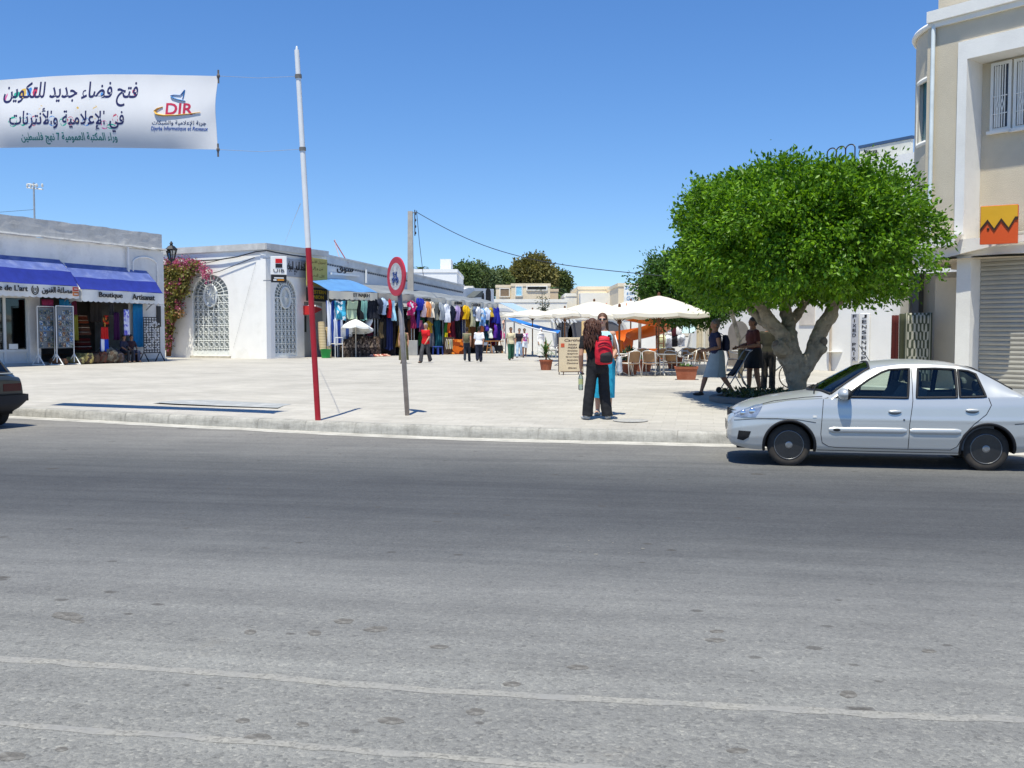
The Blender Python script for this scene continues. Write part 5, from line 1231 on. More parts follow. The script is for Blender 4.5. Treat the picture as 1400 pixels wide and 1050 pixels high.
m.box(-.1, xr-.31, 1.2, 8.69, zl-.05, zl+.12)
m.build('wall', BE, bl, W=True)
m = MB(FB.M)
m.box(a1310, xi0, -.10, RD_-.002, zl+.35, zf_o); m.box(xi0, xi1, -.10, RD_-.002, zf_i, zf_o+.0); m.box(xi1, xi1+.32, -.10, RD_-.002, zl+.35, zf_o)
m.build('white_surround', BWH, bl, W=True)
# roof cornice and set-back parapet
m = MB(FB.M); m.box(-.1, xr+.1, -.16, .34, zt, zt+.26); m.box(-.02, xr+.05, -.08, .32, zt-.12, zt-.002); m.build('cornice', BWH, bl, W=True)
m = MB(FB.M); s0 = FB.hit(1283, 10, -.5)[0]; m.box(s0, xr-.3, .5, .8, zt+.24, zt+1.6); m.box(s0, s0+.3, .802, 7, zt+.24, zt+1.6); m.build('parapet', BE, bl, W=True)
m = MB(FB.M); m.tube([(.03, -.07, zc+.1), (.03, -.07, zt-.15), (.03, .02, zt+.1)], .05, 8); m.build('downpipe', mat('pipe_pale', (.62,.68,.70), .5), bl, W=True, smooth=True, ang=50)
# rounded stair bay
cxb, cyb, rb_ = .95, 2.0, 2.21
m = MB(FB.M)
def bayang(): return np.linspace(R(248), R(60), 40)
zb0 = zl + .1; zb1 = zt - .05
wz0, wz1 = PZ(212, 26), PZ(131, 26); wa0, wa1 = R(225.5), R(243.5)
for lo, hi, inside in ((zb0, wz0, 0), (wz0, wz1, 1), (wz1, zb1, 0)):
    ang = list(np.linspace(R(246), R(60), 60)); prev = None
    for a, b in zip(ang, ang[1:]):
        if inside and a <= wa1+.02 and b >= wa0-.02: continue
        q = [(cxb+rb_*math.cos(t), cyb+rb_*math.sin(t)) for t in (a, b)]
        m.add([(q[0][0],q[0][1],lo),(q[1][0],q[1][1],lo),(q[1][0],q[1][1],hi),(q[0][0],q[0][1],hi)], [(0,1,2,3)])
m.add([(cxb+rb_*math.cos(t), cyb+rb_*math.sin(t), zb0) for t in np.linspace(0, 2*math.pi, 40)[:-1]], [tuple(range(39))])
m.build('stair_bay', BE, bl, W=True)
m = MB(FB.M); pts = [(cxb+(rb_+.04)*math.cos(t), cyb+(rb_+.04)*math.sin(t), zb1+.02) for t in np.linspace(R(246), R(60), 40)]; m.tube(pts, .07, 6); m.build('bay_coping', BWH, bl, W=True, smooth=True)
m = MB(FB.M)
m.grid(lambda s, t: Vector((cxb+(rb_-.12)*math.cos(wa0-.05+(wa1-wa0+.1)*s), cyb+(rb_-.12)*math.sin(wa0-.05+(wa1-wa0+.1)*s), wz0-.02+(wz1-wz0+.04)*t)), 12, 3)
bwn = m.build('bay_window', mat('teal_glass', (.05,.22,.27), .12, .2, .8, spec=.7), bl, W=True, smooth=True)
m = MB(FB.M)
for t in (wa0-.03, wa1+.02):
    c_, s_ = math.cos(t), math.sin(t); m.add([(cxb+(rb_+.03)*c_, cyb+(rb_+.03)*s_, wz0), (cxb+(rb_-.2)*c_, cyb+(rb_-.2)*s_, wz0), (cxb+(rb_-.2)*c_, cyb+(rb_-.2)*s_, wz1), (cxb+(rb_+.03)*c_, cyb+(rb_+.03)*s_, wz1)], [(0,1,2,3)])
m.tube([(cxb+(rb_-.02)*math.cos(t), cyb+(rb_-.02)*math.sin(t), wz0) for t in np.linspace(wa0-.03, wa1+.03, 10)], .06, 6); m.tube([(cxb+(rb_-.02)*math.cos(t), cyb+(rb_-.02)*math.sin(t), wz1) for t in np.linspace(wa0-.03, wa1+.03, 10)], .06, 6)
m.build('window_frame', BWH, bwn, W=True)
# upper windows with white grilles
for u0, u1, v0, v1 in ((1361, 1381, 91, 176), (1392.5, 1413, 85, 172), (1424, 1446, 80, 170)):
    x0, z1 = FB.hit(u0, v0, -RD_); x1, _ = FB.hit(u1, v0, -RD_); z0 = FB.hit(u0, v1, -RD_)[1]
    m = MB(FB.M); m.box(x0, x1, RD_-.02, RD_-.004, z0, z1); wn = m.build('window', mat('dark_window', (.06,.06,.07), .15, .2, 2, spec=.6), bl, W=True)
    m = MB(FB.M)
    m.box(x0-.07, x0, RD_-.07, RD_-.004, z0-.06, z1+.07); m.box(x1, x1+.07, RD_-.07, RD_-.004, z0-.06, z1+.07); m.box(x0+.001, x1-.001, RD_-.068, RD_-.004, z1, z1+.068); m.box(x0-.12, x1+.12, RD_-.13, RD_-.004, z0-.13, z0-.061); m.box(x0+.001, x1-.001, RD_-.068, RD_-.004, z0-.06, z0)
    m.build('frame', BWH, wn, W=True)
    m = MB(FB.M); n = 6
    zm = z0+(z1-z0)*.36
    for k in range(1, n):
        x = x0+(x1-x0)*k/n; 
        if k in (2, 4):
            d_ = (x1-x0)*.09; m.tube([(x,RD_-.10,z0),(x,RD_-.10,zm-.14),(x-d_,RD_-.10,zm),(x,RD_-.10,zm+.14),(x,RD_-.10,z1)], .014, 5); m.tube([(x,RD_-.10,zm-.14),(x+d_,RD_-.10,zm),(x,RD_-.10,zm+.14)], .014, 5)
        else: m.tube([(x,RD_-.10,z0),(x,RD_-.10,z1)], .014, 5)
    m.box(x0+.02, x0+(x1-x0)*.48, RD_-.05, RD_-.025, z0+.02, z1-.02)
    m.tube([(x0,RD_-.10,zm-.2),(x1,RD_-.10,zm-.2)], .012, 5); m.tube([(x0,RD_-.10,zm+.2),(x1,RD_-.10,zm+.2)], .012, 5)
    m.build('grille', BWH, wn, W=True)
# ground floor: piers, flat arch and shutters
zl2 = FB.hit(1330, 345)[1]
m = MB(FB.M); pw0, pw1 = FB.hit(1306, 430)[0], FB.hit(1325.5, 430)[0]
m.box(pw0, pw1, .02, .75, PL-.1, zl2-.02); m.build('pier', BWH, bl, W=True)
for xa_, xb_ in ((5.4, 5.8), (xr-.7, xr-.302)): m = MB(FB.M); m.box(xa_, xb_, .02, .75, PL-.1, zl2-.02); m.build('pier', BWH, bl, W=True)
def arch_band(m, x0, x1, z_end, rise, ztop, y0, y1, n=20):
    vs = []; fs = []
    for k in range(n+1):
        q = k/n; x = x0+(x1-x0)*q; z = z_end + rise*math.sin(math.pi*q)
        vs += [(x,y0,z),(x,y0,ztop),(x,y1,z),(x,y1,ztop)]
    for k in range(n): a = 4*k; b = a+4; fs += [(a,b,b+1,a+1),(a+2,a+3,b+3,b+2),(a,a+2,b+2,b),(a+1,b+1,b+3,a+3)]
    fs += [(0,1,3,2),(4*n,4*n+2,4*n+3,4*n+1)]; m.add(vs, fs)
m = MB(FB.M); zend = FB.hit(1283, 361)[1]
arch_band(m, -.3, 5.8, zend-.05, .45, zl+.55, -.13, .018); m.box(5.8, xr, -.13, .018, zend+.0, zl+.55)
m.box(-.3, xr-.31, .02, .60, zl+.16, zl+.345)
m.build('lintel_band', BWH, bl, W=True)
m = MB(FB.M); l0 = -.35; l1 = FB.hit(1313, 312, .3)[0]
m.prism([(l0, zc-.16), (l0, zc+.10), (l1, zc+.10), (l1-.1, zc-.02), (l1-.16, zc-.16)], -.34, -.135); m.build('ledge', BWH, bl, W=True)
m = MB(FB.M); x0, x1 = pw1+.01, 5.4; zt_ = zl2+.45; n = 34
for k in range(n):
    z0 = PL+.05+(zt_-PL-.05)*k/n; z1 = PL+.05+(zt_-PL-.05)*(k+1)/n; zz = z1-.014
    m.add([(x0,.46,z0),(x1,.46,z0),(x1,.445,(z0+zz)/2),(x0,.445,(z0+zz)/2),(x1,.46,zz),(x0,.46,zz),(x1,.475,z1),(x0,.475,z1)], [(0,1,2,3),(3,2,4,5),(5,4,6,7)])
m.build('shutter', mat('steel_shutter', (.44,.42,.37), .5, .08, 2.5, metal=.25, c2=(.33,.31,.28), amt=.4, sscale=.8), bl, W=True)
m = MB(FB.M); m.box(5.82, xr-.71, .45, .5, PL, zl2); m.build('shutter_plain', mat('steel_shutter', (0,0,0)), bl, W=True)
m = MB(FB.M); m.box(-3.2, xr, -.6, .0, PL-.1, PL+.1); m.build('step', mat('step_pale', (.5,.48,.45), .9, .12, 2), bl, W=True)
# shaded recess behind the pier
m = MB(FB.M); m.box(-1.6, pw0+.05, 2.0, 2.2, PL-.1, zl-.06); m.box(pw0+.16, pw0+.3, .752, 2.0, PL-.1, zl-.06)
m.box(FB.hit(1276,450,-1.2)[0], pw0+.15, 1.25, 1.35, PL-.1, FB.hit(1290, 380, -1.2)[1])
m.build('recess_wall', mat('recess_beige', (.62,.55,.44), .95, .06, 1.2, .3, 40), bl, W=True)
m = MB(FB.M); xq = FB.hit(1251, 440, -1.85)[0]; m.box(xq-.05, xq+.15, 1.75, 1.98, PL, zl-.06); m.build('dark_jamb', mat('jamb_grey', (.12,.12,.12)), bl, W=True)
m = MB(FB.M); m.box(-1.85, -1.62, 1.5, 6, PL-.1, zl-.06); m.build('side_wall', BWH, bl, W=True)
# hanging carpets in the recess
def carpet(u0, u1, v0, v1, out, mt, name, label, d=0):
    o = cloth_piece(FB, u0, u1, v0, v1, out, mt, name, label, 'carpet', 'carpets hung in the shaded recess', 1.4, .03); return o
def carpet_mat(name, dark, pale):
    m, N, L, b = node_mat(name); g = NG(m)
    tc = g.n('TexCoord').outputs['Generated']; sp = g.n('SeparateXYZ'); L.new(tc, sp.inputs[0])
    ob = g.n('TexCoord').outputs['Object']
    # medallions in columns plus a border
    dx = g.math('ABSOLUTE', g.math('SUBTRACT', sp.outputs[0], .5))
    wv = g.math('SINE', g.math('MULTIPLY', sp.outputs[2], 26)); wx = g.math('COSINE', g.math('MULTIPLY', dx, 44))
    flo = g.math('ADD', g.math('MULTIPLY', wv, wx), g.math('MULTIPLY', g.math('SUBTRACT', g.noise(ob, 9, 3), .5), 1.4))
    f = g.math('MULTIPLY', g.mr(flo, -.1, .15), g.mr(dx, .40, .37))
    bord = g.math('MULTIPLY', g.mr(g.math('ABSOLUTE', g.math('SUBTRACT', dx, .42)), .02, .01), .8)
    f = g.math('MAXIMUM', f, bord)
    c = g.mix(f, dark, pale); L.new(c, b.inputs['Base Color']); b.inputs['Roughness'].default_value = .95
    return m
carpet(1237, 1275, 428, 520, -.9, carpet_mat('green_carpet', (.055,.065,.04), (.42,.40,.32)), 'hanging_carpet', 'green carpet with pale medallions hung at the centre of the recess')
carpet(1229.5, 1238, 429, 520, -1.0, cm('3c4030'), 'hanging_carpet', 'narrow dark olive carpet left of the medallion carpet')
carpet(1220, 1229, 431, 520, -1.1, cm('4c1a18'), 'hanging_carpet', 'dark red carpet at the left edge of the recess')
# orange zigzag bank sign
FZ = FR(1340, 22.35, 1393.5, 21.95)
t, a0, a1, z0, z1 = board('zigzag_sign', 'square yellow and orange sign with a dark zigzag over the shutter', FZ, 1340.5, 1392.5, 282, 333, 0, .16, mat('sign_orange', (.62,.09,.018), .4, .04))
m = MB(FZ.M); W_ = a1-a0; Hh = z1-z0
zz = [(0,.36),(.20,.60),(.38,.36),(.56,.62),(.76,.37),(.92,.64),(1,.64)]
up_poly = [(a0+.012, z1-.012)] + [(a0+.012+(W_-.024)*x, z0+Hh*y) for x, y in zz] + [(a1-.012, z1-.012)]
m.prism(up_poly, -.008, -.001); m.build('yellow_field', mat('sign_amber', (.66,.36,.02), .4, .04), t, W=True)
m = MB(FZ.M); top = [(a0+W_*x, z0+Hh*y) for x, y in zz]; 
for (xa, za), (xb, zb_) in zip(top, top[1:]):
    m.prism([(xa, za-.035), (xb, zb_-.035), (xb, zb_+.035), (xa, za+.035)], -.018 - .0005*xa, -.0085)
m.ell((a0+W_*.22, -.012, z0+Hh*.39), (.03,.006,.03), 10, 6)
m.build('zigzag', mat('sign_brown', (.045,.022,.012), .5), t, W=True)
m = MB(FZ.M); m.bar((a0+.2, .16, (z0+z1)/2), (a0+.2, .8, (z0+z1)/2), .06, .06); m.build('bracket', GREYM, t, W=True); m = MB(FZ.M); m.bar((a1-.2, .16, (z0+z1)/2), (a1-.2, 1.2, (z0+z1)/2), .06, .06); m.build('bracket', GREYM, t, W=True)

# ------------------------------------------------------------------ white shop behind the big tree
FW = FR(975, 43, 1246, 34.5)
ws = thing('white_shop', 'white two level shop building half hidden by the big tree', 'building', FW.p(FW.L*.6, -2, PL), FW.rz())
A2 = lambda u: FW.hit(u, 470)[0]
zs1 = FW.hit(1100, 392)[1]; zs2 = FW.hit(1200, 217)[1]
m = MB(FW.M)
m.box(0, A2(1092), 0, .3, PL-.1, zs1); m.box(A2(1092), FW.L+1.5, 0, .3, PL-.1, zs2); m.box(A2(1092), A2(1092)+.3, .302, 8, zs1-.3, zs2); m.box(0, .3, .302, 8, PL-.1, zs1)
m.box(.3, A2(1092)-.002, 7.7, 8, PL-.1, zs1); m.box(.31, A2(1092)-.01, .31, 7.69, zs1-.3, zs1-.12); m.box(A2(1092)+.31, FW.L+1.5, .31, 8, zs2-.5, zs2-.3); m.box(A2(1092)+.31, FW.L+1.5, 8.01, 8.3, PL, zs2)
m.build('wall', mat('shop_white', (.82,.81,.79), .9, .03, 1, .2, 20, c2=(.70,.69,.66), amt=.4, sscale=.4), ws, W=True)
m = MB(FW.M); x0, z1 = FW.hit(1094, 402); x1, z0 = FW.hit(1114, 444); m.box(x0, x1, -.04, -.003, z0, z1); m.build('render_patch', mat('patch_beige', (.62,.57,.52), .9), ws, W=True)
m = MB(FW.M); x0 = FW.hit(1137, 460)[0]; m.tube([(x0, -.07, PL), (x0, -.07, zs1+1)], .045, 6); m.build('pipe', mat('pipe_tan', (.5,.42,.34)), ws, W=True)
m = MB(FW.M); x0, z1 = FW.hit(1172, 420); x1 = FW.hit(1188, 420)[0]
for u in (1010, 1046):
    x, z = FW.hit(u, 445); m.prism(arch_poly(x-.6, x+.6, PL+.05, z-.3, z+.2, 9), -.03, -.003)
m.build('doorway', mat('doorway_shade', (.22,.2,.18), .9, .2, 1), ws, W=True)
x0, z1 = FW.hit(1176, 428); 
def vboard(u0, u1, v0, v1, txt, label, out, mt, ink):
    t, a0, a1, z0, z1 = board('vertical_sign', label, FW, u0, u1, v0, v1, out, .05, mt, 'sign', None)
    m = MB(FW.M); n = len(txt)
    for k, ch in enumerate(txt):
        if ch != ' ': m.text(ch, (a0+a1)/2, z1-(z1-z0)*(k+.6)/(n+.2), 1, y=-out-.012, width=(a1-a0)*(.12 if ch == 'I' else .5), maxh=(z1-z0)/(n+.2)*.66, depth=.01, bold=.01)
    m.build('lettering', ink, t, W=True)
vboard(1163.5, 1173.5, 428.5, 494, 'FIXED PRIX', 'grey vertical sign reading FIXED PRIX on the white shop', .08, mat('sign_greyblue', (.45,.46,.50), .7), INK)
vboard(1175.5, 1188.5, 428.5, 494, 'JENSENHOP', 'white vertical sign lettered in black next to the grey one', .08, mat('sign_white3', (.75,.75,.75), .7), INK)
t, a0, a1, z0, z1 = board('roof_sign', 'white roof sign with blue trim showing above the tree crown', FW, 1175, 1246, 203, 216.5, -.4, .12, mat('sign_cream', (.66,.65,.58), .7))
m = MB(FW.M); m.box(a0-.03, a1+.03, .37, .55, z1, z1+.10); m.build('trim', mat('trim_blue', (.05,.10,.20), .6), t, W=True)
m = MB(FW.M); m.text('Pizza', a0+(a1-a0)*.24, z1-.2, 1, y=.385, width=.55, maxh=.16, depth=.012); m.build('lettering', INK, t, W=True)
m = MB(FW.M)
for k in range(3): x = a0+.2+(a1-a0-.4)*k/2; m.tube([(x, .6, z0+.1), (x, .6, zs2-.4)], .03, 5)
m.build('post', GREYM, t, W=True)
t = thing('iron_arch', 'small wrought iron arch on the roof behind the tree', 'arch', FW.p(A2(1150), -.5, zs2-.3), FW.rz())
x0, z_ = FW.hit(1131, 206, -.5); x1 = FW.hit(1169, 206, -.5)[0]; zt_ = FW.hit(1150, 200, -.5)[1]
m = MB(FW.M)
for k in range(3):
    xa = x0+(x1-x0)*k/3; xb = x0+(x1-x0)*(k+1)/3; m.tube([(xa, .5, zs2-.3)] + [((xa+xb)/2-(xb-xa)/2*math.cos(q), .5, z_-.1+(zt_-z_+.1)*math.sin(q)) for q in np.linspace(0, math.pi, 9)] + [(xb, .5, zs2-.3)], .025, 5)
m.build('ironwork', BLACKM, t, W=True)

# ------------------------------------------------------------------ café
GCH = 'rattan café chairs'
CW = mat('chair_tube', (.66,.64,.60), .35, .06, 5, metal=.3); RAT = stripes('rattan', [(H('b28e6c'), .62), (H('8a6848'), .38)], .035, 2)
def make_chair(loc, rz, label):
    t = thing('cafe_chair', label, 'chair', loc, rz, GCH)
    m = MB(); m.grid(lambda s, q: Vector((-.21+.42*s, -.2+.42*q, .44-.02*math.sin(s*math.pi))), 6, 6, thick=.03); m.build('seat', RAT, t, smooth=True, ang=40)
    m = MB(); m.grid(lambda s, q: Vector((.25*math.sin((s-.5)*2.3), .23-.10*(1-math.cos((s-.5)*2.3))*1.0+.07*q-.02, .48+.34*q)), 10, 6, thick=.025); m.build('backrest', RAT, t, smooth=True, ang=40)
    m = MB()
    pts = [(-.25,-.2,.62),(-.27,0,.66),(-.265,.16,.72),(-.2,.28,.80),(-.1,.33,.835),(0,.345,.845),(.1,.33,.835),(.2,.28,.80),(.265,.16,.72),(.27,0,.66),(.25,-.2,.62)]
    m.tube(pts, .016, 6); m.tube([(-.23,-.2,.43),(.23,-.2,.43)], .014, 6); m.tube([(-.22,.2,.43),(.22,.2,.43)], .014, 6); m.tube([(-.23,-.2,.43),(-.23,.2,.43)], .014, 6); m.tube([(.23,-.2,.43),(.23,.2,.43)], .014, 6)
    m.build('arm_frame', CW, t, smooth=True)
    for sx in (-1, 1):
        m = MB(); m.tube([(sx*.25,-.2,.62),(sx*.24,-.22,.4),(sx*.25,-.27,0)], .016, 6); m.build('leg', CW, t, smooth=True)
        m = MB(); m.tube([(sx*.22,.28,.78),(sx*.21,.2,.43),(sx*.235,.30,0)], .016, 6); m.build('leg', CW, t, smooth=True)
    return t
CH = [(862,514.5,205,'rattan café chair right of the left table, its back to the street'),(890,514,155,'rattan café chair turned towards the near table from the left'),(922,513,140,'rattan café chair behind the terracotta trough, its back to the street'),
 (853,514,-90,'rattan café chair right of the two standing women'),(951,506,20,'olive backed café chair between trough and walking woman'),(962,504.5,150,'café chair close to the timber trunk'),
 (912,504,190,'café chair behind the near table under the big parasol'),(935,503.5,200,'café chair in the second row behind the terracotta trough'),(1003,506,80,'café chair seen between the walking woman and the woman with the bag'),
 (1138,505.5,60,'café chair right of the big trunk, nearest the trunk'),(1150,503.5,-40,'café chair by the white shop wall, right of the trunk'),(1160,506,200,'café chair by the white shop wall, furthest right'),(1127,503,140,'café chair right of the trunk, set back'),
 (838,508,30,'café chair left of the slide behind the standing women'),(881,506,160,'café chair behind the left table, facing the slide'),(899,507,-150,'café chair between the two near tables, set back'),(945,509,-120,'café chair just right of the terracotta trough'),(968,509,100,'café chair at the timber trunk, in front of the low kerb'),
 (752,489,60,'café chair beyond the potted yucca, left one'),(762,489,-60,'café chair beyond the potted yucca, right one')]
c0 = None
for (u, v, a, lb) in CH:
    p = S(u, v)
    if c0 is None: c0 = make_chair(p, R(a), lb)
    else: dup(c0, p, R(a), lb)
def make_table(loc, label):
    t = thing('cafe_table', label, 'table', loc, 0, 'white café tables')
    m = MB(); m.lathe([(.0,.70),(.40,.70),(.43,.715),(.43,.73),(.0,.735)], 28); m.build('tabletop', mat('table_white', (.78,.77,.73), .5, .04, 4), t, smooth=True, ang=40)
    m = MB(); m.tube([(0,0,.05),(0,0,.70)], .03, 8); m.build('column', CW, t)
    for k in range(3):
        a = k*2.094+.5; m = MB(); m.tube([(0,0,.12),(.18*math.cos(a),.18*math.sin(a),.09),(.34*math.cos(a),.34*math.sin(a),.015)], .02, 6); m.build('foot', CW, t)
    return t
tb0 = make_table(S(907, 513.5), 'white café table among the chairs under the big parasol')
dup(tb0, S(846, 513), None, 'white café table right behind the standing women'); dup(tb0, S(945, 505), None, 'white café table behind the terracotta trough'); dup(tb0, S(1015, 504), None, 'white café table in the sun behind the shaded women')
dup(tb0, S(1146, 507), None, 'white café table at the white shop wall'); dup(tb0, S(768, 500), None, 'white café table behind the menu board')
# parasols
def cafe_parasol(u, v, va, ve, uw, label, nsides=8, tint=(.80,.75,.64)):
    p = S(u, v); Y = p.y; za = PZ(va, Y); ze = PZ(ve, Y); rad = uw/2/FPX*Y
    t = thing('cafe_parasol', label, 'parasol', p, .2, 'cream café parasols')
    m = MB(); m.tube([(0,0,0),(0,0,za-p.z-.05)], .035, 8); m.build('pole', mat('pole_wood', (.20,.085,.035), .6, .2, 5), t)
    m = MB(); m.lathe([(.30,0),(.30,.06),(.06,.10),(.06,.3)], 16); m.build('base', mat('base_grey', (.3,.3,.29)), t)
    mc = para(rad, (za-ze), Vector((0,0,za-p.z)), Matrix.Identity(3), nsides, .12, .07); mc.build('canopy', mat('parasol_cream', tint, .85, .04, 2, tr=.22), t, smooth=True, ang=30)
    m = MB(); m.lathe([(.02,-.02),(.05,.0),(.05,.08),(.0,.12)], 10, (0,0,za-p.z)); m.build('finial', WOOD, t)
    m = MB(); hz = za-p.z
    for k in range(nsides):
        a = 2*math.pi*(k)/nsides; c_, s_ = math.cos(a), math.sin(a); m.tube([(.03*c_,.03*s_,hz-.08),(rad*.96*c_,rad*.96*s_,ze-p.z-.03)], .012, 4); m.tube([(.03*c_,.03*s_,ze-p.z-.25),(rad*.5*c_,rad*.5*s_,hz-(za-ze)*.47-.05)], .012, 4)
    m.build('ribs', WOOD, t)
    m = MB(); m.lathe([(.035,-.05),(.08,-.03),(.09,.02),(.035,.05)], 10, (0,0,ze-p.z-.27)); m.build('hub', WOOD, t)
cafe_parasol(900, 512, 404, 428.5, 146, 'big cream café parasol nearest the trunk, with a pointed top')
cafe_parasol(846.5, 511.5, 419.5, 430.5, 84, 'lower cream parasol between the slide and the standing women')
cafe_parasol(812, 500, 412, 429, 118, 'broad cream parasol rising above the heads of the standing women', 8, (.82,.79,.71))
cafe_parasol(772, 494, 421, 431, 100, 'far cream parasol left of the menu board', 8, (.82,.79,.71))
cafe_parasol(862, 496, 411, 429, 110, 'cream parasol behind the big one', 8, (.82,.79,.71))
cafe_parasol(728, 487, 423, 431, 84, 'furthest pale parasol above the blue tarpaulin', 8, (.82,.80,.73))
# plants in pots
def leafstrip(m, base, d, L_, w_, droop, n=5, mi=0):
    d = Vector(d).normalized(); sx = d.cross(Vector((0,0,1))); sx = sx.normalized() if sx.length > .01 else Vector((1,0,0))
    vs = []; fs = []
    for k in range(n+1):
        q = k/n; p = Vector(base) + d*L_*q + Vector((0,0,-droop*q*q*L_)); ww = w_*(math.sin(math.pi*(.12+.86*q))**.7)*.5
        vs += [p-sx*ww, p+sx*ww]
    for k in range(n): fs.append((2*k,2*k+1,2*k+3,2*k+2))
    m.add(vs, fs, mi)
TERRA = mat('terracotta', (.33,.10,.05), .8, .12, 4, c2=(.45,.22,.14), amt=.4, sscale=3)
SOIL = mat('dark_soil', (.05,.035,.025), .95, .3, 20)
LEAFY = mat('yucca_leaf', (.09,.17,.035), .5, .35, 4, tr=.15); LEAFD = mat('dark_leaf', (.025,.07,.018), .5, .35, 4)
p = S(746.5, 506); pl = thing('potted_yucca', 'spiky yucca in a terracotta pot left of the menu board', 'potted plant', p)
m = MB(); m.lathe([(.0,.0),(.19,0),(.245,.34),(.265,.34),(.265,.40),(.235,.40),(.225,.36),(0,.35)], 24); m.build('pot', TERRA, pl, smooth=True, ang=35)
m = MB(); m.tube([(0,0,.34),(.01,0,.6),(.0,.01,.78)], .035, 7); m.build('stem', WOOD, pl)
m = MB()
for k in range(70):
    a = rng.random()*6.28; e = rng.uniform(-.1, 1.35); b_ = (0,0,rng.uniform(.45,.82)); leafstrip(m, b_, (math.cos(a)*math.cos(e), math.sin(a)*math.cos(e), math.sin(e)), rng.uniform(.38,.62), .05, rng.uniform(.1,.5))
m.build('leaves', LEAFY, pl)
p = S(938, 519); pl = thing('planter_trough', 'square terracotta planter with a low green plant in front of the café', 'planter', p, -.15)
m = MB()
w0, w1, hh = .27, .35, .40
def frust(m, a, b, z0, z1, mi=0): m.add([(-a,-a*.8,z0),(a,-a*.8,z0),(a,a*.8,z0),(-a,a*.8,z0),(-b,-b*.8,z1),(b,-b*.8,z1),(b,b*.8,z1),(-b,b*.8,z1)], [(0,3,2,1),(4,5,6,7),(0,1,5,4),(1,2,6,5),(2,3,7,6),(3,0,4,7)], mi)
frust(m, w0, w1-.02, 0, hh-.07); frust(m, w1+.0, w1+.01, hh-.068, hh); m.build('pot', TERRA, pl)
m = MB(); m.box(-w1+.05, w1-.05, -w1*.7, w1*.7, hh, hh+.012); m.build('soil', SOIL, pl)
m = MB()
for k in range(40): a = rng.random()*6.28; e = rng.uniform(.3,1.4); leafstrip(m, (rng.uniform(-.15,.15), rng.uniform(-.1,.1), hh), (math.cos(a)*math.cos(e), math.sin(a)*math.cos(e), math.sin(e)), rng.uniform(.12,.26), .05, .4)
m.build('leaves', LEAFY, pl)
p = S(861, 512); pl = thing('potted_plant', 'round terracotta pot behind the left café table', 'potted plant', p)
m = MB(); m.lathe([(0,0),(.22,0),(.30,.42),(.32,.42),(.32,.48),(.28,.48),(.26,.42),(0,.42)], 22); m.build('pot', TERRA, pl, smooth=True, ang=35)
m = MB()
for k in range(60): a = rng.random()*6.28; e = rng.uniform(-.1,1.4); leafstrip(m, (0,0,rng.uniform(.45,.8)), (math.cos(a)*math.cos(e), math.sin(a)*math.cos(e), math.sin(e)), rng.uniform(.35,.6), .06, .5)
m.build('leaves', LEAFD, pl)
for u, v, ht, lb, mt_ in ((852, 506, 1.25, 'dark spiky plant in front of the orange slide', LEAFD), (880, 508, .95, 'bushy fresh green fern by the foot of the slide', LEAFY), (922, 504, .9, 'small leafy plant under the hanging T-shirts', LEAFD)):
    p = S(u, v); pl = thing('potted_plant', lb, 'potted plant', p)
    m = MB(); m.lathe([(0,0),(.24,0),(.32,.40),(.34,.40),(.34,.46),(.29,.46),(.27,.42),(0,.42)], 20); m.build('pot', TERRA if ht < 1 else DARK, pl, smooth=True, ang=35)
    m = MB()
    for k in range(90): a = rng.random()*6.28; e = rng.uniform(.1,1.45); leafstrip(m, (rng.uniform(-.1,.1),rng.uniform(-.1,.1),.44), (math.cos(a)*math.cos(e), math.sin(a)*math.cos(e), math.sin(e)), rng.uniform(.4,.9)*(ht-.3), .05, .45)
    m.build('leaves', mt_, pl)
# menu board
p = S(782, 512.5); FM = FR(764.5, p.y, 797, p.y+.25)
t = thing('menu_board', 'cream menu board with handwritten dishes on a low metal frame', 'menu board', FM.p(FM.L/2, 0, PL), FM.rz())
zt_ = FM.hit(780, 461.5)[1]; zb_ = FM.hit(780, 508.5)[1]; Wm = FM.L
m = MB(FM.M); m.bbox(.0, Wm, .0, .04, zb_, zt_, .012); m.build('panel', mat('menu_cream', (.70,.58,.40), .7, .05, 3), t, W=True)
m = MB(FM.M)
for x in (.08, Wm-.08): m.tube([(x,-.22,PL),(x,-.22,PL+.10),(x,.22,PL+.10),(x,.22,PL)], .018, 6)
m.tube([(.08,0,PL+.10),(Wm-.08,0,PL+.10)], .018, 6)
for x in (-.012, Wm+.012): m.tube([(x,.02,PL+.1),(x,.02,zt_)], .014, 6)
m.build('frame', mat('frame_brown', (.10,.06,.045), .6), t, W=True)
m = MB(FM.M); Hm = zt_-zb_
for k, (tx, w_, h_, y_) in enumerate([('Carthe', .68, .075, .075),('Salades', .36, .042, .20),('PIZZA', .40, .048, .29),('Omelettes', .42, .042, .38),('Spaghetti', .46, .042, .47),('Oja aux merguez', .56, .042, .56),('Sandwichs', .46, .042, .65),('Couscous', .48, .042, .74),('Glaces', .36, .045, .88)]):
    m.text(tx, Wm*.56, zt_-Hm*y_, 1, y=-.006, width=Wm*w_, maxh=Hm*h_, depth=.005, shear=.25)
m.build('lettering', mat('menu_ink', (.10,.05,.03), .8), t, W=True)
m = MB(FM.M); m.box(Wm*.07, Wm*.22, -.006, -.001, zt_-Hm*.28, zt_-Hm*.17); m.build('red_badge', mat('menu_red', (.55,.10,.05)), t, W=True)
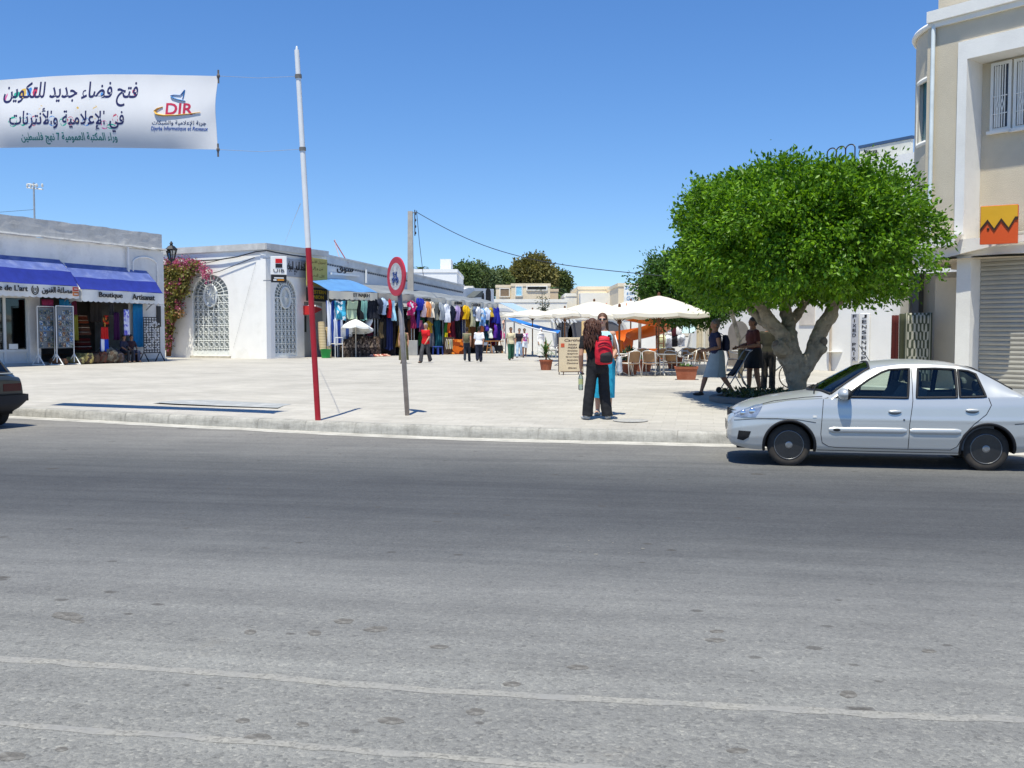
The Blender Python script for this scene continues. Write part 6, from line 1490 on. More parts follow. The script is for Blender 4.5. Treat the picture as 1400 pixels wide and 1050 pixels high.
# orange spiral slide
p = S(876, 499); Y0 = p.y
sl_ = thing('spiral_slide', 'orange plastic spiral slide behind the café tables', 'slide', p)
zr = PZ(431, Y0)-p.z; m = MB()
def slide(s, q):
    a = R(165) + s*R(430); rr = 1.05; z = .55 + (zr-.45)*(1-s)*.95
    k = (q-.5)*math.pi*1.05
    r2 = rr + .46*math.sin(k); zz = z + .50*(1-math.cos(k))
    return Vector((r2*math.cos(a)-.05, r2*math.sin(a)*.9, zz))
m.grid(slide, 90, 10, thick=.03); m.build('chute', mat('orange_plastic', (.72,.16,.012), .35, .06, 1.5, spec=.5, tr=.12), sl_, smooth=True, ang=50)
m = MB(); m.tube([(-.05,0,0),(-.05,0,zr+.5)], .07, 10); m.build('column', mat('slide_grey', (.3,.28,.26)), sl_)
for dx in (.55,): 
    m = MB()
    for sx in (dx, dx+.32): m.tube([(sx,-1.1,0),(sx,-.75,zr+.45)], .03, 6)
    for k in range(9): z = .22+.25*k; y = -1.1+.35*z/(zr+.45); m.tube([(dx,y,z),(dx+.32,y,z)], .02, 5)
    m.build('ladder', WOOD, sl_)
m = MB(); m.box(-1.65,-.95,-1.2,-1.05,.25,1.05); m.box(-.3,1.2,-1.25,-1.1,.28,.75); m.build('skirt_panel', mat('orange_panel', (.62,.13,.02), .45, .06, 2), sl_)
# shirts shown on rails beyond the café tables
rl = thing('clothes_rack', 'dark rack for T-shirts under the far edge of the big parasol', 'rack', S(920, 497))
m = MB()
for x in (-.75,.75): m.tube([(x,0,0),(x,0,2.15)], .025, 6)
m.tube([(-.75,0,2.15),(.75,0,2.15)], .025, 6); m.tube([(-.75,0,1.25),(.75,0,1.25)], .025, 6); m.build('frame', BLACKM, rl)
pr = S(920, 497); FT = Frame((pr.x-.8, pr.y), (pr.x+.8, pr.y-.05))
for (u0,u1,v0,v1,kd,c,lb) in [(905,911,440,455,'shirt','c8c0a0','beige T-shirt at the left of the café clothes rack'),(912,918.5,441,456,'shirt','f0f0f0','white T-shirt left of the maroon one'),(917,926,442,459,'shirt','4a1420','maroon T-shirt in the middle of the café rack'),(925,931,441,457,'shirt','eaeaea','white T-shirt right of the maroon one'),
      (903,910,460,476,'shirt','d8dcae','pale yellow T-shirt on the lower rail'),(911,918,459,475,'shirt','P:b8bcc8','grey patterned T-shirt on the lower rail'),(919,926,459,474,'shirt','23232b','black T-shirt on the lower rail'),(927,935,459,474,'shirt','P:c8ccd4','light patterned T-shirt at the right of the lower rail')]:
    garment(FT, u0, u1, v0, v1, .05, kd, gmat(c), 'hanging_shirt', lb, 'shirt', 'T-shirts on the café clothes rack')
p = S(945, 502); m = MB()
m.grid(lambda s, q: Vector((p.x-.35+.75*s*(1-.55*q)+.28*q, p.y+.1*math.sin(s*6), p.z+.15+1.45*q*(1-.15*(1-s)))), 10, 10, thick=.03)
tag(m.build('sail_cloth', mat('sail_white', (.66,.67,.68), .8, .04, 2), None, smooth=True, ang=50), 'grey white sail shaped cloth beside the T-shirt rack', 'cloth')
for i, (u, w_, lb) in enumerate([(957, .28, 'cream curtain strip left of the timber trunk'), (963.5, .24, 'white curtain strip in the middle of three'), (969.5, .22, 'off white curtain strip touching the timber trunk')]):
    p = S(u, 503); zt_ = PZ(433, p.y); m = MB(); m.grid(lambda s, q: Vector((p.x-w_/2+w_*s, p.y+.06*math.sin(s*9+i), p.z+.25+(zt_-p.z-.25)*q)), 8, 6, thick=.02)
    tag(m.build('curtain_strip', cm(['d8ccb4','e4e0d8','d0c8bc'][i]), None, smooth=True), lb, 'curtain', 'curtains at the café edge')
p = S(964, 511); m = MB(); m.bbox(p.x-.55, p.x+.75, p.y, p.y+.35, PL-.02, PL+.32, .02); tag(m.build('low_wall', mat('low_wall_pale', (.6,.56,.5), .9, .1, 2, .3, 20), None), 'low pale kerb wall behind the walking woman', 'wall')
# lamp post and plants at the far end
p = S(769, 487); t = thing('street_lamp', 'dark street lamp with curled arms behind the blue tarpaulin', 'street lamp', p)
hz = PZ(440, p.y)-p.z; m = MB(); m.tube([(0,0,0),(0,0,hz)], .06, 8); m.build('post', BLACKM, t)
for sx in (-1, 1):
    m = MB(); m.tube([(0,0,hz-.4),(sx*.3,0,hz-.3),(sx*.45,0,hz),(sx*.4,0,hz+.15)], .035, 6); m.build('arm', BLACKM, t)
    m = MB(); m.ell((sx*.4,0,hz+.32),(.16,.16,.2), 10, 8); m.build('lamp_globe', mat('globe_pale', (.6,.6,.58), .3), t)
# ------------------------------------------------------------------ cars
def interp(pts): xs = [p[0] for p in pts]; ys = [p[1] for p in pts]; return lambda x: float(np.interp(x, xs, ys))
def smoothed(pts, w=.05):
    f = interp(pts); return lambda x: sum(f(x+w*k/3)*c for k, c in zip(range(-3, 4), (1,2,3,4,3,2,1)))/16
def inside(poly, x, z):
    c = False; n = len(poly)
    for i in range(n):
        x1, z1 = poly[i]; x2, z2 = poly[(i+1) % n]
        if (z1 > z) != (z2 > z) and x < (x2-x1)*(z-z1)/(z2-z1)+x1: c = not c
    return c
CAR_GLASS = glass('car_glass', (.82,.93,.88), .01, .92)
SEAL = mat('black_rubber', (.018,.018,.02), .6, .1, 8)
TYRE = mat('tyre_rubber', (.045,.039,.034), .85, .2, 6, c2=(.11,.09,.07), amt=.5, sscale=4)
def build_car(c, name, label, loc, rz):
    t = thing(name, label, 'car', loc, rz)
    zt, zs, zr, yw, yr, zb = c['zt'], c['zs'], c['zr'], c['yw'], c['yr'], c['zb']
    x0, x1 = c['x0'], c['x1']; WB = c['wb']; RA_, RW = c['arch'], c['rw']
    def ysh(x): return yw(x)-.04
    TT = [0,.10,.30,.58,.85,1]; OO = [-.07,-.025,0,.006,-.010,-.04]
    def yside(x, z):
        a, b = zb(x), zs(x)
        if z <= b:
            y = yw(x) + float(np.interp((z-a)/max(.01, b-a), TT, OO))
            if c.get('crease') and abs(z-c['crease']) < .03: y += .006*(1-abs(z-c['crease'])/.03)
            return y
        r = max(b+.003, zr(x)); q = min(1, (z-b)/(r-b)); return ysh(x)+(yr(x)-ysh(x))*q+.018*math.sin(q*math.pi)*(1 if r-b > .05 else 0)
    xs = list(np.arange(x0, x1, .02)) + [x1]
    # finer near the ends where the plan closes quickly
    xs = sorted(set([round(x, 4) for x in xs] + [x0+.005, x0+.01, x1-.005, x1-.01]))
    NL, NGH, NC = 30, 16, 18
    def ring(x):
        pts = []
        a, b, r = zb(x), zs(x), max(zs(x)+.003, zr(x)); top = max(zt(x), r+.002)
        for k in range(NL+1): z = a+(b-a)*k/NL; pts.append((yside(x, z), z, 0))
        for k in range(1, NGH+1): z = b+(r-b)*k/NGH; pts.append((yside(x, z), z, 1))
        yy = yr(x) if r-b > .02 else ysh(x)
        yy = pts[-1][0]
        for k in range(1, NC+1):
            q = k/NC; y = yy*(1-q)
            z = r+(top-r)*(1-(1-q)**c.get('capp', 2.6)) if False else r+(top-r)*(1-abs(y/yy)**c.get('capp', 2.4))
            pts.append((y, z, 2))
        return pts
    rings = [ring(x) for x in xs]; n = len(rings[0])
    V = []; body = MB(); gl = {}
    def region(x, y, z, kind):
        if kind <= 1:
            for wx in (0, WB):
                if (x-wx)**2+(z-RW)**2 < RA_**2: return 'hole'
            for nm, poly in c['side']:
                if inside(poly, x, z): return nm
        else:
            yy = abs(y)/max(.1, yr(x))
            if c['ws0']+c.get('wsc', .24)*(abs(y)/.7)**2 < x < c['ws1']-.04*yy and abs(y) < yr(x)-.05: return 'windscreen'
            if c['rw0']+.02*yy < x < c['rw1']-.05*yy**2 and abs(y) < yr(x)-.07: return 'rear_window'
        return 'body'
    vid = {}
    def vert(i, j, s):
        y, z, k = rings[i][j]
        if j == n-1: s = 1
        key = (i, j, s)
        if key not in vid: vid[key] = len(V); V.append((xs[i], -s*y, z))
        return vid[key]
    faces = {'body': []}
    for i in range(len(xs)-1):
        for j in range(n-1):
            xm = (xs[i]+xs[i+1])/2; ym = (rings[i][j][0]+rings[i+1][j+1][0])/2; zm = (rings[i][j][1]+rings[i+1][j+1][1]+rings[i][j+1][1]+rings[i+1][j][1])/4; k = rings[i][j+1][2]
            rg = region(xm, ym, zm, k)
            if rg == 'hole': continue
            for s in (1, -1):
                f = (vert(i,j,s), vert(i+1,j,s), vert(i+1,j+1,s), vert(i,j+1,s))
                if s < 0: f = f[::-1]
                nm = rg if rg in ('body', 'windscreen', 'rear_window') else (rg, s)
                faces.setdefault(nm, []).append(f)
    for i, e in ((0, 1), (len(xs)-1, -1)):        # close the nose and the tail
        for j in range(n-1):
            f = (vert(i,j,1), vert(i,j+1,1), vert(i,j+1,-1), vert(i,j,-1)); faces['body'].append(f if e > 0 else f[::-1])
    def sub(fl):
        used = sorted(set(q for f in fl for q in f)); mp = {q: k for k, q in enumerate(used)}
        m = MB(); m.add([V[q] for q in used], [tuple(mp[q] for q in f) for f in fl]); return m
    m = sub(faces['body']); bo = m.build('body', c['paint'], t, smooth=True, ang=38)
    for nm, fl in faces.items():
        if nm == 'body': continue
        pn = nm if isinstance(nm, str) else nm[0]; sub(fl).build(pn, CAR_GLASS, t, smooth=True)
    def on(x, z, s=1, off=0): return Vector((x, -s*(yside(x, z)+off), z))
    def dense(poly, close=True, step=.03):
        out = []; k = len(poly)
        for i in range(k if close else k-1):
            a, b = poly[i], poly[(i+1) % k]; n_ = max(1, int(math.hypot(b[0]-a[0], b[1]-a[1])/step))
            out += [(a[0]+(b[0]-a[0])*q/n_, a[1]+(b[1]-a[1])*q/n_) for q in range(n_)]
        if not close: out.append(poly[-1])
        return out
    m = MB()
    for nm, poly in c['side']:
        for s in (1, -1): m.tube([on(x, z, s, .0) for x, z in dense(poly)], .017, 6, closed=True)
    for s in (1, -1):
        for poly in c.get('black', []):
            pts = dense(poly); m.add([on(x, z, s, .006) for x, z in pts], [tuple(range(len(pts)))[::-s]])
        for wx in (0, WB):
            pts = []
            for a in np.linspace(R(-12), R(192), 34):
                x = wx+RA_*math.cos(a); z = RW+RA_*math.sin(a)
                if z > zb(x)-.02: pts.append((x, z))
            m.tube([on(x, z, s, -.012) for x, z in pts], .022, 6)
    def capz(x, y):
        r = max(zs(x)+.003, zr(x)); top = max(zt(x), r+.002); yy = max(.1, yside(x, r)); return r+(top-r)*(1-min(1, abs(y)/yy)**c.get('capp', 2.4))
    wl = []; N_ = 24
    def wedge(fx, ext):
        return [Vector((fx(y), y, capz(fx(y), y)+.002)) for y in np.linspace(-ext, ext, N_)]
    lo = wedge(lambda y: c['ws0']+c.get('wsc', .24)*(abs(y)/.7)**2, c['wsy0']); hi = wedge(lambda y: c['ws1']-.04*abs(y)/.6, c['wsy1'])
    m.tube(lo, .02, 6); m.tube(hi, .015, 6)
    for s in (0, -1): m.tube([lo[s].lerp(hi[s], q/12) if q in (0, 12) else Vector((lo[s].lerp(hi[s], q/12).x, lo[s].lerp(hi[s], q/12).y, capz(lo[s].lerp(hi[s], q/12).x, lo[s].lerp(hi[s], q/12).y)+.002)) for q in range(13)], .018, 6)
    lo = wedge(lambda y: c['rw0']+.02*abs(y)/.6, c['rwy0']); hi = wedge(lambda y: c['rw1']-.05*(abs(y)/.6)**2, c['rwy1']); m.tube(lo, .016, 6); m.tube(hi, .016, 6)
    for s in (0, -1): m.tube([Vector((lo[s].lerp(hi[s], q/12).x, lo[s].lerp(hi[s], q/12).y, capz(lo[s].lerp(hi[s], q/12).x, lo[s].lerp(hi[s], q/12).y)+.002)) for q in range(13)], .016, 6)
    m.build('window_seal', SEAL, t, smooth=True)
    m = MB()
    for s in (1, -1):
        for ln in c['gaps']: m.tube([on(x, z, s, -.0015) for x, z in dense(ln, False)], .0055, 5)
    m.build('panel_gap', mat('gap_dark', (.03,.03,.033), .8), t)
    for nm, poly, mt in c['patches']:
        for s in (1, -1):
            pts = dense(poly, True, .025); ns = 6
            cx_ = sum(p[0] for p in pts)/len(pts); cz_ = sum(p[1] for p in pts)/len(pts)
            m = MB(); k = len(pts); vs = []; fs = []
            for q in range(ns): 
                f_ = 1-q/ns; vs += [on(cx_+(x-cx_)*f_, cz_+(z-cz_)*f_, s, .004+.004*(1-f_)) for x, z in pts]
            vs.append(on(cx_, cz_, s, .009))
            for q in range(ns-1):
                for j in range(k): jj = (j+1) % k; f = (q*k+j, q*k+jj, (q+1)*k+jj, (q+1)*k+j); fs.append(f if s > 0 else f[::-1])
            for j in range(k): f = ((ns-1)*k+j, (ns-1)*k+(j+1) % k, len(vs)-1); fs.append(f if s > 0 else f[::-1])
            m.add(vs, fs); m.build(nm, mt, t, smooth=True)
    # inner wheel wells, floor and cabin
    m = MB()
    for wx in (0, WB):
        for s in (1, -1):
            for k in range(18):
                a, b = R(-10)+R(200)*k/18, R(-10)+R(200)*(k+1)/18
                q = [(wx+(RA_+.01)*math.cos(u_), RW+(RA_+.01)*math.sin(u_)) for u_ in (a, b)]
                m.add([(q[0][0], -s*.45, q[0][1]), (q[1][0], -s*.45, q[1][1]), (q[1][0], -s*(yside(min(max(q[1][0], x0), x1), q[1][1])-.012), q[1][1]), (q[0][0], -s*(yside(min(max(q[0][0], x0), x1), q[0][1])-.012), q[0][1])], [(0,1,2,3)])
            m.add([(wx+(RA_+.01)*math.cos(u_), -s*.45, RW+(RA_+.01)*math.sin(u_)) for u_ in np.linspace(R(-10), R(190), 19)], [tuple(range(19))])
    m.box(x0+.12, -RA_-.01, -.62, .62, .22, .26); m.box(RA_+.01, WB-RA_-.01, -.70, .70, .20, .25); m.box(WB+RA_+.01, x1-.12, -.6, .6, .26, .3); m.box(-RA_, RA_, -.44, .44, .24, .28); m.box(WB-RA_, WB+RA_, -.44, .44, .26, .3)
    m.tube([(.3,.1,.17),(2.2,.15,.17),(x1-.2,.3,.2)], .035, 6)
    m.build('underbody', mat('underbody_black', (.02,.02,.02), .9), t)
    INT = mat('cabin_grey', (.13,.135,.14), .85, .2, 6)
    m = MB(); m.box(.35,.75,-.66,.66,.55,.90); m.bbox(.55,.8,-.66,.66,.86,.93,.03); m.box(c['shelf'], c['shelf']+.45, -.66, .66, .84, .90)
    for s in (1, -1): m.box(.75, c['shelf']+.2, s*.70-.02, s*.70+.02, .26, .86)
    m.build('cabin', INT, t)
    for sx, yy in ((1.32, -.36), (1.32, .36)):
        m = MB(); m.bbox(sx-.35, sx+.15, yy-.24, yy+.24, .38, .58, .06)
        m.tube([(sx+.15, yy, .5),(sx+.26, yy, .85),(sx+.33, yy, 1.08)], [.16,.24,.17], 10, flat=.36); m.ell((sx+.36, yy, 1.19), (.05,.13,.10), 10, 8); st = m.build('seat', INT, t, smooth=True, ang=50)
    m = MB(); m.bbox(1.95, 2.35, -.6, .6, .38, .58, .06); m.bbox(2.33, 2.45, -.6, .6, .5, 1.02, .04)
    for yy in (-.36, .36): m.ell((2.42, yy, 1.09), (.05,.13,.08), 10, 8)
    m.build('rear_seat', INT, t)
    m = MB(); A = Matrix.Rotation(R(-62), 3, 'Y'); m.tube([Vector((.86,-.36,.90)) + A @ Vector((.18*math.cos(q), .18*math.sin(q), 0)) for q in np.linspace(0, 2*math.pi, 21)[:-1]], .016, 6, closed=True); m.tube([(.86,-.36,.90),(.7,-.36,.82)], .03, 6); m.build('steering_wheel', SEAL, t)
    # wheels
    for wx in (0, WB):
        for s in (1, -1):
            A = Matrix.Rotation(R(90)*s, 3, 'X'); yo = c['wy']
            wl = bpy.data.objects.new('wheel', None); col.objects.link(wl); wl.parent = t
            ctr = (wx, -s*yo, RW)
            m = MB(); R_ = RW; m.lathe([(R_*.66,-.14),(R_*.9,-.155),(R_*.985,-.14),(R_,-.11),(R_,-.03),(R_*.985,-.0),(R_*.93,.012),(R_*.80,.018),(R_*.70,.010),(R_*.665,-.005),(R_*.66,-.14)], 48, ctr, A=A)
            ty = m.build('tyre', TYRE, wl, smooth=True, ang=40)
            m = MB(); m.lathe([(R_*.70,.012),(R_*.67,.016),(R_*.645,.004),(R_*.62,-.03),(R_*.60,-.035),(R_*.56,-.025),(R_*.50,-.012),(R_*.40,-.006),(R_*.30,-.02),(R_*.24,-.025),(R_*.20,-.018),(R_*.19,.0),(R_*.10,.004),(0,.004)], 48, ctr, A=A)
            rm = m.build('rim', c['rim'], wl, smooth=True, ang=35)
            m = MB()
            for k in range(12):
                a = 2*math.pi*k/12; p = Vector(ctr)+A @ Vector((R_*.485*math.cos(a), R_*.485*math.sin(a), -.006)); m.ell(p, (.017,.008,.017), 8, 6)
            vt_ = MB()
            for k in range(12):
                a = 2*math.pi*k/12; ca_, sa_ = math.cos(a), math.sin(a); vt_.tube([Vector(ctr)+A @ Vector((R_*.485*ca_+.021*math.cos(q), R_*.485*sa_+.021*math.sin(q), -.001)) for q in np.linspace(0, 2*math.pi, 11)[:-1]], .0042, 5, closed=True)
            for rr_, z_ in ((.665,.014), (.37,-.004)): vt_.tube([Vector(ctr)+A @ Vector((R_*rr_*math.cos(q), R_*rr_*math.sin(q), z_)) for q in np.linspace(0, 2*math.pi, 41)[:-1]], .0055, 5, closed=True)
            vt_.build('rim_edge_glint', mat('rim_edge_glint', (.22,.22,.225), .35, .3, 9, metal=.6), wl, smooth=True)  # vent and lip edges, their glints put into a paler metal
            m.build('vent', mat('vent_black', (.008,.008,.008), .9), wl)
            m = MB(); m.lathe([(R_*.165,-.012),(R_*.165,.012),(R_*.11,.017),(0,.017)], 20, ctr, A=A)
            for k in range(4):
                a = 2*math.pi*k/4+.5; m.ell(Vector(ctr)+A @ Vector((R_*.24*math.cos(a), R_*.24*math.sin(a), -.012)), (.012,.016,.012), 8, 6)
            m.build('hub', mat('hub_steel', (.30,.29,.28), .35, .15, 20, metal=.7), wl)
    return t, on, dense, yside, capz
PAINT = mat('silver_paint', (.555,.565,.555), .34, .015, 2, metal=.42, spec=.5, coat=.6)
LAMP = mat('lamp_lens', (.30,.34,.40), .07, .5, 9, metal=.35, spec=.8, coat=.8)
LAMPR = mat('tail_lens', (.35,.012,.015), .1, .2, 8, spec=.7)
sed = dict(x0=-.80, x1=3.38, wb=2.47, arch=.335, rw=.285, wy=.715, crease=.66, capp=2.5,
 zt=smoothed([(-.80,.60),(-.785,.66),(-.74,.715),(-.66,.77),(-.5,.835),(-.2,.905),(.15,.965),(.28,.985),(.34,1.01),(.60,1.17),(.92,1.345),(1.1,1.40),(1.4,1.428),(1.7,1.43),(2.05,1.405),(2.32,1.345),(2.55,1.225),(2.78,1.09),(2.88,1.045),(2.98,1.03),(3.2,1.015),(3.32,.985),(3.37,.90),(3.38,.80)], .04),
 zs=smoothed([(-.80,.52),(-.77,.62),(-.70,.68),(-.55,.755),(-.3,.83),(0,.885),(.45,.915),(1,.918),(2,.935),(2.9,.97),(3.2,.965),(3.34,.93),(3.38,.75)], .05),
 zr=smoothed([(-.9,.3),(.40,.90),(.50,.925),(.72,1.09),(.98,1.265),(1.12,1.325),(1.4,1.368),(1.8,1.372),(2.15,1.35),(2.38,1.285),(2.6,1.16),(2.78,1.05),(2.92,.985),(3.0,.9),(3.4,.5)], .05),
 yw=smoothed([(-.80,.50),(-.785,.60),(-.74,.68),(-.62,.755),(-.4,.80),(0,.82),(2.6,.822),(3.0,.805),(3.2,.765),(3.33,.68),(3.38,.56)], .03),
 yr=smoothed([(-.9,.4),(-.6,.68),(.3,.745),(.5,.735),(.98,.60),(1.4,.565),(2.1,.56),(2.5,.60),(2.92,.70),(3.2,.70),(3.38,.5)], .06),
 zb=smoothed([(-.80,.36),(-.76,.27),(-.5,.22),(-.2,.21),(.4,.20),(2.1,.20),(2.8,.24),(3.2,.28),(3.38,.36)], .04),
 side=[('front_window', [(.70,.942),(.86,1.06),(1.02,1.175),(1.18,1.265),(1.28,1.300),(1.53,1.314),(1.49,.938)]), ('rear_side_window', [(1.60,.942),(1.64,1.315),(1.85,1.318),(2.10,1.308),(2.09,.952)]), ('quarter_window', [(2.13,.954),(2.135,1.304),(2.26,1.287),(2.345,1.25),(2.44,.966)])],
 black=[[(.55,.928),(.70,.942),(.80,1.02),(.78,1.035),(.66,.985)]],
 ws0=.30, ws1=1.07, wsc=.24, wsy0=.69, wsy1=.54, rw0=2.36, rw1=2.84, rwy0=.50, rwy1=.60, shelf=2.36,
 gaps=[[(.43,.905),(.415,.70),(.40,.45),(.42,.335),(.50,.285),(.60,.272),(1.45,.268),(2.02,.27),(2.10,.32),(2.17,.47),(2.30,.62),(2.44,.74),(2.50,.86),(2.47,.955)],
       [(1.555,1.32),(1.55,.90),(1.44+.07,.6),(1.50,.268)], [(.335,.60),(.10,.635),(-.17,.645),(-.40,.64),(-.72,.605)], [(-.72,.685),(-.45,.805),(-.2,.875),(.2,.93),(.42,.945)], [(2.78,.62),(3.0,.64),(3.35,.65)], [(.36,.232),(1.2,.228),(2.12,.23)], [(.43,.905),(.50,.93)]],
 patches=[('headlight', [(-.725,.655),(-.60,.648),(-.44,.66),(-.375,.76),(-.345,.835),(-.44,.822),(-.58,.765),(-.70,.70)], LAMP), ('fog_recess', [(-.66,.47),(-.50,.465),(-.53,.38),(-.60,.335),(-.68,.35)], mat('recess_black', (.012,.012,.013), .7)), ('tail_lamp', [(3.20,.70),(3.345,.72),(3.345,.90),(3.24,.91),(3.14,.83)], LAMPR), ('side_repeater', [(.295,.695),(.345,.695),(.345,.665),(.295,.665)], mat('repeater', (.55,.55,.53), .2))],
 paint=PAINT, rim=mat('black_rim', (.022,.022,.024), .25, .2, 6, metal=.2, spec=.8, coat=.4))
w0_, w1_ = G(1078.5, 637.8, 0), G(1349, 644.6, 0)
cd_ = (w1_-w0_).normalized(); cn_ = Vector((-cd_.y, cd_.x, 0))
car, on, dense, yside, capz = build_car(sed, 'parked_car', 'silver four door saloon parked at the kerb under the big tree', w0_ + cn_*.74, math.atan2(cd_.y, cd_.x))
print('WHEELBASE', (w1_-w0_).length); car.scale = ((w1_-w0_).length/2.47,)*3
m = MB()
def rail_on(pts, r, s, off, flat=1): return m.tube([on(x, z, s, off) for x, z in pts], r, 8, flat=flat)
for s in (1, -1):
    for xa, xb in ((.50, 1.475), (1.515, 2.14)):
        m = MB(); ln = dense([(xa, .508), (xb, .512)], False, .05); vs = []; fs = []
        prof_ = [(-.040,.000),(-.034,.014),(-.012,.019),(.014,.019),(.034,.013),(.038,.0)]
        for i, (x, z) in enumerate(ln):
            tp_ = .6 if i in (0, len(ln)-1) else 1
            for dz, o_ in prof_: vs.append(on(x, z+dz*tp_, s, o_*tp_))
        for i in range(len(ln)-1):
            for j in range(5): f = (i*6+j, (i+1)*6+j, (i+1)*6+j+1, i*6+j+1); fs.append(f if s > 0 else f[::-1])
        m.add(vs, fs); m.build('side_moulding', PAINT, car, smooth=True, ang=60)
    for x, z in ((1.325, .755), (2.27, .785)):
        m = MB(); m.ell(on(x, z-.006, s, -.004), (.085,.012,.036), 16, 8); m.build('handle_recess_shade', mat('recess_shade_grey', (.16,.165,.17), .4), car, smooth=True)  # grey oval with the shadow behind the handle put into its colour
        m = MB(); m.ell(on(x, z+.006, s, .012), (.085,.016,.020), 16, 8); m.build('door_handle', PAINT, car, smooth=True)
    m = MB(); p = on(.685, .985, s, .11); m.ell(p, (.085,.115,.078), 16, 12); mi = m.build('door_mirror', PAINT, car, smooth=True)
    m = MB(); m.tube([on(.66,.945,s,-.01), on(.67,.955,s,.08)], .03, 8, flat=.7); m.ell(p+Vector((.05,0,-.0)), (.045,.112,.074), 14, 10); m.build('mirror_mount', SEAL, mi, smooth=True)
    m = MB(); m.ell(on(.60,.51,s,.018), (.05,.006,.02), 14, 8); m.build('moulding_badge', SEAL, car)
    m = MB()
    for x, z, r_ in ((-.60,.705,.045), (-.48,.73,.05)): m.ell(on(x, z, s, -.002), (r_,.02,r_), 14, 10)
    m.build('reflector', mat('reflector_chrome', (.7,.72,.75), .12, .1, 10, metal=.9), car, smooth=True)
    m = MB(); m.ell(on(1.44,.655,s,.0), (.012,.006,.012), 10, 6); m.build('key_lock', SEAL, car)
# grille, number plate and lower intake on the nose
m = MB()
for k in range(4): z = .625+.03*k; m.tube([(-.795+.012*k+.08*(abs(y)/.45)**2, y, z) for y in np.linspace(-.44, .44, 15)], .011, 5)
m.build('grille', mat('grille_chrome', (.35,.36,.38), .25, .1, 10, metal=.8), car)
m = MB(); m.grid(lambda s, q: Vector((-.803+.085*abs(2*s-1)**2, -.45+.9*s, .615+.115*q*(1-.3*abs(2*s-1)))), 14, 3); m.build('grille_backing', SEAL, car)
m = MB(); m.box(-.822,-.812,-.26,.26,.44,.55); m.build('number_plate', mat('plate_black', (.03,.03,.03), .5), car)
m = MB(); m.grid(lambda s, q: Vector((-.806+.07*abs(2*s-1)**2, -.4+.8*s, .30+.10*q)), 12, 2); m.build('lower_intake', SEAL, car)
m = MB()
for y0_, y1_ in ((-.55,-.05),(-.02,.45)):
    m.tube([(.33, y0_, capz(.33, y0_)+.02),(.36,(y0_+y1_)/2,capz(.36,(y0_+y1_)/2)+.02),(.43,y1_,capz(.43,y1_)+.02)], .010, 5)
m.build('wiper', SEAL, car)
m = MB(); m.tube([(1.12,0,1.40),(.98,0,1.62)], .005, 4); m.build('aerial', SEAL, car)

# dark hatchback entering the picture at the left: only its tail shows
HB = mat('dark_green_paint', (.035,.042,.042), .3, .1, 2, metal=.3, spec=.5, coat=.5)
PLAST = mat('black_plastic', (.022,.022,.025), .6, .1, 6)
hat = dict(x0=-.72, x1=3.02, wb=2.45, arch=.32, rw=.28, wy=.69, capp=3.2,
 zt=smoothed([(-.72,.62),(-.70,.74),(-.6,.80),(0,.90),(.30,.95),(.6,1.12),(.95,1.33),(1.2,1.39),(1.7,1.41),(2.2,1.40),(2.45,1.375),(2.55,1.33),(2.72,1.14),(2.86,.985),(2.90,.955),(2.96,.93),(3.0,.90),(3.02,.85)], .035),
 zs=smoothed([(-.72,.60),(-.6,.72),(0,.83),(.45,.88),(2.4,.90),(2.9,.90),(2.98,.88),(3.02,.80)], .05),
 zr=smoothed([(-.9,.3),(.4,.87),(.5,.9),(.98,1.25),(1.2,1.32),(2.0,1.34),(2.4,1.31),(2.6,1.18),(2.80,.95),(2.9,.85),(3.1,.6)], .05),
 yw=smoothed([(-.72,.66),(-.6,.74),(0,.80),(2.5,.805),(2.85,.79),(2.98,.76),(3.02,.73)], .03),
 yr=smoothed([(-.9,.5),(.4,.72),(.98,.62),(1.5,.60),(2.2,.60),(2.6,.66),(2.9,.72),(3.02,.7)], .05),
 zb=smoothed([(-.72,.32),(-.4,.22),(2.6,.22),(3.02,.36)], .05),
 side=[('front_window', [(.75,.92),(1.2,1.25),(1.45,1.27),(1.42,.91)]), ('rear_side_window', [(1.53,.91),(1.56,1.27),(2.15,1.26),(2.42,1.10),(2.45,.93)])],
 ws0=.32, ws1=1.05, wsy0=.66, wsy1=.55, rw0=2.56, rw1=2.865, rwy0=.58, rwy1=.62, shelf=2.3,
 gaps=[[(.45,.87),(.42,.4),(.55,.27),(1.48,.26)], [(1.48,1.27),(1.48,.26)], [(1.48,.27),(1.95,.27),(2.12,.5),(2.38,.68)]],
 patches=[('headlight', [(-.68,.64),(-.52,.64),(-.48,.76),(-.60,.76)], LAMP), ('tail_lamp', [(2.86,.64),(2.985,.64),(2.975,.86),(2.88,.865)], LAMPR)],
 paint=HB, rim=mat('grey_rim', (.25,.25,.26), .4, .1, 6, metal=.5))
kt_ = None
ic = min(range(len(KL)), key=lambda i: abs(ray(0, 569).x/ray(0, 569).y*KL[i].y - KL[i].x) if KL[i].y > 1 else 1e9)
hd = (KL[ic+3]-KL[ic-3]).normalized(); hn = Vector((-hd.y, hd.x, 0))
rc = P(-14, 540, 17.35); rc.z = 0
hb, on2, _, _, _ = build_car(hat, 'parked_car', 'dark green hatchback cut off by the left edge of the photo, tail showing', rc - hd*3.10, math.atan2(hd.y, hd.x))
m = MB()
m.grid(lambda s, q: Vector((3.16-.10*abs(2*s-1)**4 - .10*max(0, 1-q*2.2)**2, (.845-.02)*(2*s-1), .30+.17*abs(2*s-1)**5*(1-q)+.29*q)), 24, 8)
for sg in (-1, 1): m.grid(lambda s, q: Vector((3.06-.62*s, sg*(.825-.01*s), .47-.1*s+(.12+.1*s)*q)), 8, 4)
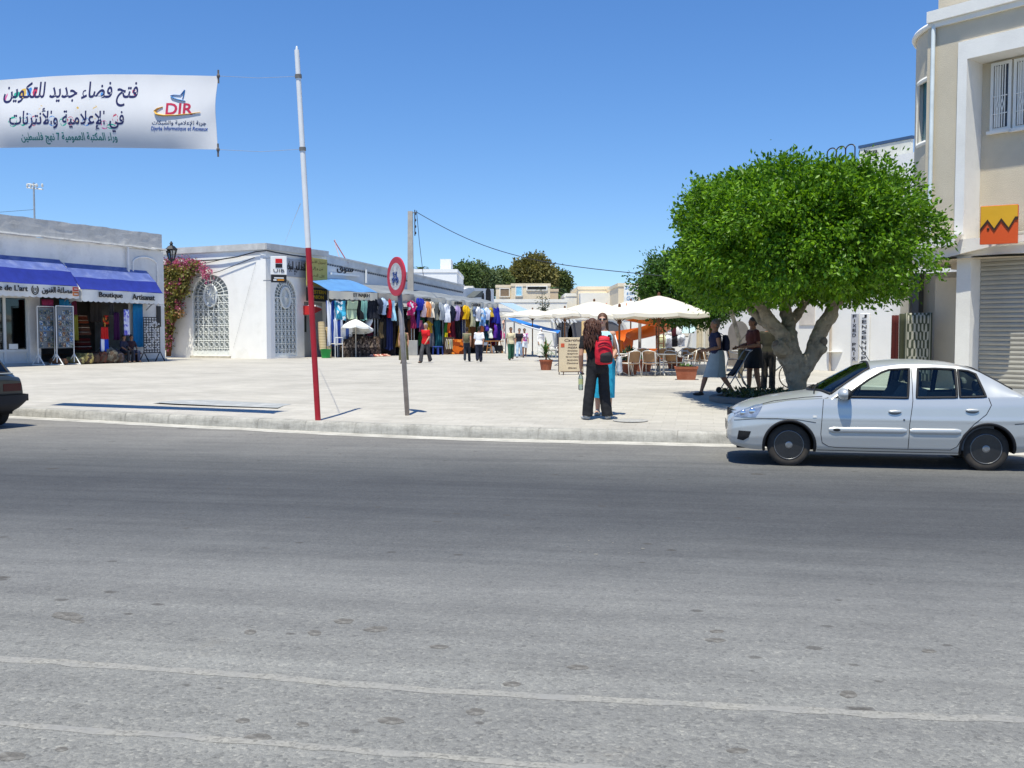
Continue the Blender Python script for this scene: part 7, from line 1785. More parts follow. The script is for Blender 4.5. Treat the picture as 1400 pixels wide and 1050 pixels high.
m.grid(lambda s, q: Vector((3.16-.10*abs(2*s-1)**4 - .2*q, (.845-.02)*(2*s-1), .59+.012*(1-q))), 24, 2)
m.build('bumper', PLAST, hb, smooth=True, ang=40)
m = MB(); m.box(3.024,3.034,-.26,.26,.66,.76); pl_ = m.build('number_plate', mat('plate_dark', (.03,.035,.033), .5), hb)
mt4 = MB(Matrix(((0,-1,0,0),(1,0,0,0),(0,0,1,0),(0,0,0,1)))); mt4.text('42 137', 0, .71, 1, y=-3.042, width=.42, maxh=.07, depth=.006); mt4.build('lettering', mat('plate_pale', (.6,.62,.6)), pl_)
m = MB(); m.box(3.022,3.03,-.70,-.34,.655,.79); m.box(3.022,3.03,.34,.70,.655,.79); m.build('rear_lamp', mat('dim_lens', (.075,.012,.016), .15), hb)
m = MB(); m.tube([(2.93,-.05,.965),(2.86,.25,1.02),(2.80,.46,1.09)], .012, 5); m.tube([(2.83,.1,1.06),(2.77,.46,1.12)], .010, 5); m.build('rear_wiper', SEAL, hb)
m = MB(); m.grid(lambda s, q: Vector((2.89+.03*q, -.62+1.24*s, .955+.008*math.sin(q*3))), 10, 3, thick=.02); m.build('tailgate_trim', mat('trim_pale', (.35,.37,.37), .4), hb)

# ------------------------------------------------------------------ pole, road sign, banner
pb = S(434.8, 572.5); Yp = pb.y
ptop = P(405.8, 68.5, Yp-.05); pmid = P(421.5, 339, Yp-.02)
fp = thing('marker_pole', 'tall leaning pole, red below and white above, at the kerb', 'pole', pb)
m = MB(); m.tube([(0,0,-.05), pmid-pb], .050, 12); m.build('red_section', mat('red_pole_paint', (.40,.018,.03), .45, .15, 4, c2=(.25,.05,.05), amt=.4, sscale=5), fp, smooth=True, ang=40)
m = MB(); d_ = (ptop-pmid).normalized(); m.tube([pmid-pb, pmid-pb+(ptop-pmid)*.5, ptop-pb], [.050,.046,.042], 12); m.ell(ptop-pb+d_*.02, (.02,.02,.05), 8, 6); m.build('white_section', mat('white_pole_paint', (.80,.80,.80), .4, .05, 4), fp, smooth=True, ang=40)
m = MB()
for v in (104, 203): q = (v-68.5)/(339-68.5); p = ptop.lerp(pmid, q)-pb; m.tube([p-d_*.03, p+d_*.03], .058, 10)
m.build('tie', mat('tie_dark', (.18,.17,.16)), fp)
m = MB(); m.tube([P(411,278,Yp)-pb, P(400,305,36)-pb, P(389,333,54.9)-pb], .005, 4); m.build('guy_wire', mat('wire_pale', (.55,.55,.55)), fp)
bs = S(557, 567); stp = P(546.5, 400, bs.y+.02); 
rs = thing('road_sign', 'leaning round no motorcycles sign with a red ring', 'road sign', bs)
top_ = bs + (stp-bs)*1.20
m = MB(); m.tube([(0,0,-.05), top_-bs], .042, 10); m.build('post', mat('galvanised', (.30,.27,.26), .45, .25, 5, metal=.5), rs, smooth=True)
m = MB(); q_ = (stp-bs)*.45; m.bar(q_*.1, q_*1.9, .09, .012); m.build('stiffener', mat('galvanised2', (.45,.44,.43), .5, .2, 5, metal=.4), rs)
sc = P(542, 378, bs.y-.03); sdx = Vector((.545, -.838, 0)).normalized(); FSg = Frame((sc.x, sc.y), (sc.x+sdx.x, sc.y+sdx.y))
zc_ = sc.z; rS = .345
M_ = FSg.M @ Matrix.Translation((0,0,zc_)) @ Matrix.Rotation(R(3.5), 4, 'Y')
AX = Matrix.Rotation(R(90), 3, 'X')
m = MB(M_); m.lathe([(0,-.02),(rS,-.02),(rS+.006,-.015),(rS+.006,.012),(rS,.016),(rS*.70,.016)], 48, A=AX); m.build('ring', mat('sign_red', (.50,.035,.06), .4, .06, 3), rs, W=True, smooth=True, ang=30)
m = MB(M_); m.lathe([(rS*.70,.0165),(0,.0165)], 40, A=AX); fc = m.build('face', mat('sign_face', (.80,.81,.82), .4, .04, 3), rs, W=True)
m = MB(M_); k = rS*.36
def blob(pts): m.prism([(a*k, b*k) for a, b in pts], -.026, -.0175)
for cx_ in (-.62, .62): m.tube([(cx_*k+.30*k*math.cos(q), -.022, -.55*k+.30*k*math.sin(q)) for q in np.linspace(0, 2*math.pi, 19)[:-1]], .012, 5, closed=True)
blob([(-.6,-.62),(-.5,-.42),(-.1,-.35),(.15,-.1),(.6,-.05),(.85,-.15),(.82,-.38),(.4,-.5),(.3,-.62),(-.1,-.58)]); blob([(-.75,.45),(-.55,.5),(-.30,-.2),(-.45,-.4)]); blob([(-.95,.52),(-.35,.62),(-.35,.52),(-.95,.42)])
blob([(.18,-.1),(.52,-.08),(.42,.30),(.02,.42),(-.38,.36),(-.4,.24),(.0,.22)]); m.ell((.28*k,-.022,.50*k), (.2*k,.006,.2*k), 12, 8)
m.build('symbol', mat('sign_navy', (.03,.06,.22), .5), fc, W=True)

FN = Frame((X(-30, 19.0), 19.0), (X(303, 17.0), 17.0)); Ln = FN.L
bn = thing('street_banner', 'white banner with hand painted Arabic lines strung over the pavement', 'banner', FN.p(Ln, 0, 4.84))
zt0, zt1 = FN.hit(0, 108)[1], FN.hit(303, 103)[1]; zb0_, zb1_ = FN.hit(0, 199.5)[1], FN.hit(303, 204.5)[1]
def bsurf(s, q):
    zt = zt0+(zt1-zt0)*s + .075*math.sin(math.pi*min(1, s*1.02)); zb_ = zb0_+(zb1_-zb0_)*s + .03*math.sin(math.pi*s)
    edge = min(s, 1-s)
    bul = -.10*math.sin(math.pi*q**1.5)*min(1, edge*5+.15) + .012*math.sin(s*9+q*2) + .004*math.sin(s*31+q*3)*(1-q) + .02*math.sin(q*9+s*14)*max(0, (s-.9)*6)
    return Vector((Ln*s - .04*math.sin(math.pi*q)*max(0, s-.9)*10, bul, zt+(zb_-zt)*q))
def onban(u, v, off):
    a, z = FN.hit(u, v)
    s = a/Ln; zt = bsurf(s, 0).z; zb_ = bsurf(s, 1).z; y = bsurf(s, (zt-z)/(zt-zb_)).y
    return FN.M @ Vector((a, y+off, z))
m = MB(FN.M); m.grid(bsurf, 70, 18, thick=.006); m.build('cloth', mat('banner_white', (.80,.79,.80), .75, .03, 1.5, tr=.15), bn, W=True, smooth=True, ang=60)
def btext(body, u0, u1, v0, v1, mt, nm='lettering', yoff=-.010, bold=.0, shear=0):
    m = MB(); m.text(body, (u0+u1)/2, -(v0+v1)/2, 1, y=0, width=u1-u0, maxh=v1-v0, depth=.006, bold=bold, shear=shear)
    m.v = [tuple(onban(x, -z, yoff+y)) for x, y, z in m.v]; return m.build(nm, mt, bn, W=True)
BNAVY = mat('banner_navy', (.018,.022,.10), .7); BTEAL = mat('banner_teal', (.02,.20,.18), .7)
btext(arabic('فتح فضاء جديد للتكوين'), 7, 191, 112, 147, BNAVY, bold=.012)
btext(arabic('في الإعلامية والأنترنات'), 19, 175, 149, 182, BNAVY, bold=.012)
btext(arabic('وراء المكتبة العمومية 7 نهج فلسطين'), 33, 163, 182, 198, BTEAL, bold=.012)
# painted colour fills inside the letters
cols_ = [mat('fill_red', (.55,.05,.12)), mat('fill_gold', (.70,.45,.10)), mat('fill_blue', (.06,.25,.60)), mat('fill_green', (.03,.42,.30)), mat('fill_pink', (.62,.10,.30))]
fills = [(186,127,3,6,0),(168,132,3,3,3),(142,130,3,5,2),(128,133,3,4,3),(107,131,4,4,0),(84,131,5,4,1),(60,132,3,4,4),(50,126,3,8,0),(42,126,3,8,2),(34,128,4,7,1),(25,130,4,6,3),(13,134,4,5,4),
         (163,164,3,6,0),(157,174,5,3,3),(136,155,3,8,1),(124,168,4,5,2),(112,158,3,9,1),(103,167,4,5,0),(93,168,4,5,3),(78,167,4,6,2),(62,156,3,9,1),(53,167,3,6,0),(46,164,4,6,2),(38,168,4,5,3),(24,168,5,6,3),(148,172,4,5,4)]
for ci in range(5):
    m = MB()
    for u, v, ru, rv, c_ in fills:
        if c_ != ci: continue
        ru *= 1.2; rv *= 1.2; n_ = 14; m.add([onban(u+ru*math.cos(k/n_*6.283)*(1+.15*math.sin(k*2.1+u)), v+rv*math.sin(k/n_*6.283), -.006) for k in range(n_)], [tuple(range(n_))])
    m.build('letter_fill', cols_[ci], bn, W=True)
btext('DIR', 231, 267, 142, 158, mat('logo_red', (.50,.03,.08), .6), 'logo_letters', bold=.02)
btext(arabic('جربة للإعلامية والشبكات'), 213, 284, 166, 173.5, BNAVY, 'small_lettering'); btext('Djerba Informatique et Reseaux', 211, 286, 174, 181, mat('logo_blue', (.05,.12,.42)), 'small_lettering', shear=.25)
def bstroke(pts, r, mt, nm):
    m = MB(); out = []
    for u, v in pts: out.append(onban(u, v, -.018))
    m.tube(out, r, 6, flat=.5); return m.build(nm, mt, bn, W=True)
bstroke([(277,154.5),(262,157),(245,159),(230,159.5),(220,158),(217,154),(220,150),(227,147.5)], [.008,.014,.018,.026,.036,.034,.02,.01], mat('logo_gold', (.70,.40,.08)), 'logo_swoosh')
bstroke([(256,139),(246,137),(238,134),(236,132),(240,130.5),(249,131),(254,124),(253,133),(252,137)], [.012,.018,.02,.016,.01,.01,.018,.012,.008], mat('logo_sky', (.06,.25,.58)), 'logo_swoosh')
m = MB(); c0_ = FN.M @ bsurf(1, 0); c1_ = FN.M @ bsurf(1, 1)
e0 = ptop.lerp(pmid, (104-68.5)/270.5); e1 = ptop.lerp(pmid, (203-68.5)/270.5)
m.tube([c0_, c0_.lerp(e0, .5)-Vector((0,0,.03)), e0], .003, 4); m.tube([c1_, c1_.lerp(e1, .5)-Vector((0,0,.04)), e1], .003, 4)
l0_ = FN.M @ bsurf(0, 0); l1_ = FN.M @ bsurf(0, 1); m.tube([l0_, l0_+Vector((-9, 3, .6))], .006, 4); m.tube([l1_, l1_+Vector((-9, 3, .6))], .006, 4)
m.build('rope', mat('rope_grey', (.35,.34,.33)), bn, W=True)
m = MB(); 
for p in (c0_, c1_): m.tube([p+Vector((0,0,-.12)), p+Vector((0,0,.10))], .016, 5); m.ell(p, (.03,.03,.04), 8, 6)
m.build('end_stick', mat('stick_dark', (.15,.13,.12)), bn, W=True)
# ------------------------------------------------------------------ trees and climbers
def leaf_mat(name, a, b, tr=.3, rough=.42, spec=.4):
    m, N, L, bs = node_mat(name); g = NG(m)
    ri = g.n('NewGeometry').outputs['Random Per Island']
    c = g.ramp(ri, [(0, a), (.55, tuple((x+y)/2 for x, y in zip(a, b))), (1, b)])
    tcn = g.n('TexCoord').outputs['Object']; c = g.mix(1, c, g.ramp(g.noise(tcn, 1.3, 3), [(.3,(.72,.78,.7)), (.7,(1.22,1.18,1.15))]), 'MULTIPLY')
    L.new(c, bs.inputs['Base Color']); bs.inputs['Roughness'].default_value = rough; bs.inputs['Specular IOR Level'].default_value = spec
    t = g.n('BsdfTranslucent'); L.new(g.mix(1, c, (1.3,1.25,.55), 'MULTIPLY'), t.inputs[0]); ms = g.n('MixShader'); ms.inputs[0].default_value = tr
    L.new(bs.outputs[0], ms.inputs[1]); L.new(t.outputs[0], ms.inputs[2]); L.new(ms.outputs[0], N['Material Output'].inputs[0])
    return m
def leaves(P_, D_, size, asp, rs, fold=.25):
    """numpy: one folded leaf (6 vertices, 4 tris in 2 quads) at each point, pointing along D_"""
    n = len(P_); D_ = D_/np.linalg.norm(D_, axis=1, keepdims=True)
    r = rs.normal(size=(n, 3)); S_ = np.cross(D_, r); S_ /= np.linalg.norm(S_, axis=1, keepdims=True); N_ = np.cross(S_, D_)
    L_ = size*rs.uniform(.7, 1.3, (n, 1)); W_ = L_*asp
    base = P_; tip = P_+D_*L_; mid = P_+D_*L_*.45 - N_*W_*fold
    l = P_+D_*L_*.42 - S_*W_*.5; rr = P_+D_*L_*.42 + S_*W_*.5
    V = np.stack([base, l, tip, rr, mid], axis=1).reshape(-1, 3)
    i = np.arange(n)[:, None]*5
    F = np.concatenate([i+np.array([[0, 4, 2, 1]]), i+np.array([[0, 3, 2, 4]])], axis=1).reshape(-1, 4)
    return V, F
def np_mesh(name, V, F, mt, parent, smooth=False):
    me = bpy.data.meshes.new(name); me.vertices.add(len(V)); me.vertices.foreach_set('co', V.astype(np.float32).ravel())
    me.loops.add(F.size); me.loops.foreach_set('vertex_index', F.astype(np.int32).ravel())
    me.polygons.add(len(F)); me.polygons.foreach_set('loop_start', np.arange(0, F.size, 4, dtype=np.int32))
    try: me.polygons.foreach_set('loop_total', np.full(len(F), 4, dtype=np.int32))
    except Exception: pass
    me.update(calc_edges=True); me.validate(); me.materials.append(mt)
    o = bpy.data.objects.new(name, me); col.objects.link(o); o.parent = parent; return o
def lump(D, k, s):
    return np.array([mnoise.noise(Vector(d)*k + Vector((s, s*1.7, -s))) for d in D])
def crown(name, ctr, rad, nspray, per, size, mt, parent, seed, p=2.6, amp=.13, asp=.5, inner=.35, spray_r=.16, zfun=None, gap=-.42):
    rs = np.random.RandomState(seed); rad = np.array(rad); ctr = np.array(ctr)
    D = rs.normal(size=(nspray, 3)); D /= np.linalg.norm(D, axis=1, keepdims=True)
    r = 1/np.power((np.abs(D)**p).sum(1), 1/p)
    l1 = lump(D, 2.6, seed); l2 = lump(D, 6.5, seed+9)
    sc = r*(1+amp*1.2*l1+amp*.9*l2)
    depth = 1-inner*np.power(rs.rand(nspray), 2.2)
    keep = (l2 > gap) | (depth < .86)
    Pc = D*(sc*depth)[:, None]*rad + ctr
    if zfun is not None: keep &= zfun(Pc, D)
    Pc = Pc[keep]; Dk = D[keep]; n = len(Pc)
    nrm = Dk/rad; nrm /= np.linalg.norm(nrm, axis=1, keepdims=True)
    P_ = np.repeat(Pc, per, 0); Nn = np.repeat(nrm, per, 0); off = rs.normal(size=P_.shape)*spray_r*.55
    P_ = P_ + off; P_ += Nn*(rs.rand(len(P_), 1)-.35)*spray_r
    Dd = Nn*.75 + rs.normal(size=P_.shape)*.65 + np.array([0, 0, -.15])
    V, F = leaves(P_, Dd, size, asp, rs)
    return np_mesh(name, V, F, mt, parent)
BARK = mat('pale_bark', (.30,.255,.185), .9, .25, 4, .9, 22, c2=(.10,.082,.06), amt=.9, sscale=4.5)
def voxel_join(m, name, mt, parent, vox, disp=.0, smooth_it=2):
    me = bpy.data.meshes.new('tmp'); me.from_pydata(m.v, [], m.f); ob = bpy.data.objects.new('tmp', me); col.objects.link(ob)
    md = ob.modifiers.new('r', 'REMESH'); md.mode = 'VOXEL'; md.voxel_size = vox; md.use_smooth_shade = True
    if smooth_it:
        sm = ob.modifiers.new('s', 'SMOOTH'); sm.iterations = smooth_it; sm.factor = .5
    dg = bpy.context.evaluated_depsgraph_get(); nm = bpy.data.meshes.new_from_object(ob.evaluated_get(dg)); bpy.data.objects.remove(ob); bpy.data.meshes.remove(me)
    nm.name = name
    if disp:
        for v in nm.vertices: v.co += v.normal*disp*(mnoise.noise(v.co*5)+.6*mnoise.noise(v.co*13))
    nm.materials.append(mt); nm.polygons.foreach_set('use_smooth', [True]*len(nm.polygons))
    o = bpy.data.objects.new(name, nm); col.objects.link(o); o.parent = parent; return o
TB = S(1089, 549); TY = TB.y
def T(u, v, dy=0): p = P(u, v, TY+dy); return p-TB
big = thing('big_tree', 'large dense clipped tree with a forked pale trunk behind the silver car', 'tree', TB)
px = TY/FPX
m = MB()
m.tube([T(1088,560), T(1088,535), T(1087,515), T(1082,498), T(1074,484), T(1070,472)], [15.5*px,11.5*px,12*px,14*px,12.5*px,9.5*px], 14)
m.tube([T(1092,540), T(1096,518), T(1103,500), T(1110,484), T(1113,470), T(1123,450), T(1136,428), T(1150,398), T(1165,360)], [7*px,8.5*px,10.5*px,10.5*px,10*px,11*px,10*px,7.5*px,5*px], 12)
m.tube([T(1086,520), T(1090,500), T(1085,482), T(1074,462), T(1062,448), T(1050,434), T(1037,414), T(1028,392), T(1015,350)], [8.5*px,10*px,10.5*px,10.5*px,9.5*px,8.5*px,7.5*px,6.5*px,4*px], 12)
m.tube([T(1080,472), T(1079,455,.2), T(1077,436,.4), T(1072,412,.5), T(1068,390,.6), T(1060,340,.6)], [12*px,11*px,9*px,8*px,7*px,4*px], 10)
m.tube([T(1079,446,.3), T(1090,430,.5), T(1100,414,.6), T(1110,392,.7), T(1125,350,.8)], [7*px,6.5*px,6*px,5*px,3*px], 10)
m.tube([T(1062,450,.1), T(1045,440,.5), T(1030,425,.8), T(1018,408,1), T(1005,380,1.2)], [8*px,8*px,7*px,6*px,4*px], 10)
m.tube([T(1110,490), T(1119,478,-.1), T(1125,470,-.15)], [10*px,9.5*px,8.5*px], 10)          # sawn stubs
m.tube([T(1074,484), T(1066,474,-.2), T(1061,469,-.25)], [12*px,11*px,9*px], 10)
m.tube([T(1076,430,.4), T(1066,410,.7), T(1058,380,.9)], [5*px,4.5*px,3*px], 8)
voxel_join(m, 'trunk', BARK, big, .030, .038, 2)
for p_, r_ in ((T(1062.5,471,-.27), (.10,.05,.085)), (T(1127,467,-.2), (.07,.05,.09))): m = MB(); m.ell(p_, r_, 12, 8); m.build('cut_end', mat('cut_wood', (.16,.13,.10), .9, .2, 8), big, smooth=True)
LM = leaf_mat('ficus_leaf', (.038,.125,.006), (.23,.43,.028), .40, .42, .35)
c = T(1102, 327)
cx_, cy_, cz_ = c
def zf(Pc, D):
    # trimmed nearly flat below, hanging a little lower at the left and right
    x = (Pc[:, 0]-cx_)/2.6; low = cz_-1.27-.20*np.abs(x)**2 + .22*np.exp(-((x+.05)/.35)**2)
    return Pc[:, 2] > low + .12*np.sin(Pc[:, 0]*5+Pc[:, 1]*3)
crown('crown', (cx_-.36, cy_-.25, cz_-.07), (2.05, 2.75, 1.27), 7600, 13, .096, LM, big, 3, p=4.2, amp=.14, asp=.52, inner=.34, zfun=zf, spray_r=.15, gap=-.13)
crown('inner_foliage', (cx_-.36, cy_-.25, cz_-.03), (1.75, 2.35, 1.04), 2100, 7, .16, LM, big, 5, p=3.4, amp=.12, asp=.6, inner=.6, zfun=zf, spray_r=.25)
# tree pit: a low stone ring with litter and small plants
pc = TB + Vector((-.25, .05, 0))
m = MB(); m.lathe([(1.55,0),(1.55,.10),(1.50,.12),(1.40,.12),(1.38,.02)], 40, pc, sy=.8); struct(m.build('tree_pit_kerb', mat('pit_stone', (.16,.15,.14), .9, .2, 3, .4, 15), None))
m = MB(); m.lathe([(1.41,.05),(.7,.09),(0,.12)], 40, pc, sy=.8); struct(m.build('tree_pit_soil', mat('pit_soil', (.10,.085,.065), .95, .4, 5, .6, 20), None))
rs_ = np.random.RandomState(8); n_ = 900; a_ = rs_.rand(n_)*6.283; r_ = 1.3*np.sqrt(rs_.rand(n_))
V, F = leaves(np.stack([pc.x+r_*np.cos(a_), pc.y+.8*r_*np.sin(a_), pc.z+.1+.12*rs_.rand(n_)], 1), rs_.normal(size=(n_, 3))+np.array([0,0,.5]), .10, .5, rs_)
o = np_mesh('ground_cover', V, F, leaf_mat('pit_leaf', (.03,.06,.015), (.10,.10,.04), .15), None); struct(o, 'stuff')
# second tree behind, towards the café
t2 = S(975, 507); Y2 = t2.y
tr2 = thing('round_tree', 'smaller tree with a straight brown trunk beside the café parasols', 'tree', t2)
def T2(u, v, dy=0): return P(u, v, Y2+dy)-t2
q2 = Y2/FPX
m = MB(); m.tube([T2(975,510), T2(974.5,480), T2(974,450), T2(971,425), T2(962,400)], [6*q2,5*q2,4.7*q2,4.5*q2,3*q2], 10); m.tube([T2(974,440), T2(984,420), T2(992,400)], [3.5*q2,3*q2,2*q2], 8); m.tube([T2(972,430), T2(950,412), T2(930,400)], [3*q2,2.5*q2,1.6*q2], 8)
voxel_join(m, 'trunk', mat('red_bark', (.13,.07,.045), .9, .2, 4, .5, 30), tr2, .04, .015, 2)
crown('crown', tuple(T2(944, 393)), (66*q2, 52*q2, 46*q2), 2600, 10, .14, leaf_mat('ficus_leaf_far', (.035,.10,.015), (.10,.20,.03), .28), tr2, 12, p=2.2, amp=.2, inner=.4, spray_r=.24)
# slender leaning sapling between the two
sp_ = S(1012, 517); m = MB(); st_ = thing('sapling', 'thin leaning sapling stem between the two trees', 'tree', sp_)
qs = sp_.y/FPX; m.tube([(0,0,0), P(1013,473,sp_.y)-sp_, P(1006,447,sp_.y)-sp_, P(1000,426,sp_.y)-sp_, P(994,400,sp_.y)-sp_], [3.4*qs,3.2*qs,3*qs,2.8*qs,2*qs], 8); m.build('trunk', BARK, st_, smooth=True)
crown('crown', tuple(P(993,396,sp_.y)-sp_), (.9,.9,.6), 260, 9, .11, LM, st_, 31, p=2, amp=.2, inner=.7, spray_r=.2)
# far trees over the roofs
def far_tree(u, vt, vb, wpx, Y, label, ca, cb, seed, name='far_tree', n=900, size=.42, gap=-.35, base_v=None):
    q = Y/FPX; z1 = PZ(vt, Y); z0 = PZ(vb, Y); x = X(u, Y); t = thing(name, label, 'tree', (x, Y, PL), 0, 'trees above the far roofs')
    m = MB(); m.tube([(0,0,0),(.1,0,(z0-PL)*.7),(-.1,0,z0-PL+(z1-z0)*.6)], [.35,.28,.12], 8)
    for k in range(4): a = k*1.6+seed; m.tube([(0,0,(z0-PL)*.75),(.35*wpx*q*math.cos(a),.35*wpx*q*math.sin(a),z0-PL+(z1-z0)*.45)], [.16,.06], 6)
    m.build('trunk', mat('far_bark', (.16,.13,.10), .9, .2, 2), t, smooth=True)
    crown('crown', (0, 0, (z0+z1)/2-PL), (wpx/2*q, wpx/2*q*.9, (z1-z0)/2), n, 9, size, leaf_mat('far_leaf_%d' % seed, tuple(x*1.5 for x in ca), tuple(x*1.6 for x in cb), .25, .6, .2), t, seed, p=2.0, amp=.32, inner=.6, spray_r=.6, gap=gap)
far_tree(636, 366, 394, 26, 124, 'dark green treetop rising beside the white roof box', (.04,.07,.025), (.10,.14,.05), 41)
far_tree(655, 367, 396, 20, 128, 'slim grey green treetop between the bushier ones', (.05,.08,.035), (.12,.15,.07), 42, n=650)
far_tree(668, 375, 399, 20, 126, 'low grey green treetop above the grey low house', (.05,.08,.04), (.12,.15,.08), 43, n=600)
far_tree(684, 375, 398, 22, 130, 'small olive treetop left of the cream house', (.055,.08,.035), (.12,.15,.06), 44, n=600)
far_tree(728, 357, 402, 54, 138, 'broad olive brown tree behind the blue window house', (.075,.075,.025), (.17,.15,.06), 45, n=1900, size=.5)
far_tree(764, 374, 404, 24, 142, 'dark green tree right of the broad olive brown one', (.035,.055,.02), (.09,.11,.04), 46, n=800)
def palm(u, vt, Y, label, seed, sc=1.0):
    rg = random.Random(seed); z1 = PZ(vt, Y); t = thing('palm_tree', label, 'palm tree', (X(u, Y), Y, PL), 0, 'palms above the far roofs')
    m = MB(); m.tube([(0,0,0),(.15,0,(z1-PL)*.5),(0,0,z1-PL-.6)], [.3,.24,.2], 8); m.build('trunk', mat('palm_bark', (.2,.15,.1), .9, .2, 3), t)
    m = MB()
    for k in range(34):
        a = rg.random()*6.28; e = rg.uniform(-.1, 1.2); d = Vector((math.cos(a)*math.cos(e), math.sin(a)*math.cos(e), math.sin(e))); leafstrip(m, (0,0,z1-PL-.6), d, rg.uniform(1.6,2.4)*sc, .42*sc, .75, 7)
    m.build('fronds', mat('palm_frond', (.06,.11,.035), .6, .3, 2, tr=.1), t)
palm(575, 362.5, 98, 'palm crown just right of the utility pole', 3, .8); palm(755, 393.5, 116, 'palm crown in the gap right of the cream houses', 5, 1.2)
# bushes by the end of the street and the sprig on the terrace
def bush(u, v, wpx, hpx, Y, label, ca, cb, seed, n=300, size=.16, zb=None):
    q = Y/FPX; x = X(u, Y); z = zb if zb is not None else PL
    t = thing('bush', label, 'bush', (x, Y, z)); h = hpx*q
    m = MB(); m.tube([(0,0,0),(0,0,h*.6)], [.07,.04], 6); m.build('stem', mat('far_bark', (.16,.13,.10)), t)
    crown('foliage', (0, 0, h*.55), (wpx/2*q, wpx/2*q*.7, h*.5), n, 8, size, leaf_mat('bush_leaf_%d' % seed, ca, cb, .2), t, seed, p=2.2, amp=.25, inner=.6, spray_r=.25)
bush(714, 486, 22, 44, 72, 'dark green bush beneath the blue tarpaulin, left one', (.03,.08,.02), (.08,.16,.04), 61)
bush(735, 486, 24, 40, 73, 'fresh green bush beneath the blue tarpaulin, right one', (.04,.10,.025), (.09,.18,.05), 62)
bush(742, 424, 10, 32, 95.3, 'wispy shrub in front of the white terrace', (.04,.06,.03), (.10,.12,.07), 63, n=70, zb=PL) if False else None
p = P(742, 424, 93.5); t = thing('shrub', 'wispy tall shrub standing before the white terrace front', 'shrub', (p.x, p.y, PL))
m = MB(); h_ = PZ(396, 93.5)-PL; m.tube([(0,0,0),(.05,0,h_*.6),(-.1,0,h_)], [.08,.05,.02], 6); m.build('stem', mat('far_bark', (.16,.13,.10)), t)
crown('foliage', (0,0,h_*.55), (.45,.4,h_*.42), 90, 7, .2, leaf_mat('shrub_leaf', (.03,.05,.025), (.09,.11,.05), .15), t, 71, p=2, amp=.4, inner=.9, spray_r=.2, gap=-.1)
# bougainvillea on the bank wall
bz = lambda u, v, o=.3: F2L.p(F2L.hit(u, v, o)[0], o, F2L.hit(u, v, o)[1])
bb = F2L.p(F2L.hit(229, 485, .3)[0], .3, PL)
bg_ = thing('bougainvillea', 'bougainvillea with olive leaves and magenta flowers climbing the bank wall', 'climbing plant', bb)
m = MB(); rg = random.Random(6)
for k in range(7):
    pts = [bz(228+k*.8, 487, .3), bz(228+k*1.2, 460, .35), bz(229+k*2.0, 425, .5), bz(231+k*5, 390-2*k, .55), bz(234+k*7, 372+rg.random()*6, .5)]; m.tube([p-bb for p in pts], [.05,.045,.035,.025,.012], 6)
m.build('stem', WOOD, bg_, smooth=True)
def cloud(spec, per, size, seed):
    rs = np.random.RandomState(seed); Ps = []
    for u, v, ru, rv, n in spec:
        for k in range(n):
            a = rs.rand()*6.283; r = math.sqrt(rs.rand()); Ps.append(bz(u+ru*r*math.cos(a), v+rv*r*math.sin(a), .1+.75*rs.rand())-bb)
    Pc = np.repeat(np.array([tuple(p) for p in Ps]), per, 0); Pc = Pc+rs.normal(size=Pc.shape)*.13
    return leaves(Pc, rs.normal(size=Pc.shape)+np.array([0,-.3,-.2]), size, .62, rs)
V, F = cloud([(231,372,9,14,90),(243,388,14,18,150),(233,405,10,18,120),(250,372,12,8,60),(234,425,9,12,80),(228,447,7,12,50),(264,365,9,6,30),(228,470,4,10,16)], 8, .17, 4); np_mesh('foliage', V, F, leaf_mat('boug_leaf', (.13,.14,.035), (.34,.30,.10), .35), bg_)
V, F = cloud([(232,362,9,8,45),(250,361,13,6,45),(266,363,10,5,35),(280,372,3,5,14),(236,392,9,10,30),(230,440,4,14,14),(284,378,2,5,6),(226,395,5,12,20),(226,410,4,12,12),(243,384,8,8,16),(229,465,4,14,9),(256,378,8,5,14),(242,418,6,8,10)], 8, .14, 5); np_mesh('blossoms', V, F, leaf_mat('boug_flower', (.36,.06,.17), (.60,.16,.34), .35), bg_)
V, F = cloud([(238,380,12,15,30),(245,398,12,10,25),(240,428,12,10,22)], 7, .13, 6); np_mesh('dry_blossoms', V, F, leaf_mat('boug_dry', (.36,.16,.06), (.50,.30,.16), .3), bg_)
# ------------------------------------------------------------------ people
SKIN = mat('skin', (.42,.22,.14), .6, .08, 8); SKIND = mat('skin_tan', (.30,.15,.09), .6, .08, 8)
EYE = mat('eye_dark', (.02,.015,.012), .3); LIP = mat('lip', (.32,.10,.085), .5)
def V3(*a): return Vector(a)
STAND = dict(lean=(0,0), sh=((-.175,0,1.385),(.175,0,1.385)), el=((-.215,.02,1.10),(.215,.02,1.10)), wr=((-.21,-.06,.86),(.21,-.06,.86)), hip=((-.088,0,.88),(.088,0,.88)), kn=((-.095,-.015,.49),(.095,-.015,.49)), an=((-.10,.02,.085),(.10,.02,.085)), toe=((-.125,-.13,.03),(.125,-.13,.03)))
def pose(**k): p = dict(STAND); p.update(k); return p
def walk(st=.30, arm=.18):
    return pose(kn=((-.09,-.5*st-.05,.50),(.09,.25*st,.47)), an=((-.09,-st,.085),(.09,st*.95,.14)), toe=((-.10,-st-.15,.05),(.10,st*.95-.12,.03)), el=((-.21,.5*arm+.03,1.11),(.21,-.4*arm+.03,1.11)), wr=((-.20,arm*.6,.87),(.20,-arm*1.4,.90)))
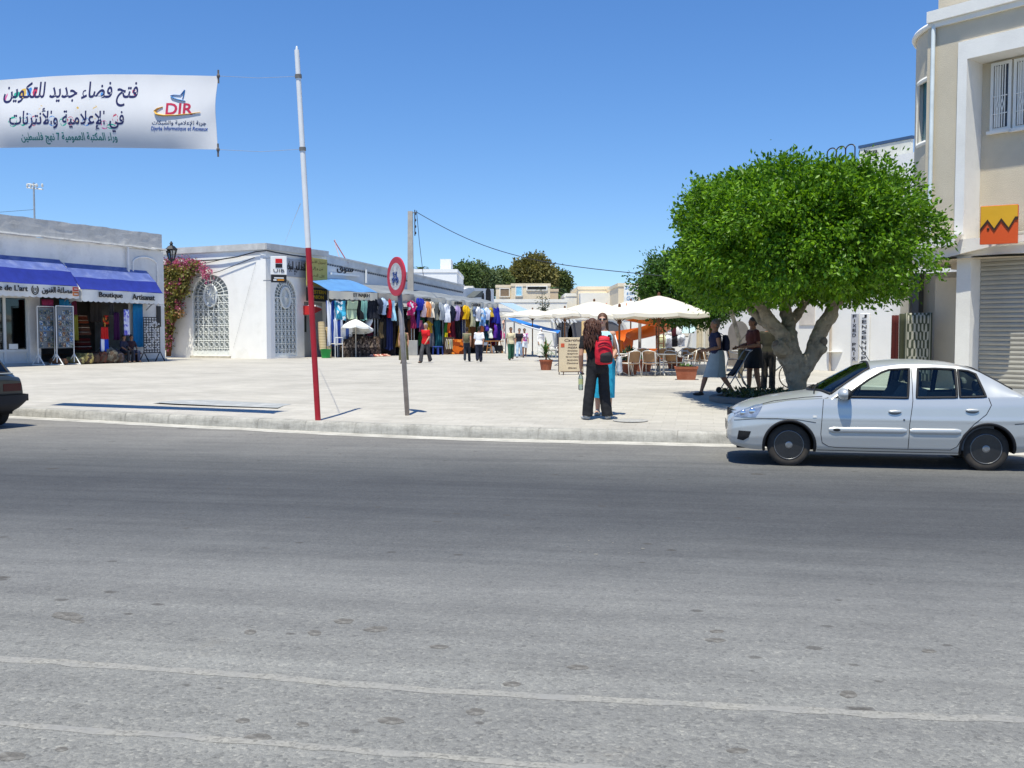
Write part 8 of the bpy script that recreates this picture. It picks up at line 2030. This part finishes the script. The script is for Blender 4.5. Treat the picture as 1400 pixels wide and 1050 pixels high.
SIT = pose(lean=(0,-.06), hip=((-.10,0,.50),(.10,0,.50)), kn=((-.15,-.44,.52),(.15,-.44,.52)), an=((-.15,-.42,.09),(.15,-.42,.09)), toe=((-.17,-.57,.03),(.17,-.57,.03)), drop=.40, el=((-.25,-.08,.78),(.25,-.08,.78)), wr=((-.14,-.30,.62),(.14,-.30,.62)), sh=((-.175,-.04,.985),(.175,-.04,.985)))
def loft(m, rows, n=18, cap=True):
    vs = []; fs = []
    for c, rx, ry in rows:
        for j in range(n): t = 2*math.pi*j/n; vs.append(Vector(c)+Vector((rx*math.cos(t), ry*math.sin(t), 0)))
    for i in range(len(rows)-1):
        for j in range(n): jj = (j+1) % n; fs.append((i*n+j, i*n+jj, (i+1)*n+jj, (i+1)*n+j))
    if cap: fs.append(tuple(range(n-1,-1,-1))); fs.append(tuple((len(rows)-1)*n+j for j in range(n)))
    m.add(vs, fs)
def limb(m, pts, rs, n=12):
    m.tube(pts, rs, n)
    for p, r in zip(pts, rs): m.ell(p, (r,r,r), n, 8)
def hand(m, el, wr, side, curl=.5, hold=False):
    el, wr = Vector(el), Vector(wr); d = (wr-el).normalized(); s_ = Vector((side, 0, 0)); k = d.cross(s_); k = k.normalized() if k.length > .1 else Vector((0,1,0)); s2 = k.cross(d).normalized()
    # d: along the hand, k: across the knuckles, s2: palm normal (towards the body)
    if s2.x*side > 0: s2 = -s2
    A = Matrix((k, s2, d)).transposed(); pc = wr+d*.045; m.ell(pc, (.038,.017,.052), 10, 8, A=A)
    c = 1.1 if hold else curl
    for q, (o, L_) in enumerate(((-.027,.066),(-.009,.076),(.009,.072),(.026,.058))):
        b = wr+d*.085+k*o; p1 = b+(d*math.cos(c*.5)+s2*math.sin(c*.5))*L_*.45; p2 = p1+(d*math.cos(c*1.3)+s2*math.sin(c*1.3))*L_*.33; p3 = p2+(d*math.cos(c*2.0)+s2*math.sin(c*2.0))*L_*.27
        m.tube([b-d*.01, p1, p2, p3], [.0088,.0082,.0074,.006], 7); m.ell(p3, (.006,.006,.006), 6, 5)
    b = wr+d*.025+k*-.03; p1 = b+(d*.6-k*.65+s2*.4)*.035; p2 = p1+(d*.85-k*.2+s2*.45)*.03; m.tube([b, p1, p2], [.012,.0095,.007], 7)
def person(label, loc, rz, ps, top=None, sleeve=.55, bottom='trousers', bcol=None, flare=1.0, skirt_len=.5, hair='short', hcol=(.03,.02,.015), skin=SKIN, scale=1.0, vox=.016, head_yaw=0, head_tilt=0, top_len=0, shoe=None, group=None, belly=0, hold=(False, False), fat=1.0, scarf=None):
    t = thing('person', label, 'person', loc, rz, group); t.scale = (scale,)*3
    dz = -ps.get('drop', 0); lx, ly = ps['lean']
    def tor(z): q = max(0, z-.86)/.6; return Vector((lx*q, ly*q, z+dz))
    rows0 = [(.80,.13,.095),(.86,.165,.115),(.93,.172,.12),(1.0,.15,.108),(1.07,.132,.10),(1.16,.140,.108),(1.26,.155,.118),(1.33,.160,.112),(1.39,.150,.09),(1.43,.10,.07),(1.46,.062,.062),(1.53,.052,.056)]
    def torso(m, off, z0, z1, top_r=None):
        loft(m, [(tor(z)+Vector((0,-.015 if 1.2 < z < 1.35 else 0,0)), (rx*fat+off), (ry*fat+off*.9+(belly if 1.0 <= z <= 1.16 else 0))) for z, rx, ry in rows0 if z0-.01 <= z <= z1+.01])
    m = MB(); torso(m, 0, 0, 2)
    for i, sd in ((0, -1), (1, 1)):
        sh, el, wr = (Vector(ps[k][i]) for k in ('sh', 'el', 'wr'))
        if not ps.get('drop'): sh = sh+Vector((lx*.9, ly*.9, 0)); el = el+Vector((lx*.7, ly*.7, 0)); wr = wr+Vector((lx*.6, ly*.6, 0))
        limb(m, [sh+Vector((-sd*.03,0,.0)), sh, sh.lerp(el, .5), el, el.lerp(wr, .35), wr], [.05,.050,.044*fat,.038,.040*fat,.026]); hand(m, el, wr, sd, .45, hold[i])
        hp, kn, an, to = (Vector(ps[k][i]) for k in ('hip', 'kn', 'an', 'toe'))
        limb(m, [hp, hp.lerp(kn, .4), kn, kn.lerp(an, .35), an], [.088*fat,.078*fat,.054*fat,.054*fat,.036])
        fd = (to-an); fd.z = 0; fd.normalize(); side_ = Vector((-fd.y, fd.x, 0)); A = Matrix((side_, fd, Vector((0,0,1)))).transposed(); m.ell(an+fd*.06+Vector((0,0,an.z*-.0-.045)), (.042,.12,.035), 10, 8, A=A)
    nk = tor(1.53); HR = Matrix.Rotation(head_yaw, 3, 'Z') @ Matrix.Rotation(head_tilt, 3, 'X')
    def hd(x, y, z): return nk+Vector((0,-.005,0)) + HR @ Vector((x, y, z))
    m.ell(hd(0,.005,.105), (.074,.094,.100), 16, 12, A=HR); m.ell(hd(0,-.035,.045), (.052,.058,.060), 12, 10, A=HR); m.ell(hd(0,-.092,.075), (.013,.022,.020), 8, 6, A=HR); m.ell(hd(0,-.082,.10), (.011,.016,.03), 8, 6, A=HR); m.ell(hd(0,-.078,.013), (.025,.016,.016), 8, 6, A=HR)
    m.ell(hd(0,-.072,.122), (.05,.022,.014), 10, 6, A=HR)
    for sd in (-1, 1): m.ell(hd(sd*.076,.008,.085), (.012,.022,.032), 8, 6, A=HR)
    m.tube([tor(1.44), nk, hd(0,0,.06)], [.056,.052,.05], 12)
    body = voxel_join(m, 'body', skin, t, vox*.62 if vox < .014 else vox*.8, 0, 1)
    m = MB()
    for sd in (-1, 1): m.ell(hd(sd*.031,-.082,.098), (.012,.008,.0075), 8, 6, A=HR)
    m.build('eyes', EYE, t, smooth=True)
    m = MB(); m.ell(hd(0,-.090,.040), (.022,.009,.008), 8, 6, A=HR); m.build('mouth', LIP, t, smooth=True)
    if top is not None:
        m = MB(); torso(m, .018, .93-top_len, 1.44)
        if top_len: loft(m, [(tor(.95-top_len), .178*fat+.02, .125*fat+.02), (tor(.98), .175*fat+.012, .12*fat+.015)])
        for i in (0, 1):
            sh, el, wr = (Vector(ps[k][i]) for k in ('sh', 'el', 'wr'))
            if not ps.get('drop'): sh = sh+Vector((lx*.9, ly*.9, 0)); el = el+Vector((lx*.7, ly*.7, 0)); wr = wr+Vector((lx*.6, ly*.6, 0))
            if sleeve > 0:
                e2 = sh.lerp(el, min(1, sleeve)); pts = [sh+Vector((.05 if i == 0 else -.05, 0, .0)), sh, e2]; rr = [.06,.064*fat,.060*fat]
                if sleeve > 1: pts.append(el.lerp(wr, sleeve-1)); rr.append(.045*fat)
                limb(m, pts[:-1], rr[:-1]); m.tube(pts, rr, 12)
        voxel_join(m, 'top', top, t, vox, .006, 2)
    if bottom in ('trousers', 'shorts'):
        m = MB(); torso(m, .016, .80, 1.02)
        for i in (0, 1):
            hp, kn, an = (Vector(ps[k][i]) for k in ('hip', 'kn', 'an'))
            end = an+Vector((0,0,-.03)) if bottom == 'trousers' else kn.lerp(hp, .25)
            pts = [hp, hp.lerp(kn, .4), kn, kn.lerp(an, .5), end] if bottom == 'trousers' else [hp, hp.lerp(kn, .4), end]
            rr = [.100*fat,.094*fat,.072*fat*flare,.070*flare*fat,.072*flare] if bottom == 'trousers' else [.10*fat,.10*fat,.10*fat]
            limb(m, pts[:-1], rr[:-1]); m.tube(pts, rr, 14)
        voxel_join(m, 'trousers' if bottom == 'trousers' else 'shorts', bcol, t, vox, .008, 2)
    elif bottom == 'skirt':
        k0, k1 = Vector(ps['kn'][0]), Vector(ps['kn'][1]); zl_ = 1.02-skirt_len*.9
        q = min(1, (.9-zl_)/.45); mid = (k0+k1)/2*q*.9; spread = .28*abs(k0.y-k1.y)*q
        m = MB(); n = 26
        def sk(s, u_):
            z = 1.03+(zl_-1.03)*u_; a = s*2*math.pi; f_ = max(0, u_-.15)
            rx = float(np.interp(u_, [0,.2,1], [.148*fat,.19*fat,.20*fat*flare])); ry = float(np.interp(u_, [0,.2,1], [.112*fat,.138*fat,.15*fat*flare+spread]))
            w_ = 1+.05*f_*math.sin(a*7+2)
            return Vector((rx*math.cos(a)*w_, ry*math.sin(a)*w_+mid.y*f_, z+dz))
        m.grid(sk, n, 10, thick=.012); m.build('skirt', bcol, t, smooth=True, ang=60)
    sh_m = shoe or mat('shoe_dark', (.04,.03,.025), .6)
    for i in (0, 1):
        an, to = Vector(ps['an'][i]), Vector(ps['toe'][i]); fd = (to-an); pit = math.atan2(fd.z+.055, math.hypot(fd.x, fd.y)); fd.z = 0; fd.normalize(); side_ = Vector((-fd.y, fd.x, 0)); up_v = Vector((0,0,1))
        m = MB(); A = Matrix((side_, fd, up_v)).transposed(); m.ell(an+fd*.06+Vector((0,0,-.052)), (.050,.135,.034), 12, 8, A=A); m.ell(an+fd*.01+Vector((0,0,-.03)), (.045,.06,.045), 10, 8, A=A); m.build('shoe', sh_m, t, smooth=True)
    hm = mat('hair_%d_%d_%d' % tuple(int(x*999) for x in hcol), hcol, .55, .35, 25, spec=.35)
    m = MB(); rg = random.Random(int(abs(loc[0]*100))+7)
    if hair in ('short', 'pony', 'bun'):
        m.ell(hd(0,.018,.125), (.084,.098,.090), 16, 12, A=HR); m.ell(hd(0,.045,.075), (.078,.072,.085), 14, 10, A=HR)
        for k in range(26): a = rg.random()*6.28; e = rg.uniform(.1, 1.5); m.ell(hd(.07*math.cos(a)*math.cos(e), .03+.08*math.sin(a)*math.cos(e), .12+.085*math.sin(e)), (.025,.025,.02), 7, 5, A=HR)
        if hair == 'pony': m.tube([hd(0,.11,.14), hd(0,.16,.09), hd(0,.15,-.05), hd(0,.12,-.14)], [.03,.035,.03,.008], 8)
        if hair == 'bun': m.ell(hd(0,.12,.14), (.045,.045,.045), 10, 8)
    elif hair == 'long':
        m.ell(hd(0,.018,.125), (.086,.10,.092), 16, 12, A=HR); m.tube([hd(0,.05,.11), hd(0,.075,0), hd(0,.08,-.14), hd(0,.07,-.25)], [.09,.09,.085,.03], 12)
        for k in range(20): a = rg.uniform(.3, 2.84); m.tube([hd(.08*math.cos(a), .03+.07*math.sin(a), .1), hd(.09*math.cos(a), .05+.07*math.sin(a), -.08), hd(.08*math.cos(a), .05+.06*math.sin(a), -.24-rg.random()*.04)], [.02,.022,.006], 6)
    elif hair == 'curly':
        m.ell(hd(0,.02,.12), (.095,.108,.10), 16, 12, A=HR); m.ell(hd(0,.07,.02), (.13,.095,.16), 14, 10); m.ell(hd(0,.085,-.14), (.12,.07,.13), 14, 10)
        for k in range(150):                                  # loose corkscrew locks
            a = rg.uniform(-.35, 3.5); r0 = rg.uniform(.75, 1.05); z0 = rg.uniform(-.05, .19); L_ = rg.uniform(.16, .34); x0 = .105*math.cos(a)*r0; y0 = .03+.10*math.sin(a)*r0; ph = rg.random()*6.28; pts = []
            for q in range(7):
                f_ = q/6; sp = 1+.35*math.sin(f_*2.2); pts.append(hd(x0*sp+.014*math.cos(ph+f_*11), y0*sp+.012*math.sin(ph+f_*11)+.02*f_, z0-L_*f_))
            m.tube(pts, [.012,.017,.018,.017,.015,.012,.004], 5)
    elif hair == 'cap':
        m.ell(hd(0,.012,.13), (.085,.10,.085), 16, 12, A=HR); m.ell(hd(0,-.09,.135), (.07,.07,.012), 12, 6, A=HR)
    elif hair == 'scarf':
        m.ell(hd(0,.015,.11), (.092,.104,.115), 16, 12, A=HR); m.tube([hd(0,.03,.05), hd(0,.03,-.08), hd(0,.0,-.16)], [.10,.13,.19], 14)
    m.build('hair' if hair not in ('cap', 'scarf') else ('cap' if hair == 'cap' else 'headscarf'), hm, t, smooth=True)
    return t
BLK = mat('black_cotton', (.012,.012,.014), .85, .3, 6, .3, 30); BLK2 = mat('black_trouser', (.016,.016,.019), .8, .35, 5, .3, 20)
RAD = R
# the two women at the kerb
W1 = S(817, 573.0)
p1 = pose(kn=((-.115,-.015,.49),(.14,.0,.49)), an=((-.165,.02,.085),(.185,.03,.085)), toe=((-.22,-.12,.03),(.25,-.11,.03)), hip=((-.095,0,.88),(.095,0,.88)), el=((-.22,.05,1.11),(.24,.06,1.11)), wr=((-.14,-.17,1.02),(.235,-.05,.88)), lean=(.085,-.02))
# facing away: the body's +x side shows on the left of the photo
w1 = person('woman in black seen from behind with long curly brown hair and wide trousers', W1, R(184), p1, BLK, .62, 'trousers', BLK2, 1.32, hair='curly', hcol=(.075,.030,.018), scale=1.0, vox=.012, head_yaw=R(-14), shoe=mat('pale_trainer', (.5,.5,.48), .7), hold=(False, True), fat=1.03)
RW1 = w1.matrix_basis
def held(name, label, cat, parent_m, loc): 
    p = parent_m @ Vector(loc); return thing(name, label, cat, p, math.atan2(parent_m[1][0], parent_m[0][0]))
bp_ = held('backpack', 'bright red backpack with a black pocket on the back of the woman in black', 'backpack', RW1, (-.07, .20, .95))
m = MB()
loft(m, [((0,0,0),.10,.05),((0,.0,.02),.145,.085),((0,.01,.12),.16,.105),((0,.01,.26),.155,.10),((0,0,.38),.14,.085),((0,-.01,.46),.10,.06),((0,-.01,.49),.05,.03)], 20); voxel_join(m, 'body', mat('backpack_red', (.55,.012,.03), .65, .15, 7, .2, 30), bp_, .014, .008, 1)
m = MB(); loft(m, [((-.03,.085,.03),.05,.02),((-.03,.09,.05),.11,.035),((-.03,.095,.16),.115,.04),((-.03,.085,.22),.08,.02)], 16); voxel_join(m, 'pocket', mat('backpack_black', (.02,.018,.02), .7), bp_, .012, .003, 1)
m = MB()
for x in (-.11, .11): m.tube([(x,.05,.42),(x,.02,.50),(x,-.13,.50),(x,-.25,.43),(x*1.1,-.30,.25),(x*1.2,-.2,.03)], .018, 6, flat=.5)
m.build('strap', mat('backpack_black', (0,0,0)), bp_, smooth=True)
m = MB(); m.tube([(-.10,.11,.30),(.0,.125,.34),(.11,.105,.30)], .012, 6); m.tube([(-.12,.095,.40),(0,.10,.42),(.12,.09,.40)], .008, 6); m.build('zip', mat('zip_dark', (.12,.01,.015)), bp_)
bt_ = held('water_bottle', 'half empty clear plastic bottle hanging from the hand of the woman in black', 'bottle', RW1, (.285, -.075, .50))
m = MB(); m.lathe([(0,0),(.038,.0),(.042,.02),(.042,.08),(.038,.10),(.042,.12),(.042,.21),(.03,.255),(.014,.275),(.014,.30),(0,.30)], 18); m.build('body', glass('bottle_clear', (.78,.88,.86), .08, .85), bt_, smooth=True)
m = MB(); m.lathe([(.0426,.10),(.0432,.105),(.0432,.19),(.0426,.195)], 18); m.build('label_band', mat('bottle_label', (.45,.47,.22), .6), bt_)
m = MB(); m.lathe([(0,.30),(.017,.30),(.017,.325),(0,.325)], 12); m.build('cap', mat('bottle_cap', (.05,.15,.4)), bt_)
W2 = S(825, 567.5)
p2 = pose(el=((-.24,.03,1.11),(.23,.03,1.11)), wr=((-.25,-.02,.86),(.17,-.18,1.0)), lean=(-.02,-.02))
w2 = person('woman in pale blue facing the camera behind the woman in black', W2, R(-8), p2, mat('pale_blue_top', (.42,.66,.74), .85, .06, 5, .2, 20), .0, 'skirt', mat('turquoise_cloth', (.02,.36,.56), .8, .25, 4, .3, 12), .86, .80, hair='long', hcol=(.10,.045,.025), vox=.012, skin=mat('skin_fair', (.52,.30,.21), .6, .08, 8), scale=1.055, shoe=mat('pale_sandal', (.55,.5,.42), .7))
m = MB(); nk = Vector((-.02,-.028,1.53))
for sx in (-.033, .033): m.ell(nk+Vector((sx,-.094,.098)), (.026,.010,.018), 12, 8)
m.tube([nk+Vector((-.075,-.02,.10)), nk+Vector((-.045,-.096,.105)), nk+Vector((.045,-.096,.105)), nk+Vector((.075,-.02,.10))], .005, 5); sg = tag(m.build('sunglasses', mat('sunglass_dark', (.012,.008,.008), .15, spec=.7), None), 'dark sunglasses worn by the woman in pale blue', 'sunglasses'); sg.matrix_basis = w2.matrix_basis @ Matrix.Translation(sg.location)
wb_ = held('shoulder_bag', 'white cloth shoulder bag at the side of the woman in pale blue', 'bag', w2.matrix_basis, (.27, -.02, .72))
m = MB(); loft(m, [((0,0,0),.03,.10),((0,0,.02),.05,.14),((0,0,.20),.045,.15),((0,0,.30),.03,.14)], 16); voxel_join(m, 'body', mat('bag_white', (.72,.72,.74), .8, .08, 4), wb_, .014, .006, 1)
m = MB(); m.tube([(0,-.12,.29),(-.03,-.10,.5),(-.09,-.02,.70),(-.06,.08,.5),(0,.12,.29)], .012, 6, flat=.5); m.build('strap', mat('bag_white', (0,0,0)), wb_, smooth=True)
# women in the shade of the tree
W3 = S(980, 541)
NAVY = mat('navy_cotton', (.018,.02,.055), .85, .2, 5, .2, 20)
p3 = walk(.34, .1); p3 = dict(p3); p3['wr'] = ((-.18,-.25,1.02),(.19,-.24,1.05)); p3['el'] = ((-.22,.05,1.10),(.22,.02,1.10)); p3['lean'] = (0,-.05)
w3 = person('grey haired woman in navy top and grey skirt walking left under the tree', W3, R(-86), p3, NAVY, .25, 'skirt', mat('grey_skirt', (.26,.31,.33), .85, .1, 5, .2, 20), .98, .66, hair='short', hcol=(.13,.11,.10), scale=1.0, vox=.014, fat=1.12, skin=SKIND)
bk = held('backpack', 'small navy backpack worn by the grey haired walking woman', 'backpack', w3.matrix_basis, (0, .19, 1.02))
m = MB(); loft(m, [((0,0,0),.09,.05),((0,.01,.04),.14,.085),((0,.01,.22),.14,.085),((0,-.01,.36),.09,.05)], 16); voxel_join(m, 'body', mat('backpack_navy', (.015,.018,.045), .7, .2, 6), bk, .018, .005, 1)
m = MB()
for x in (-.1, .1): m.tube([(x,-.03,.30),(x,-.14,.40),(x,-.30,.33),(x*1.1,-.32,.14),(x*1.1,-.14,.02)], .016, 6, flat=.5)
m.build('strap', mat('backpack_navy', (0,0,0)), bk, smooth=True)
W4 = S(1030, 537)
p4 = pose(el=((-.23,-.03,1.12),(.23,.02,1.10)), wr=((-.20,-.30,1.04),(.20,-.26,1.06)), lean=(0,-.03), an=((-.10,-.06,.085),(.10,.10,.085)), toe=((-.12,-.21,.03),(.12,-.05,.03)), kn=((-.095,-.06,.49),(.095,.03,.49)))
w4 = person('woman in dark rust T-shirt and black skirt standing left of the big trunk', W4, R(-78), p4, mat('rust_cotton', (.10,.028,.022), .85, .25, 6, .2, 20), .75, 'skirt', BLK2, 1.05, .50, hair='bun', hcol=(.06,.05,.045), scale=1.04, vox=.014, fat=1.15, skin=SKIND)
sb = held('shoulder_bag', 'olive beige shoulder bag of the woman left of the trunk', 'bag', w4.matrix_basis, (-.24, -.13, .74))
m = MB(); loft(m, [((0,0,0),.04,.13),((0,0,.03),.055,.16),((0,0,.24),.05,.16),((0,0,.27),.03,.14)], 16); voxel_join(m, 'body', mat('bag_olive', (.22,.19,.11), .8, .15, 5), sb, .016, .004, 1)
m = MB(); m.tube([(0,-.13,.26),(.03,-.13,.45),(.16,.05,.70),(.12,.22,.5),(.03,.16,.26)], .014, 6, flat=.5); m.build('strap', mat('bag_olive', (0,0,0)), sb, smooth=True)
W5 = S(1050, 534)
w5 = person('person in dark olive clothes half hidden behind the big trunk', W5, R(150), pose(), mat('dark_olive_cotton', (.04,.038,.024), .85, .25, 6), .9, 'trousers', mat('dark_brown_cotton', (.035,.03,.025), .85, .25, 6), 1.1, hair='short', hcol=(.025,.018,.012), scale=1.02, vox=.016, skin=SKIND)
# pushchair in front of the woman with the bag, and bicycle leaning on the trunk
ps_ = S(1006, 538); pu = thing('pushchair', 'folded light pushchair with dark cover under the tree', 'pushchair', ps_, R(-84))
m = MB()
for sx in (-.22, .22):
    m.tube([(sx,.30,1.02),(sx,.24,.98),(sx,-.10,.42),(sx,-.32,.07)], .014, 7); m.tube([(sx,-.02,.55),(sx,.12,.30),(sx,.26,.07)], .014, 7)
m.tube([(-.22,.30,1.02),(.22,.30,1.02)], .017, 7); m.tube([(-.22,-.10,.42),(.22,-.10,.42)], .012, 6); m.tube([(-.22,.26,.09),(.22,.26,.09)], .012, 6); m.build('frame', GREYM, pu, smooth=True)
m = MB(); m.grid(lambda s, q: Vector((-.20+.4*s, .12-.26*q, .78-.36*q-.05*math.sin(q*3.1))), 4, 6, thick=.03); m.grid(lambda s, q: Vector((-.20+.4*s, -.14-.22*q, .42+.02*q)), 4, 4, thick=.03); m.build('seat', BLK, pu, smooth=True)
for sx in (-.22, .22):
    for y in (-.34, .27):
        m = MB(); m.lathe([(.03,-.018),(.068,-.022),(.075,0),(.068,.022),(.03,.018)], 16, (sx,y,.075), A=Matrix.Rotation(R(90),3,'Y')); m.build('wheel', SEAL, pu, smooth=True)
def bicycle(loc, rz, label):
    b = thing('bicycle', label, 'bicycle', loc, rz)
    for x in (-.52, .52):
        m = MB(); A = Matrix.Rotation(R(90),3,'X'); c = Vector((x,0,.33)); m.tube([c+Vector((.315*math.cos(q),0,.315*math.sin(q))) for q in np.linspace(0, 2*math.pi, 33)[:-1]], .017, 6, closed=True); w_ = m.build('wheel', TYRE, b, smooth=True)
        m = MB()
        for k in range(14): q = k*math.pi/7; m.tube([c, c+Vector((.30*math.cos(q),0,.30*math.sin(q)))], .003, 4)
        m.build('spokes', GREYM, w_)
    m = MB()
    for a, c in (((-.52,0,.33),(-.10,0,.30)),((-.10,0,.30),(-.22,0,.78)),((-.52,0,.33),(-.20,0,.72)),((-.10,0,.30),(.36,0,.66)),((-.20,0,.72),(.34,0,.78)),((.32,0,.88),(.52,0,.33))): m.tube([a, c], .017, 6)
    m.build('frame', mat('bike_frame', (.05,.06,.07), .4), b)
    m = MB(); m.tube([(.30,-.26,.98),(.34,-.12,1.0),(.32,0,.95),(.34,.12,1.0),(.30,.26,.98)], .013, 6); m.build('handlebar', GREYM, b)
    m = MB(); m.ell((-.25,0,.82), (.13,.07,.035), 12, 8); m.build('saddle', SEAL, b, smooth=True)
bicycle(S(1055, 531), R(12), 'dark bicycle parked in the shade beside the big trunk')
# shoppers along the stalls
GP = 'shoppers in the market street'
def pcol(h): return mat('clothing_'+h, H(h), .85, .12, 6)
person('woman in sleeveless khaki dress half hidden by the sign post', S(552, 497), R(5), pose(), pcol('6a6648'), 0, 'skirt', pcol('5c5a3c'), 1.1, .95, hair='bun', hcol=(.05,.03,.02), group=GP, vox=.02, scale=1.0)
person('woman in a red T-shirt and grey trousers walking past the blue stool', S(582, 496.3), R(-30), walk(.24), pcol('c4161e'), .8, 'trousers', pcol('4a4a4e'), 1.25, hair='short', hcol=(.30,.28,.26), group=GP, vox=.02, top_len=.12, scale=1.09)
pC = person('woman in a khaki vest and dark jeans walking away, left of the man in white', S(638.5, 494.5), R(172), walk(.14), pcol('84816a'), .35, 'trousers', pcol('2c3440'), 1.0, hair='short', hcol=(.03,.02,.015), group=GP, vox=.02, scale=.98)
bk = held('backpack', 'small khaki backpack of the woman walking away in a vest', 'backpack', pC.matrix_basis, (0, .19, 1.02)); m = MB(); loft(m, [((0,0,0),.09,.05),((0,.01,.04),.14,.085),((0,.01,.22),.14,.085),((0,-.01,.36),.09,.05)], 14); m.build('body', pcol('6c6a50'), bk, smooth=True)
m = MB()
for x in (-.1, .1): m.tube([(x,-.03,.30),(x,-.14,.38),(x,-.28,.33),(x*1.1,-.30,.14),(x*1.1,-.14,.02)], .018, 6)
m.build('strap', pcol('6c6a50'), bk)
person('man in a white shirt and dark jeans walking away beside the khaki vest', S(655, 495), R(186), walk(.10), pcol('e6e8ec'), .9, 'trousers', pcol('23283a'), 1.12, hair='short', hcol=(.02,.015,.012), group=GP, vox=.02, top_len=.10, scale=1.0, fat=1.12)
person('man in a beige shirt and green trousers coming up the street', S(698.5, 492.5), R(10), walk(.12), pcol('cfc4a4'), .8, 'trousers', pcol('2c5a44'), 1.2, hair='short', hcol=(.02,.015,.012), skin=SKIND, group=GP, vox=.02, top_len=.1, scale=.99)
person('woman in a dark top and pale blue trousers walking behind the beige shirt', S(710, 489), R(-12), walk(.16), pcol('22202a'), .7, 'trousers', pcol('a8c0d6'), 1.1, hair='short', hcol=(.02,.015,.012), group=GP, vox=.02, scale=.97)
person('girl in a pink and white top with white shorts in the street', S(717, 488.5), R(6), walk(.14), spots('pink_top', [H('e8e0e8'), H('c04a8a'), H('8a4a9a'), H('f0e8f0'), H('d8a0c0')], 9), .8, 'shorts', pcol('dde4ee'), 1.0, hair='short', hcol=(.03,.02,.015), group=GP, vox=.02, skin=SKIND, scale=.97)
person('woman in a white robe and headscarf near the potted yucca', S(739.5, 489), R(30), pose(), pcol('eeeae4'), 1.7, 'skirt', pcol('e8e4da'), 1.1, 1.0, hair='scarf', hcol=(.75,.73,.70), group=GP, vox=.02, scale=.97)
# two men on the bench by the shop
for a, lb, tc_, bc_, rot in ((SEAT1[0], 'man in a dark blue shirt sitting on the bench, nearer the sack', '2a2e44', '23262e', 6), (SEAT1[1], 'man in a dark maroon shirt sitting on the bench, nearer the wire stand', '34232c', '2c3650', -10)):
    q = F1.p(a, .66, PL); person(lb, q, F1.rz()+R(rot), SIT, pcol(tc_), 1.2, 'trousers', pcol(bc_), 1.05, hair='short', hcol=(.02,.015,.012), skin=SKIND, vox=.02, group='men sitting outside the shop')
